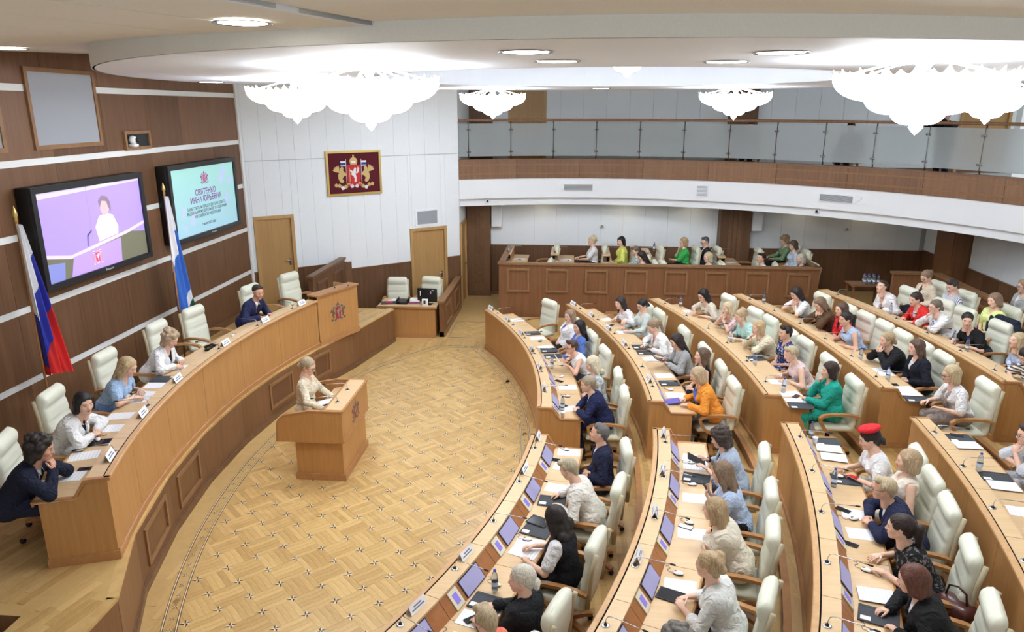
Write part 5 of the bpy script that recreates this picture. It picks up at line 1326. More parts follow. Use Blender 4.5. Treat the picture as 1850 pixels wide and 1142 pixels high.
    # shoes
    for s_ in (-1, 1):
        An = legs[s_][2]; sh = MB(); v = []; n = 8; f_ = []
        for i, (x, hw, ht) in enumerate(((-.06, .022, .05), (-.03, .032, .06), (.06, .036, .045), (.13, .036, .03), (.17, .018, .018))):
            for j in range(n): a = 2*math.pi*j/n; v.append((An.x + x, An.y + hw*math.cos(a), .012 + ht * (.5 + .5*math.sin(a))))
        for i in range(4):
            for j in range(n): f_.append((i*n+j, (i+1)*n+j, (i+1)*n+(j+1) % n, i*n+(j+1) % n))
        f_ += [tuple(range(n)), tuple(4*n + n-1-j for j in range(n))]
        sh.add(v, f_, 0, True).build('shoe', M_BLACK, root)
    return root
# ================================================================ WHO SITS WHERE
def h_for(x, y, z): return min(.0225, max(.0122, .00155 * math.dist((x, y, z), (0, 0, 5.2))))
LEC = (-3.7, 9.85)
def face_yaw(x, y, rz, tgt=LEC, k=.75, lim=42):
    a = math.degrees(math.atan2(tgt[1] - y, tgt[0] - x) - rz); a = (a + 180) % 360 - 180
    return max(-lim, min(lim, a * k))
def cchair(x, y, z, rz, who, label=None):
    return chair(x, y, z, rz, label or ('cream chair of the ' + ' '.join(who.split()[:12])))
def short(label):   # "woman in ..., ..." -> the part that names her
    t = label.split(',')[0]
    for cut in (' at the ', ' in the gallery', ' beyond the ', ' on the '):
        if len(t.split()) > 12: t = t.split(cut)[0]
    return t
def row_person(label, n, px, py, zoff=1.24, rseat=.97, dyaw=None, drz=0, **kw):
    X, Y = unproj(px, py, zrow(n) + zoff); r = dC(X, Y, CR); a = math.degrees(math.atan2(Y - CR[1], X - CR[0]))
    rs = RR[n] + rseat; hx = max(-.12, min(.34, rs - r)); lean = math.degrees(math.asin((hx - .0) / .62))
    kw.setdefault('lean', lean); kw.setdefault('pitch', 4)
    ROWQ.setdefault(n, []).append([a, rs, label, drz, kw])
ROWQ = {}; DBG = False
def seat_rows():
    '''ease neighbours in a row apart to an armchair's width, then seat them'''
    for n, q_ in ROWQ.items():
        q_.sort(key=lambda t: t[0]); gap = math.degrees(.57 / (RR[n] + .98)); o0 = {t[2]: t[0] for t in q_}
        for _ in range(200):
            for i in range(len(q_) - 1):
                d = q_[i + 1][0] - q_[i][0]
                if d < gap: q_[i][0] -= (gap - d) * .5; q_[i + 1][0] += (gap - d) * .5
        if DBG: print('\n'.join('SHIFT %d %.2f %.2f %s' % (n, t[0], R_(t[0] - o0[t[2]]) * RR[n], t[2][:40]) for t in q_))
        for a, rs, label, drz, kw in q_:
            z = zrow(n)
            if kw is None: x, y = pol(CR, rs, a); cchair(x, y, z, R_(a + 180 + drz), '', label); continue
            x, y = pol(CR, rs, a); rz = R_(a + 180 + drz)
            if 'yaw' not in kw: kw['yaw'] = face_yaw(x, y, rz)
            person(label, (x, y, z), rz, h=h_for(x, y, z), **kw)
            x, y = pol(CR, max(rs, RR[n] + .985), a); cchair(x, y, z, rz + R_(random.uniform(-4, 4)), short(label))
def pres_person(label, px, py, zoff=1.24, drz=0, cpx=None, **kw):
    X, Y = unproj(px, py, DAIS + zoff); r = dC(X, Y, CP); a = math.degrees(math.atan2(Y - CP[1], X - CP[0]))
    rs = RP + .93; hx = max(-.12, min(.36, rs - r)); lean = math.degrees(math.asin(hx / .62)); x, y = pol(CP, rs, a); rz = R_(a + 180 + drz)
    kw.setdefault('lean', lean); kw.setdefault('pitch', 6)
    person(label, (x, y, DAIS), rz, h=h_for(x, y, DAIS), **kw); 
    X, Y = unproj(*cpx, DAIS + 1.14); a = math.degrees(math.atan2(Y - CP[1], X - CP[0])); x, y = pol(CP, max(RP + .86, min(RP + 1.1, dC(X, Y, CP) - .25)), a); cchair(x, y, DAIS, R_(a + 180 + random.uniform(-4, 4)), short(label))
W, CRM, NAVY, BLK = (238, 239, 240), (228, 222, 206), (40, 46, 84), (30, 31, 36)
BLOND, ASH, DKB, BRN, LBR, GRY = (214, 184, 130), (176, 158, 126), (44, 36, 34), (98, 68, 50), (150, 118, 86), (140, 136, 132)
# presidium
pres_person('man in dark navy suit with curly dark hair, resting his chin on clasped hands', 118, 800, cpx=(22, 787), pose='clasp_chin', hair='curl', haircol=(52, 44, 42), sex='m', skin=2, top='jacket', col=(34, 38, 58), inner=(222, 230, 240), bcol=(34, 38, 58), yaw=6, pitch=12)
pres_person('woman in white jacket over black top with black bob, wearing pearls', 160, 720, cpx=(97, 706), pose='clasp', hair='bob', haircol=(32, 28, 30), top='jacket', col=W, inner=BLK, bcol=W, yaw=-42, pitch=6, extra={'beads': 1})
pres_person('young woman in light blue blouse with long blond hair, reading papers', 263, 655, cpx=(192, 637), pose='write', hair='long', haircol=(206, 174, 120), top='blouse', sleeve=.33, col=(168, 198, 232), bcol=(120, 150, 200), yaw=-10, pitch=22)
pres_person('woman in white jacket with short wavy fair hair, looking down at papers', 346, 606, cpx=(287, 584), pose='write', hair='curl', haircol=(196, 168, 128), top='jacket', col=(242, 243, 244), inner=BLK, bcol=W, pitch=28, yaw=-12)
pres_person('man in blue suit and dark tie, seated alone at the far presidium', 468, 527, cpx=(455, 517), pose='desk', hair='man', haircol=(62, 54, 52), sex='m', skin=2, top='jacket', col=(44, 50, 86), inner=(238, 240, 246), extra={'tie': (58, 32, 44)}, bcol=(40, 46, 80), yaw=-20, pitch=16)
def pres_chair(px, py, label):
    X, Y = unproj(px, py, DAIS + 1.14); a = math.degrees(math.atan2(Y - CP[1], X - CP[0])); x, y = pol(CP, RP + 1.02, a); cchair(x, y, DAIS, R_(a + 180 + random.uniform(-6, 6)), '', label)
pres_chair(357, 558, 'empty cream leather chair beside the black telephone at the presidium')
pres_chair(534, 497, 'empty cream leather chair behind the tribune near the oak door')
# speaker
person('woman in cream belted dress with fair hair and glasses, standing at the lectern', (-3.9, 9.83, 0), 0, pose='lectern', lean=5, yaw=-12, pitch=18, hair='lowbun', haircol=(190, 166, 128), top='dress', sleeve=.95, col=(226, 214, 188), bottom='skirt', bcol=(226, 214, 188), glasses=True, h=.0135, standing=True, extra={'belt': (206, 192, 164)})
# front row, far block
row_person('woman in white jacket and black trousers with long fair brown hair', 1, 1039, 572, pose='lap', hair='wave', haircol=(164, 130, 96), top='jacket', col=W, inner=(96, 84, 150), bcol=BLK)
row_person('woman in blue blouse with long straight black hair', 1, 1047, 593, pose='lap', hair='half', haircol=(34, 30, 32), top='blouse', col=(96, 124, 196), bcol=(96, 124, 196))
row_person('woman in white sleeveless vest with short brown hair and glasses, holding a sheet', 1, 1028, 622, pose='read', hair='short', haircol=(86, 58, 46), top='sleeveless', col=W, bcol=(60, 60, 70), glasses=True, skin=1, extra={'watch': -1})
row_person('woman in grey patterned blouse with loose platinum curls', 1, 1068, 660, pose='lap', hair='wave', haircol=(228, 214, 176), top='blouse', col=(176, 184, 190), pat='print', col2=(226, 230, 232), bcol=(70, 72, 80), pitch=22)
row_person('woman in navy suit with ash hair in a low bun, hands folded', 1, 1058, 692, pose='clasp', hair='lowbun', haircol=ASH, top='jacket', col=(34, 40, 78), inner=W, bcol=(34, 40, 78), pitch=8)
# front row, near block
row_person('man in dark navy suit with grey receding hair, leaning back', 1, 1083, 790, pose='lap', hair='man', haircol=(112, 108, 106), sex='m', skin=1, top='jacket', col=(36, 40, 66), inner=(236, 238, 244), bcol=(36, 40, 66), pitch=-6, drz=8)
row_person('woman in cream jacket with short ash blond hair, writing', 1, 1022, 842, pose='write', hair='short', haircol=(188, 172, 136), top='jacket', col=(232, 228, 220), inner=W, bcol=(214, 206, 190), pitch=26)
row_person('woman in black vest over white tee with long dark curls', 1, 1000, 938, pose='write', hair='wave', haircol=(46, 36, 34), top='tee', col=(236, 236, 238), bcol=BLK, pitch=16, extra={'vest': (34, 35, 40)})
row_person('woman in black jacket with white blond hair in a low bun', 1, 942, 1052, pose='desk', hair='lowbun', haircol=(224, 218, 198), top='jacket', col=(38, 40, 44), inner=BLK, bcol=BLK, yaw=20)
row_person('woman in coral top with short fair hair at the bottom picture edge', 1, 878, 1128, pose='desk', hair='short', haircol=(196, 168, 122), top='blouse', col=(240, 128, 104), bcol=(60, 60, 66), pitch=10)
# second row, far block
row_person('woman in white blouse with long dark hair, reaching out one arm', 2, 1112, 545, pose='reach', hair='long', haircol=(58, 44, 44), top='blouse', col=(238, 236, 238), bcol=(60, 60, 70), pitch=12)
row_person('woman in pale grey green dress with a dark bun and glasses', 2, 1158, 553, pose='desk', hair='lowbun', haircol=(40, 34, 34), top='blouse', col=(204, 214, 208), bcol=(204, 214, 208), glasses=True, pitch=18)
row_person('woman in white jacket with a fair ponytail, bent over notes', 2, 1171, 586, pose='write', hair='pony', haircol=(172, 140, 104), top='jacket', col=(240, 241, 240), inner=(206, 120, 120), bcol=W, pitch=24)
row_person('woman in grey blazer with very long dark hair, holding a tablet', 2, 1219, 616, pose='read', hair='long', haircol=(58, 44, 40), top='jacket', col=(168, 170, 170), inner=(150, 150, 154), bcol=BLK, pitch=22)
row_person('woman in black sleeveless top with brown hair, leaning back', 2, 1268, 646, pose='lap', hair='half', haircol=(116, 88, 66), top='sleeveless', col=BLK, bcol=BLK, pitch=-6, extra={'watch': 1})
row_person('woman in orange jacket and blue scarf with a blond bob', 2, 1256, 676, pose='desk', hair='bob', haircol=(208, 178, 128), top='jacket', col=(244, 158, 64), inner=(244, 158, 64), bcol=(120, 130, 146), pitch=18, extra={'scarf': (92, 128, 206)})
# second row, near block
row_person('woman in pale blue jacket with short dark brown hair, holding a tablet', 2, 1297, 790, pose='read', hair='curl', haircol=(74, 58, 50), top='jacket', sleeve=.7, col=(178, 192, 214), inner=BLK, bcol=(150, 164, 190), pitch=22, extra={'watch': -1})
row_person('woman in light blue shirt with long light brown hair, using a phone', 2, 1299, 852, pose='phone', hair='long', haircol=(140, 110, 80), top='blouse', sleeve=.4, col=(184, 202, 232), bcol=BLK, pitch=14)
row_person('woman in beige jacket with waist long blond hair', 2, 1284, 915, pose='cross', hair='verylong', haircol=(190, 156, 104), top='jacket', col=(228, 220, 202), inner=W, bcol=(196, 180, 152), pitch=4)
row_person('woman in white jacket with blond hair pinned up, hands clasped', 2, 1274, 1020, pose='clasp', hair='updo', haircol=(204, 170, 116), top='jacket', sleeve=.72, col=(232, 234, 232), inner=BLK, bcol=(70, 60, 56), pitch=4)
row_person('grey haired person in teal top at the bottom picture edge', 2, 1212, 1152, pose='desk', hair='curl', haircol=(122, 116, 108), top='blouse', col=(44, 104, 128), bcol=BLK)
# third row, far block
row_person('woman in beige dress with long black hair and glasses', 3, 1267, 530, pose='write', hair='long', haircol=(36, 30, 32), top='dress', sleeve=.45, col=(222, 214, 196), bottom=None, glasses=True, pitch=20)
row_person('woman in pink print dress with straight blond hair, hands at her chin', 3, 1296, 556, pose='clasp_chin', hair='half', haircol=(222, 196, 146), top='dress', sleeve=.36, col=(224, 198, 196), pat='print', col2=(190, 150, 150), bottom=None)
row_person('woman in mint jacket with fair hair pinned up', 3, 1329, 565, pose='desk', hair='updo', haircol=(200, 168, 118), top='jacket', sleeve=.75, col=(186, 226, 220), inner=(186, 226, 220), bcol=(186, 226, 220), pitch=12)
row_person('woman in cream jacket with blond hair, hand at her mouth', 3, 1355, 588, pose='chin', hair='bob', haircol=(214, 176, 116), top='jacket', col=(232, 222, 192), inner=W, bcol=(210, 200, 170))
row_person('woman in navy floral dress with short black hair', 3, 1418, 604, pose='lap', hair='short', haircol=(40, 32, 34), top='dress', sleeve=.4, col=(48, 56, 104), pat='print', col2=(190, 196, 214), bottom=None, skin=1)
row_person('woman in pale pink sleeveless top with short blond hair', 3, 1424, 634, pose='desk', hair='short', haircol=(204, 180, 136), top='sleeveless', col=(226, 204, 204), bcol=(232, 230, 226), pitch=16)
row_person('woman in teal suit with dark shoulder length hair, hand at her mouth', 3, 1497, 672, pose='chin', hair='bob', haircol=(62, 46, 42), top='jacket', col=(40, 166, 148), inner=(40, 166, 148), bcol=(40, 166, 148))
# third row, near block
row_person('woman in red hat and white ruffled blouse, writing with red gloves', 3, 1566, 792, pose='write', hair='lowbun', haircol=(44, 36, 36), top='blouse', sleeve=.33, col=W, bcol=(214, 206, 190), extra={'hat': (226, 52, 60), 'gloves': (214, 40, 50)}, pitch=18)
row_person('woman in beige sleeveless top with blond bob, leaning back', 3, 1642, 838, pose='lap', hair='bob', haircol=(196, 162, 116), top='sleeveless', col=(230, 220, 206), bcol=(210, 200, 186))
row_person('woman in navy jacket with short blond hair and glasses, arms folded on desk', 3, 1588, 873, pose='clasp', hair='short', haircol=(204, 180, 136), top='jacket', col=(36, 42, 70), inner=W, bcol=BLK, glasses=True, skin=1)
row_person('woman in black print blouse with a long dark ponytail', 3, 1618, 945, pose='desk', hair='pony', haircol=(58, 42, 40), top='blouse', sleeve=.36, col=(34, 34, 38), pat='print', col2=(120, 116, 118), bcol=BLK)
row_person('woman in black jacket with reddish brown hair, touching a page', 3, 1640, 1038, pose='write', hair='bob', haircol=(112, 62, 42), top='jacket', col=(36, 37, 40), inner=W, bcol=BLK, pitch=14)
# fourth row, far block
row_person('woman in white tee with long dark hair, head bowed over a black bag', 4, 1400, 528, pose='clasp_chin', hair='long', haircol=(52, 40, 40), top='tee', col=(240, 240, 244), bcol=BLK, pitch=26)
row_person('woman in brown jacket with light brown hair, covering her face', 4, 1450, 550, pose='clasp_chin', hair='half', haircol=(146, 112, 78), top='jacket', col=(98, 74, 54), inner=(98, 74, 54), bcol=(70, 56, 46), pitch=28)
row_person('woman in red jacket and black top with brown hair', 4, 1522, 561, pose='lap', hair='half', haircol=(104, 74, 58), top='jacket', col=(222, 48, 58), inner=BLK, bcol=(222, 48, 58))
row_person('woman in light blue sleeveless shirt with a dark ponytail', 4, 1525, 575, pose='desk', hair='pony', haircol=(48, 36, 36), top='sleeveless', col=(186, 208, 240), bcol=(60, 70, 100), skin=1, rseat=.8)
row_person('woman in shiny black jacket with a blond ponytail, hands at her chin', 4, 1559, 602, pose='clasp_chin', hair='lowbun', haircol=(190, 158, 108), top='jacket', col=(36, 36, 40), inner=BLK, bcol=BLK)
row_person('woman in black blazer and white shirt with long brown hair', 4, 1651, 628, pose='lap', hair='long', haircol=(108, 78, 58), top='jacket', col=(34, 36, 48), inner=W, bcol=BLK)
row_person('woman in grey shawl over white tee with short blond hair and glasses', 4, 1714, 676, pose='write', hair='bob', haircol=(214, 188, 134), top='tee', sleeve=.42, col=(238, 238, 240), bcol=(150, 138, 132), glasses=True, extra={'scarf': (168, 154, 148)}, pitch=10)
# fourth row, near block
row_person('woman in pale grey dress and glasses at the right picture edge, chin on hand', 4, 1840, 778, pose='chinl', hair='short', haircol=(74, 52, 46), top='jacket', sleeve=.45, col=(204, 210, 218), inner=BLK, bcol=(204, 210, 218), glasses=True, rseat=1.15)
row_person('woman in red skirt cut by the right picture edge', 4, 1885, 845, pose='lap', hair='bob', haircol=(100, 72, 54), top='blouse', sleeve=.4, col=(226, 214, 206), bottom='skirt', bcol=(190, 58, 48), rseat=1.05)
# fifth row
row_person('woman in white trouser suit with tied back dark hair, chin raised', 5, 1573, 515, pose='lap', hair='man', haircol=(66, 50, 44), top='jacket', col=(244, 244, 246), inner=(226, 190, 170), bcol=W, pitch=-10)
row_person('woman in red blazer with tied back dark hair', 5, 1629, 538, pose='desk', hair='lowbun', haircol=(66, 48, 40), top='jacket', col=(232, 58, 58), inner=(206, 200, 214), bcol=(232, 58, 58), pitch=12)
row_person('woman in white blazer and glasses with tied back ash hair, hand at her cheek', 5, 1668, 549, pose='chin', hair='lowbun', haircol=(128, 110, 92), top='jacket', col=(242, 242, 244), inner=W, bcol=W, glasses=True)
row_person('woman in black tee with a high dark bun, facing the camera', 5, 1733, 574, pose='desk', hair='bun', haircol=(48, 38, 38), top='tee', col=(34, 34, 38), bcol=(60, 60, 70), yaw=58)
row_person('woman in light blue blouse with loose blond hair, dozing', 5, 1797, 610, pose='lap', hair='wave', haircol=(206, 178, 126), top='blouse', col=(190, 206, 236), bcol=(90, 96, 120), pitch=-8, rseat=1.05)
row_person('woman in striped tee with long dark hair, bent over her notes', 5, 1787, 636, pose='write', hair='long', haircol=(48, 36, 34), top='tee', sleeve=.44, col=(226, 216, 200), pat='bands', col2=(90, 84, 80), bcol=(60, 60, 66), pitch=36, rseat=.75)
row_person('woman in dark print top cut by the right picture edge, fifth row', 5, 1868, 690, pose='desk', hair='bob', haircol=(88, 62, 48), top='tee', col=(70, 58, 60), pat='print', col2=(150, 110, 100), bcol=BLK)
# back row without desks
def back_person(label, px, py, **kw):
    X, Y = unproj(px, py, .75 + 1.24); r = dC(X, Y, CR); a = math.degrees(math.atan2(Y - CR[1], X - CR[0])); r = max(19.3, min(19.7, r)); x, y = pol(CR, r, a); rz = R_(a + 180)
    kw.setdefault('yaw', face_yaw(x, y, rz)); kw.setdefault('lean', 2); person(label, (x, y, .75), rz, h=.02, **kw); cchair(x, y, .75, rz, short(label))
back_person('woman in beige jacket and dark glasses with a bun, head bowed', 1675, 503, pose='lap', hair='bun', haircol=(150, 120, 88), top='jacket', col=(222, 208, 184), inner=(70, 60, 56), glasses=True, pitch=24)
back_person('woman in striped shirt with short dark hair, head bowed', 1706, 520, pose='lap', hair='short', haircol=(64, 50, 48), top='shirt', col=(236, 236, 240), pat='stripe', col2=(120, 124, 150), pitch=26)
back_person('woman in lime green top with brown hair, head tilted', 1744, 547, pose='lap', hair='bob', haircol=(150, 116, 86), top='blouse', sleeve=.45, col=(226, 238, 158), roll=14, pitch=8)
# woman beyond the rear barrier
X, Y = 8.72, 14.55
person('woman in grey blazer with curly fair hair beyond the rear barrier', (X, Y, .62), R_(185), pose='cross', lean=0, yaw=-8, hair='curl', haircol=(184, 146, 98), top='jacket', col=(190, 192, 192), inner=W, glasses=True, h=.018); cchair(X, Y, .62, R_(185), 'woman in grey blazer beyond the rear barrier')
# gallery
def plane_x(px, py, Yp):
    x = (px - 925) / FPX; y = (571 - py) / FPX; b = math.cos(TH) + y * math.sin(TH); d = (math.cos(YAW) * x - math.sin(YAW) * b, math.sin(YAW) * x + math.cos(YAW) * b); return d[0] * Yp / d[1]
def gal_person(label, px, py, tier, **kw):
    Yp, z = ((18.36, .36), (19.55, .52), (19.02, .37), (20.05, .52), (19.32, .52))[tier]; X = plane_x(px, py, Yp) - .1; kw.setdefault('yaw', 24); kw.setdefault('lean', 3); kw.setdefault('pitch', 6)
    person(label, (X, Yp, z), R_(180), h=.0205, **kw); cchair(X + .02, Yp, z, R_(180 + random.uniform(-9, 9)), short(label))
gal_person('woman in white top with upswept blond hair in the gallery', 1078, 437, 1, pose='desk', hair='updo', haircol=(226, 200, 150), top='tee', col=W)
gal_person('woman in yellow jacket with black bob in the gallery', 1131, 440, 1, pose='lap', hair='bob', haircol=(28, 24, 26), top='jacket', col=(228, 234, 120), inner=(228, 234, 120), bottom='skirt', bcol=(228, 234, 120), yaw=50)
gal_person('woman in pale plaid shirt with short brown hair in the gallery', 1157, 451, 2, pose='write', hair='short', haircol=(130, 108, 90), top='shirt', col=(206, 220, 214), pat='plaid', col2=(140, 160, 160), pitch=24)
gal_person('woman in pink print blouse with long dark hair at the gallery rail', 1168, 467, 0, pose='write', hair='long', haircol=(58, 40, 38), top='blouse', col=(232, 214, 214), pat='print', col2=(190, 150, 160), pitch=26)
gal_person('woman in green top with fair hair, chin on hand in the gallery', 1243, 451, 1, pose='chin', hair='bob', haircol=(196, 158, 106), top='tee', sleeve=.45, col=(70, 190, 96))
gal_person('man in dark suit with grey hair and glasses in the gallery', 1281, 461, 1, pose='lap', hair='man', haircol=(96, 92, 90), sex='m', top='jacket', col=(44, 46, 58), inner=W, glasses=True, pitch=18)
gal_person('woman with straight blond hair at the gallery rail', 1288, 473, 0, pose='lap', hair='bob', haircol=(222, 198, 146), top='blouse', col=(236, 236, 230))
gal_person('woman in white tee with short dark hair at the gallery rail', 1385, 470, 0, pose='lap', hair='short', haircol=(40, 32, 34), top='tee', col=(242, 242, 244), skin=1, pitch=-6)
gal_person('woman in green cardigan with fair brown hair at the right of the gallery', 1424, 460, 3, pose='write', hair='curl', haircol=(176, 142, 98), top='blouse', col=(128, 160, 122), pitch=24)
gal_person('woman in pale blue blouse with brown bob at the right of the gallery', 1440, 466, 4, pose='lap', hair='bob', haircol=(104, 76, 62), top='blouse', col=(206, 220, 236), pitch=20)
gal_person('woman in dark print top with ash blond bob at the gallery rail', 1456, 474, 0, pose='lap', hair='bob', haircol=(216, 202, 180), top='blouse', col=(70, 72, 80), pat='print', col2=(190, 190, 190))
def gal_chair(px, py, tier, label):
    Yp, z = ((18.36, .36), (19.55, .52))[tier]; X = plane_x(px, py, Yp); cchair(X - .25, Yp, z, R_(180 + random.uniform(-9, 9)), '', label)
gal_chair(991, 458, 0, 'empty cream leather chair at the gallery rail, farthest left')
gal_chair(1003, 448, 1, 'empty cream leather chair on the upper gallery tier, farthest left')
gal_chair(1190, 447, 1, 'empty cream leather chair on the upper gallery tier beside the woman in green')
gal_chair(1194, 466, 0, 'empty cream leather chair at the gallery rail beside the woman in pink print')
gal_chair(1366, 459, 1, 'empty cream leather chair on the upper gallery tier behind the woman in white tee')
for i, X in enumerate((-1.5, -.25, 1.12, 2.2, 4.1)):
    d = empty('gallery_desk', (X, 18.05, .36)); tag(d, 'narrow wooden gallery desk, %s from the corridor' % ['first', 'second', 'third', 'fourth', 'fifth'][i], 'desk', 'gallery desks')
    for tier, (y0, y1, z) in enumerate(((0, .95, 0), (1.05, 2.15, .16))):
        MB().box((-.3, y0, z), (-.27, y1, z + .95)).build('front_panel', M_MID, d); MB().box((-.32, y0 - .01, z + .95), (-.12, y1 + .01, z + .98)).build('ledge_top', M_DESKTOP, d)
        MB().box((-.14, y0, z + .745), (-.12, y1, z + .95)).build('inner_face', M_DESKTRIM, d); MB().box((-.14, y0, z + .715), (.3 if i != 2 else -.05, y1, z + .745)).build('desktop', M_DESKTOP, d)
        for yy_ in (y0, y1 - .03): MB().box((-.27, yy_, z), (.25 if i != 2 else -.06, yy_ + .03, z + .715)).build('end_panel', M_MID, d)
# photographer on the balcony
x, y = pol(CH, 9.75, 38.9)
person('photographer in black clothes standing on the balcony behind the glass', (x, y, 3.5), R_(215), pose='camera', lean=6, hair='short', haircol=(40, 34, 34), sex='m', top='jacket', col=(28, 30, 36), inner=BLK, bcol=BLK, standing=True, h=.02)
for a_, lb_ in ((65.4, 'dark clothed spectator seated behind the frosted glass, left of the balcony'), (51.2, 'dark clothed spectator seated behind the frosted glass, right of the balcony')):
    x, y = pol(CH, 9.75, a_); person(lb_, (x, y, 3.5), R_(a_ + 180), pose='lap', lean=4, pitch=10, hair='short', haircol=(50, 42, 40), top='jacket', col=(36, 40, 54), inner=BLK, bcol=BLK, h=.0225); cchair(x, y, 3.5, R_(a_ + 180), '', 'cream leather chair of the ' + lb_.replace('dark clothed ', '').replace('frosted ', ''))
# empty chairs in the rows, by the top of the backrest
def empty_chair(n, px, py, label, dr=0, rs=None):
    X, Y = unproj(px, py, zrow(n) + 1.14); a = math.degrees(math.atan2(Y - CR[1], X - CR[0])); r = rs or max(RR[n] + .97, min(RR[n] + 1.15, dC(X, Y, CR) - .24)); ROWQ.setdefault(n, []).append([a, r, label, dr, None])
empty_chair(1, 985, 546, 'empty cream leather chair at the far end of the front row', 12)
empty_chair(4, 1615, 600, 'empty cream leather chair beside the woman in black blazer')
seat_rows()
# clerk chairs
cchair(-4.3, 17.2, 0, R_(-85), '', 'cream leather chair at the left of the clerk table')
cchair(-3.55, 17.35, 0, R_(-100), '', 'cream leather chair behind the clerk monitor')
# ================================================================ THINGS ON THE DESKS
def row_of(px, py, rows, dz):
    pass
class Item:
    """prototype of a small thing: list of (part name, mesh, [sub-parts])"""
    def __init__(s, name, cat, parts): s.name, s.cat, s.parts = name, cat, parts
    def put(s, M, label, group=None):
        o = empty(s.name); o.matrix_basis = M; tag(o, label, s.cat, group)
        for nm, me, subs in s.parts:
            p = obj(nm, me, o)
            for n2, m2 in subs: obj(n2, m2, p)
        return o
M_INK = plain('printed grey lettering', (120, 128, 150), .8)
M_BLUECAP = plain('blue bottle cap', (40, 70, 170), .5)
M_BLABEL = plain('bottle label', (214, 226, 240), .6)
M_BOT, nt, b_ = new_mat('clear bottle plastic')
b_.inputs['Base Color'].default_value = srgb(214, 228, 242); b_.inputs['Roughness'].default_value = .08; b_.inputs['Transmission Weight'].default_value = .85; b_.inputs['IOR'].default_value = 1.15
M_GLASSD = plain('phone glass', (30, 32, 38), .12, spec=.6)
M_FOLD = plain('dark folder', (64, 68, 74), .7, noise=.05, nscale=60)
M_MOUSE = plain('white mouse plastic', (240, 240, 238), .3)
M_CUP = plain('white cup plastic', (240, 241, 243), .4)
# gooseneck microphone: local +x toward the sitter
neck = [(0, 0, .01), (.002, 0, .05), (.012, 0, .082), (.035, 0, .1), (.08, 0, .104), (.2, 0, .1), (.33, 0, .094)]
MIC = Item('gooseneck_microphone', 'microphone', [
    ('base_ring', MB().lathe([(.001, .004), (.024, .006), (.034, .004), (.036, 0)], 16).mesh('base_ring', M_CHROME), []),
    ('socket', MB().lathe([(.001, .018), (.015, .016), (.018, .004)], 12).mesh('socket', M_BLACK), []),
    ('gooseneck', MB().tube(neck, .0042, 6).mesh('gooseneck', M_CHROME), []),
    ('capsule', MB().tube([(.325, 0, .0945), (.335, 0, .094), (.365, 0, .092), (.375, 0, .0915)], [.006, .0095, .0095, .006], 8).mesh('capsule', M_BLACK), [])])
def tent():
    w_, h_, d_ = .11, .085, .035; mb = MB(); t = .0018
    mb.add([(-d_, -w_, 0), (-d_, w_, 0), (0, w_, h_), (0, -w_, h_), (d_, -w_, 0), (d_, w_, 0)], [(0, 1, 2, 3), (3, 2, 5, 4)], 0)
    mb.add([(-d_ + t*1.5, -w_, 0), (-d_ + t*1.5, w_, 0), (0, w_, h_ - t*2), (0, -w_, h_ - t*2), (d_ - t*1.5, -w_, 0), (d_ - t*1.5, w_, 0)], [(3, 2, 1, 0), (4, 5, 2, 3)], 0)
    return mb.mesh('card', M_PAPER)
def tent_lines(sx):
    out = []
    for zf, hw in ((.62, .055), (.34, .085)):
        mb = MB(); z0, z1 = .085 * (zf - .07), .085 * (zf + .07); x0, x1 = sx * (.035 * (1 - z0/.085) + .0006), sx * (.035 * (1 - z1/.085) + .0006)
        f = [(0, 1, 2, 3)] if sx > 0 else [(3, 2, 1, 0)]
        mb.add([(x0, -hw, z0), (x0, hw, z0), (x1, hw, z1), (x1, -hw, z1)], f); out.append(('lettering', mb.mesh('lettering', M_INK)))
    return out
PLATE = Item('name_plate', 'name plate', [('card', tent(), tent_lines(1) + tent_lines(-1))])
def bottle_item():
    body = MB().lathe([(.001, 0), (.028, 0), (.032, .008), (.031, .05), (.033, .06), (.031, .1), (.033, .11), (.031, .15), (.022, .19), (.012, .205), (.012, .215)], 18).mesh('bottle_body', M_BOT)
    cap = MB().lathe([(.014, .212), (.0145, .226), (.012, .23), (.001, .23)], 12).mesh('cap', M_BLUECAP); lab = MB().lathe([(.0336, .065), (.0336, .105)], 18).mesh('label_band', M_BLABEL)
    return Item('water_bottle', 'bottle', [('bottle_body', body, []), ('cap', cap, []), ('label_band', lab, [])])
BOTTLE = bottle_item()
def mouse_item():
    V, F_ = uvs((0, 0, .014), (.052, .029, .019), 14, 8); top = MB(); top.add(V, [tuple(f) for f in F_], 0, True)
    wheel = MB().box((-.038, -.005, .024), (-.012, .005, .034)).mesh('scroll_wheel', M_BLACK); side = MB().lathe([(.001, 0), (.026, 0), (.03, .008), (.028, .013)], 16, 0, (0, 0, 0), Matrix.Diagonal((1.75, 1.02, 1, 1))).mesh('side_shell', M_BLACK)
    cab = MB().tube([(-.05, 0, .01), (-.09, .01, .004), (-.11, .04, .003), (-.085, .07, .003), (-.105, .1, .003), (-.13, .09, .003)], .0022, 5).mesh('cable', M_DGREY)
    return Item('computer_mouse', 'mouse', [('shell', top.mesh('shell', M_MOUSE), []), ('side_shell', side, []), ('scroll_wheel', wheel, []), ('cable', cab, [])])
MOUSE = mouse_item()
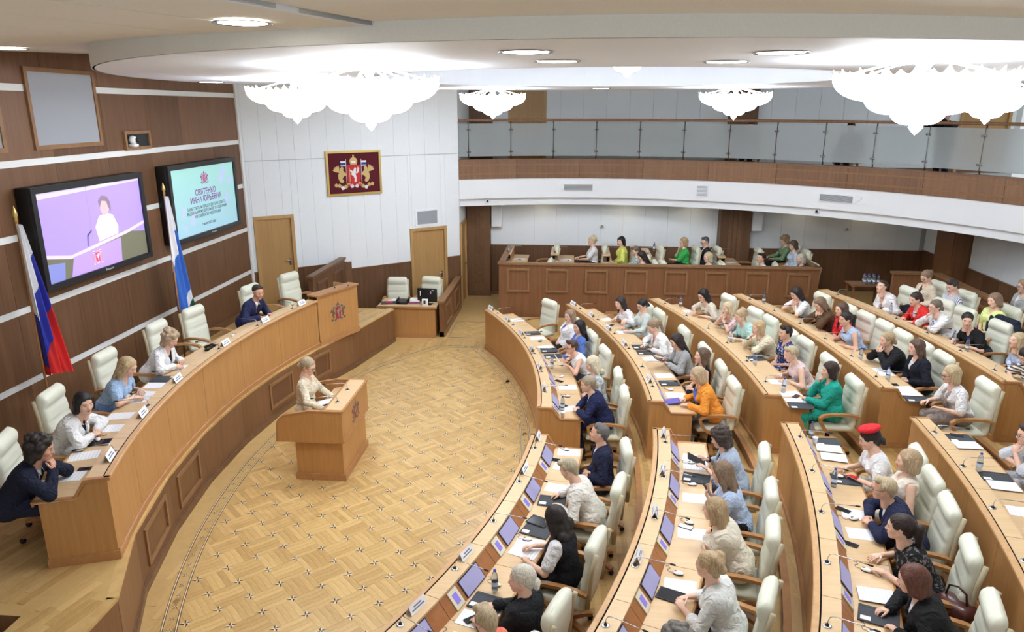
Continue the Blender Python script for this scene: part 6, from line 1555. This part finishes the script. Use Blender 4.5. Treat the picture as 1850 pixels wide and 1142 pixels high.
def print_mat(nm, base, ink):
    m, nt, b = new_mat(nm); tc_ = nt.nodes.new('ShaderNodeTexCoord'); sp = nt.nodes.new('ShaderNodeSeparateXYZ'); w_ = nt.nodes.new('ShaderNodeTexWave'); w_.bands_direction = 'X'; w_.inputs['Scale'].default_value = 9
    nz = nt.nodes.new('ShaderNodeTexNoise'); nz.inputs['Scale'].default_value = 60
    r = nt.nodes.new('ShaderNodeValToRGB'); r.color_ramp.elements[0].position = .62; r.color_ramp.elements[1].position = .95; r.color_ramp.elements[0].color = srgb(*base); r.color_ramp.elements[1].color = srgb(*ink)
    nt.links.new(tc_.outputs['Object'], w_.inputs['Vector']); nt.links.new(w_.outputs[1], r.inputs[0]); nt.links.new(r.outputs[0], b.inputs['Base Color']); b.inputs['Roughness'].default_value = .85; return m
M_PRINT = print_mat('printed page', (243, 245, 249), (226, 228, 234))
def sheet(w_, h_, t, m): return MB().box((-h_/2, -w_/2, 0), (h_/2, w_/2, t))
PAPER = Item('paper_sheet', 'paper', [('sheet', sheet(.21, .297, .002, 0).mesh('sheet', M_PRINT), []), ('under_sheet', MB().box((-.14, -.1, 0), (.15, .108, .001), 0, Matrix.Rotation(.05, 4, 'Z')).mesh('under_sheet', M_PAPER), [])])
FOLDER = Item('document_folder', 'folder', [('cover', MB().rbox((-.16, -.12, 0), (.16, .12, .014), .006).mesh('cover', M_FOLD), []), ('paper_card', MB().box((-.14, -.1, .014), (-.06, -.045, .0152)).mesh('paper_card', M_PAPER), []), ('elastic_band', MB().box((-.16, .085, .0135), (.16, .09, .0155)).mesh('elastic_band', M_BLACK), [])])
PHONE = Item('smartphone', 'phone', [('case', MB().rbox((-.076, -.037, 0), (.076, .037, .009), .004).mesh('case', M_DGREY), []), ('screen', MB().box((-.071, -.033, .009), (.071, .033, .0096)).mesh('screen', M_GLASSD), [])])
TABLET = Item('tablet_computer', 'tablet', [('case', MB().rbox((-.12, -.09, 0), (.12, .09, .01), .004).mesh('case', M_BLACK), []), ('screen', MB().box((-.105, -.078, .01), (.105, .078, .0106)).mesh('screen', M_GLASSD), [])])
CUP = Item('plastic_cup', 'cup', [('cup_wall', MB().lathe([(.001, .002), (.024, .002), (.034, .085), (.036, .088), (.033, .085), (.023, .006), (.001, .006)], 16).mesh('cup_wall', M_CUP), []), ('rim', MB().lathe([(.034, .085), (.0365, .087), (.0355, .09), (.034, .088)], 16).mesh('rim', M_CUP), [])])
KINDS_ = {'mic': (MIC, 'slim gooseneck microphone', 'desk microphones'), 'plate': (PLATE, 'white folded name plate', 'name plates'), 'bottle': (BOTTLE, 'water bottle', 'water bottles'), 'mouse': (MOUSE, 'white computer mouse', 'computer mice'), 'paper': (PAPER, 'white printed paper', 'papers on desks'), 'folder': (FOLDER, 'dark document folder', 'document folders'), 'phone': (PHONE, 'dark smartphone', 'smartphones'), 'tablet': (TABLET, 'black tablet', 'tablets'), 'cup': (CUP, 'white plastic cup', 'plastic cups')}
LEDGE, DESKZ = .922, .7455
rows_items = {  # (row, block): kind -> pixel list
 (1, 'far'): dict(mic=[(907,565),(929,587),(948,611),(963,639),(974,672),(977.6,709)], plate=[(896,558),(922,579),(943,603),(959,633),(970,664),(976,702)], paper=[(937,578),(965.5,611.6),(978,628),(1012,700),(1006,738)], folder=[(958,603),(988,635),(984,645)], phone=[(976,616),(1010,689),(1017,735)], mouse=[(979,653),(989.6,682),(998.6,717)], bottle=[(987,666),(1002.7,741)], cup=[(1005,754)]),
 (1, 'near'): dict(mic=[(956,809),(928,869),(884,940),(817,1026),(722,1128)], plate=[(961,791),(936,850),(838,1003),(750,1098)], mouse=[(988,811),(921.7,969.4),(864.5,1049),(790.5,1137)], paper=[(1008.6,816),(992,841),(979,879),(944,980.5),(929,993),(888.5,1097),(846,1117)], phone=[(995.6,831),(853,1120)], folder=[(971.6,903),(951,956.5),(873,1089)], tablet=[(973,945)], bottle=[(894,1070)]),
 (2, 'far'): dict(mic=[(1047,558),(1080,578),(1110,603),(1136,630),(1160,663),(1179,699)], plate=[(1036,551),(1069,571),(1099,595),(1128,622),(1172,688)], paper=[(1093,578),(1130,600),(1166,649),(1186,679),(1204,714)], phone=[(1105,588)], folder=[(1153,629),(1163,638),(1202,693)], mouse=[(1199,705)], ),
 (2, 'near'): dict(mic=[(1206,800),(1200,862),(1182,935),(1146,1022),(1088,1128)], plate=[(1204,786),(1198,852),(1184,928),(1153,1008)], paper=[(1237,827),(1256,843),(1239.6,898.5),(1234,962),(1211,1055.7)], mouse=[(1228,836),(1228,874),(1217.6,942),(1190,1030)], folder=[(1242.5,864)], phone=[(1238.6,953)], tablet=[(1211,1077)]),
 (3, 'far'): dict(mic=[(1201,549),(1240,571),(1279,594),(1317,620),(1350,653),(1384,690)], paper=[(1238.5,563),(1400,690),(1425,712),(1429,724)], folder=[(1364.5,648),(1437,734)], bottle=[(1213,541),(1318.6,617),(1363,661),(1415,709)], phone=[(1438,717)], cup=[(1325,619)]),
 (3, 'near'): dict(mic=[(1445,790),(1467,851),(1483,925),(1488,1015),(1480,1127)], bottle=[(1465,791),(1495,878)], folder=[(1498,800),(1529,868),(1553,1108)], cup=[(1463,803)], paper=[(1494,812),(1487,827),(1524,927),(1522,960),(1535,1069)], mouse=[(1486,861),(1506,934),(1522,1024),(1520,1132)], phone=[(1514,863),(1523,922),(1525.6,982)]),
 (4, 'far'): dict(mic=[(1353,541),(1398,562),(1445,585),(1490,612),(1538,644),(1582.6,681)], bottle=[(1344,533),(1554,652),(1603,689)], paper=[(1583,669),(1593,675),(1629,703),(1639,711)], phone=[(1613,696)], folder=[(1643,722)]),
 (4, 'near'): dict(mic=[(1682,781),(1736,842),(1789,917),(1843,1012)], folder=[(1720.5,792),(1788.5,862)], phone=[(1728,789)], paper=[(1741.5,806),(1800,879),(1836,924)], bottle=[(1759,853)]),
 (5, 'far'): dict(mic=[(1509,533),(1619,576),(1675,602),(1735,634),(1796,669)], bottle=[(1608,568),(1682,602),(1722,621),(1746,635)]),
}
FLATS = []
def stack(kind, x, y, zb):
    size = {'paper': (.17, .002), 'folder': (.19, .0155), 'phone': (.07, .0096), 'tablet': (.14, .0106), 'mouse': (.05, .033), 'bottle': (.034, .23), 'cup': (.035, .09)}.get(kind)
    if size is None: return 0
    z = max([t for (a, b, s_, t, z0) in FLATS if z0 == zb and math.hypot(a - x, b - y) < (s_ + size[0]) * .92] or [0]); z = min(z, .02)
    if kind not in ('bottle', 'cup', 'mouse'): FLATS.append((x, y, size[0], z + size[1] + .0006, zb))
    return z
def rand(px): return ((math.sin(px[0] * 12.99 + px[1] * 78.2) * 43758.5) % 1) - .5
for (n, blk), kinds in rows_items.items():
    for kind, pts in kinds.items():
        it, txt, grp = KINDS_[kind]; zb = zrow(n) + (LEDGE if kind in ('mic', 'plate') else DESKZ); L = []
        for p in pts:
            X, Y = unproj(*p, zb); r = dC(X, Y, CR); a = math.atan2(Y - CR[1], X - CR[0])
            lim = (RR[n] + .05, RR[n] + .17) if kind in ('mic', 'plate') else (RR[n] + .36, RR[n] + .62)
            if kind in ('paper', 'folder'): lim = (RR[n] + .505, RR[n] + .53)
            if kind == 'mouse': lim = (RR[n] + .46, RR[n] + .6)
            if kind == 'mic': lim = (RR[n] + .09, RR[n] + .13)
            if kind == 'plate': lim = (RR[n] + .085, RR[n] + .11)
            r = max(lim[0], min(lim[1], r))
            if blk == 'far': a = min(a, R_(far_end[n] - .9)) if kind not in ('mic', 'plate') else min(a, R_(far_end[n] - .35))
            L.append((a, r, p))
        L.sort(key=lambda t: -t[0] if blk == 'near' else t[0])
        for i, (a, r, p) in enumerate(L):
            x, y = CR[0] + r * math.cos(a), CR[1] + r * math.sin(a); jit = {'mic': .5, 'plate': .2, 'paper': .3, 'folder': .25, 'phone': 2.5, 'mouse': .9}.get(kind, .6) * rand(p)
            dz = stack(kind, x, y, zb)
            it.put(Matrix.Translation((x, y, zb + dz)) @ Matrix.Rotation(a + jit, 4, 'Z'), '%s on the %s desk, %s side, %s from the cross aisle' % (txt, ROWN[n], blk, ORD[i]), grp)
# presidium things
def pres_item(kind, px, py, label, turn=0, ledge=False):
    it, txt, grp = KINDS_[kind]; zb = DAIS + (LEDGE if ledge else DESKZ); X, Y = unproj(px, py, zb); a = math.atan2(Y - CP[1], X - CP[0]); r = dC(X, Y, CP)
    lim = (RP + .08, RP + .14) if ledge else (RP + .38, RP + .6)
    if kind in ('paper', 'folder', 'mouse'): lim = (RP + .505, RP + .53)
    r = max(lim[0], min(lim[1], r)); it.put(Matrix.Translation((CP[0] + r * math.cos(a), CP[1] + r * math.sin(a), zb)) @ Matrix.Rotation(a + turn, 4, 'Z'), label, grp)
who = ['the man in the navy suit', 'the woman with the black bob', 'the blond young woman', 'the woman with wavy fair hair', 'the man in the blue suit', 'the empty far chair']
for i, p in enumerate([(209.5,816),(268,733),(333,682),(403.5,630.5),(473,589),(535.6,558)]): pres_item('mic', *p, 'gooseneck microphone on the presidium desk in front of ' + who[i], .25 - .1 * i, True)
for i, p in enumerate([(198,828),(261,750),(321,688),(415,623),(486,582),(549,551)]): pres_item('plate', *p, 'white name plate on the presidium desk in front of ' + who[i], 0, True)
for i, p in enumerate([(147,859),(172,822),(220,773),(234,751),(256,722),(275,712),(300,696),(341,664)]): pres_item('paper', *p, 'white printed paper on the presidium desk, %s from the near end' % ORD[i], rand(p) * .4)
pres_item('phone', 163, 847, 'black phone beside the man in the navy suit on the presidium'); pres_item('tablet', 181, 800, 'dark tablet beside the woman with the black bob on the presidium'); pres_item('mouse', 198, 794, 'white computer mouse on the presidium desk near the black bob', 2); pres_item('mouse', 428, 607, 'white computer mouse on the presidium desk near the telephone', 2)
pres_item('folder', 307, 686, 'dark folder on the presidium desk beside the blond young woman')
# telephone
X, Y = unproj(392, 632, DAIS + DESKZ); a = math.atan2(Y - CP[1], X - CP[0]); r = max(RP + .42, min(RP + .5, dC(X, Y, CP)))
tel = empty('desk_telephone', (CP[0] + r * math.cos(a), CP[1] + r * math.sin(a), DAIS + DESKZ), a); tag(tel, 'black office telephone with handset on the presidium desk', 'telephone')
MB().prism([(-.09, 0), (.1, 0), (.1, .03), (-.09, .08)], -.1, .1, 0, frame((0, 0, 0), (1, 0, 0), (0, 0, 1))).build('base', M_BLACK, tel)
MB().tube([(-.08, .09, .1), (-.03, .085, .12), (.05, .085, .085), (.09, .09, .06)], [.026, .018, .018, .026], 8).build('handset', M_BLACK, tel)
MB().box((-.03, -.07, .062), (.06, .02, .066), 0, Matrix.Rotation(R_(14), 4, 'Y')).build('keypad', M_DGREY, tel)
# lectern things
for i, (x, y) in enumerate(((-3.34, 9.62), (-3.34, 10.1))): MIC.put(Matrix.Translation((x, y, 1.114)) @ Matrix.Rotation(math.pi + (.35, .12)[i], 4, 'Z'), 'gooseneck microphone on the lectern, %s one' % ('near', 'far')[i], 'lectern microphones')
PAPER.put(Matrix.Translation((-3.62, 9.86, 1.004)) @ Matrix.Rotation(R_(-12), 4, 'Y') @ Matrix.Rotation(R_(8), 4, 'Z'), 'white speech pages on the lectern under the hands of the speaker', 'speech pages')
MIC.put(MT @ Matrix.Translation((TL * .55, 1.0, -.12 * sg)) @ Matrix.Rotation(R_(-90), 4, 'X') @ Matrix.Rotation(R_(90) if sg > 0 else R_(-90), 4, 'Z') @ Matrix.Rotation(math.pi if sg > 0 else 0, 4, 'Z'), 'gooseneck microphone on the tall tribune', 'tribune microphone')
# clerk table things
cz = .7655
mon = empty('computer_monitor', (-3.38, 16.48, cz), R_(-8)); tag(mon, 'black computer monitor seen from behind on the clerk table', 'monitor')
MB().rbox((-.24, -.02, .06), (.24, .03, .38), .012).build('back_shell', M_BLACK, mon); MB().box((-.22, .03, .08), (.22, .034, .36)).build('screen', M_GLASSD, mon); MB().box((-.03, -.02, 0), (.03, .02, .1)).build('stand_neck', M_BLACK, mon); MB().rbox((-.12, -.09, 0), (.12, .09, .015), .006).build('stand_foot', M_BLACK, mon)
for x, z, w_, h_ in ((-.17, .2, .02, .12), (.12, .33, .05, .02), (.09, .26, .015, .06)): MB().box((x, -.0215, z), (x + w_, -.02, z + h_)).build('sticker', M_PAPER, mon)
dv = empty('counter_display', (-3.4, 16.3, cz), 0); tag(dv, 'small white display box on the clerk table before the monitor', 'display'); MB().rbox((-.07, -.03, 0), (.07, .03, .17), .008).build('case', M_FASCIA, dv); MB().box((-.03, -.0315, .06), (.02, -.03, .14)).build('window', M_DGREY, dv)
tr = empty('letter_tray', (-3.98, 16.55, cz), 0); tag(tr, 'black stacked letter tray on the clerk table', 'tray')
for k in range(2): MB().box((-.13, -.15, .06 * k), (.13, .15, .06 * k + .008)).build('shelf', M_BLACK, tr); MB().box((-.13, -.15, .06 * k), (-.12, .15, .06 * k + .05)).build('side', M_BLACK, tr); MB().box((.12, -.15, .06 * k), (.13, .15, .06 * k + .05)).build('side', M_BLACK, tr)
bk = empty('paper_stack', (-3.7, 16.6, cz), .1); tag(bk, 'stack of papers and brochures beside the clerk monitor', 'papers'); MB().box((-.12, -.16, 0), (.12, .16, .06)).build('brochures', plain('brochure edge', (150, 90, 120), .7, noise=.5, nscale=40), bk); MB().box((-.11, -.15, .06), (.12, .15, .085)).build('white_pages', M_PAPER, bk)
rb = empty('notebook', (-4.3, 16.5, cz + .004), .2); tag(rb, 'red notebook on a dark pad on the clerk table', 'notebook'); MB().box((-.2, -.13, -.004), (.16, .15, .006)).build('pad', M_FOLD, rb); MB().rbox((-.08, -.05, .006), (.08, .1, .022), .004).build('cover', plain('red cover', (190, 60, 80), .6), rb)
PAPER.put(Matrix.Translation((-4.25, 16.75, cz)) @ Matrix.Rotation(1.2, 4, 'Z'), 'white paper beside the red notebook on the clerk table', 'clerk papers')
# gallery desk things
gi = 0
for X in (-1.5, -.25, 1.12, 2.2, 4.1):
    for tier, (yy_, z) in enumerate(((18.45, .36), (19.5, .52))):
        nm = ['first', 'second', 'third', 'fourth', 'fifth'][gi // 2]; tn = ['front', 'upper'][tier]; gi += 1
        PLATE.put(Matrix.Translation((X - .22, yy_ - .12, z + .981)), 'white name plate on the %s gallery desk, %s tier' % (nm, tn), 'gallery name plates'); MIC.put(Matrix.Translation((X - .2, yy_ + .2, z + .981)), 'gooseneck microphone on the %s gallery desk, %s tier' % (nm, tn), 'gallery microphones'); X == 1.12 or PAPER.put(Matrix.Translation((X + .08, yy_ + .05, z + .7455)) @ Matrix.Rotation(rand((X, yy_)) * .4, 4, 'Z'), 'white paper on the %s gallery desk, %s tier' % (nm, tn), 'gallery papers')
BOTTLE.put(Matrix.Translation((2.2, 19.8, .52 + .981)), 'water bottle on the fourth gallery desk ledge', 'gallery bottles')
# side table with water bottles behind the fifth row
stb = empty('side_table', (6.75, 17.15, .6)); tag(stb, 'small brown side table with water bottles behind the fifth row', 'table'); MB().box((-.35, -.25, .68), (.4, .25, .71)).build('tabletop', M_MID, stb)
for sx in (-.32, .33):
    for sy in (-.22, .18): MB().box((sx, sy, 0), (sx + .04, sy + .04, .68)).build('leg', M_MID, stb)
for i in range(7): BOTTLE.put(Matrix.Translation((6.72 + .1 * (i % 4) + .03 * (i // 4), 17.05 + .14 * (i // 4), 1.31)), 'water bottle on the brown side table, %s one' % ['first', 'second', 'third', 'fourth', 'fifth', 'sixth', 'seventh'][i], 'side table bottles')
# handbag on the near third-row chair, jacket over a chair back, purple book, red-hat papers
X, Y = unproj(1722, 1112, zrow(3) + .56); hb = empty('handbag', (X, Y, zrow(3) + .525), .5); tag(hb, 'brown leather handbag on the chair beside the woman in black jacket', 'bag')
MB().rbox((-.1, -.17, 0), (.1, .17, .2), .05).build('bag_body', plain('brown bag leather', (84, 44, 40), .3, spec=.5, noise=.15, nscale=18), hb); MB().tube([(0, -.1, .19), (0, -.08, .3), (0, 0, .33), (0, .08, .3), (0, .1, .19)], .01, 6).build('strap', plain('brown bag strap', (60, 34, 30), .4), hb); MB().box((-.102, -.02, .1), (-.098, .02, .13)).build('clasp', M_GOLD, hb)
tt = [o for o in bpy.data.objects if o.name.startswith('swivel_chair') and 'high dark bun' in o.get('label', '')]
if tt:
    c = tt[0]; j = empty('draped_jacket', tuple(c.location), c.rotation_euler.z); tag(j, 'dark navy jacket hung over the chair back of the woman in black tee', 'jacket')
    prof = []
    for sy in (-1, 1):
        pts = [(-.36, sy * .33, .62), (-.36, sy * .34, .85), (-.36, sy * .33, 1.05), (-.35, sy * .27, 1.17)]
        MB().tube(pts, [.05, .055, .06, .05], 8).build('sleeve', cloth((38, 42, 56)), j)
    fj = Field((-.6, -.4, .5), (-.1, .4, 1.35), .02); fj.cone((-.4, -.2, 1.17), (-.4, .2, 1.17), .06, None, .03)
    for yy_ in (-.18, -.06, .06, .18): fj.cone((-.4, yy_, 1.15), (-.43, yy_ * 1.1, .68), .065, .05, .05)
    s_ = Soup(); s_.add(*fj.mesh()); obj('back_cloth', s_.mesh('back_cloth', [cloth((38, 42, 56))]), j)
# things held: red hat woman's papers exist; held sheet, phone, tablets
def held(label_key, item, off, rot, label, group):
    p = [o for o in bpy.data.objects if o.name.startswith('person') and o.get('label', '').startswith(label_key)][0]
    item.put(Matrix.Translation(p.location) @ Matrix.Rotation(p.rotation_euler.z, 4, 'Z') @ Matrix.Translation(off) @ Matrix.Rotation(R_(rot), 4, 'Y'), label, group)
X, Y = unproj(1214, 728, zrow(2) + DESKZ); PT = Item('tablet_computer', 'tablet', [('case', MB().rbox((-.12, -.1, 0), (.12, .1, .012), .004).mesh('case', plain('purple tablet cover', (92, 80, 168), .5)), []), ('screen', MB().box((-.105, -.085, .012), (.105, .085, .0126)).mesh('screen', plain('purple tablet face', (116, 108, 190), .3)), [])])
PT.put(Matrix.Translation((X, Y, zrow(2) + DESKZ + .02)) @ Matrix.Rotation(math.atan2(Y - CR[1], X - CR[0]), 4, 'Z') @ Matrix.Rotation(R_(-10), 4, 'Y'), 'purple tablet under the hands of the woman in orange jacket', 'purple tablet')
held('woman in white sleeveless vest', PAPER, (.5, 0, .92), -55, 'white sheet held upright by the woman in white sleeveless vest', 'held sheet')
held('woman in light blue shirt', PHONE, (.37, 0, 1.02), -60, 'dark smartphone held up by the woman in light blue shirt', 'held phone')
held('woman in pale blue jacket', TABLET, (.47, 0, .91), -25, 'dark tablet held by the woman in pale blue jacket', 'held tablet')
held('woman in grey blazer with very', TABLET, (.47, 0, .91), -25, 'dark tablet held by the woman in grey blazer', 'held tablet of grey blazer')
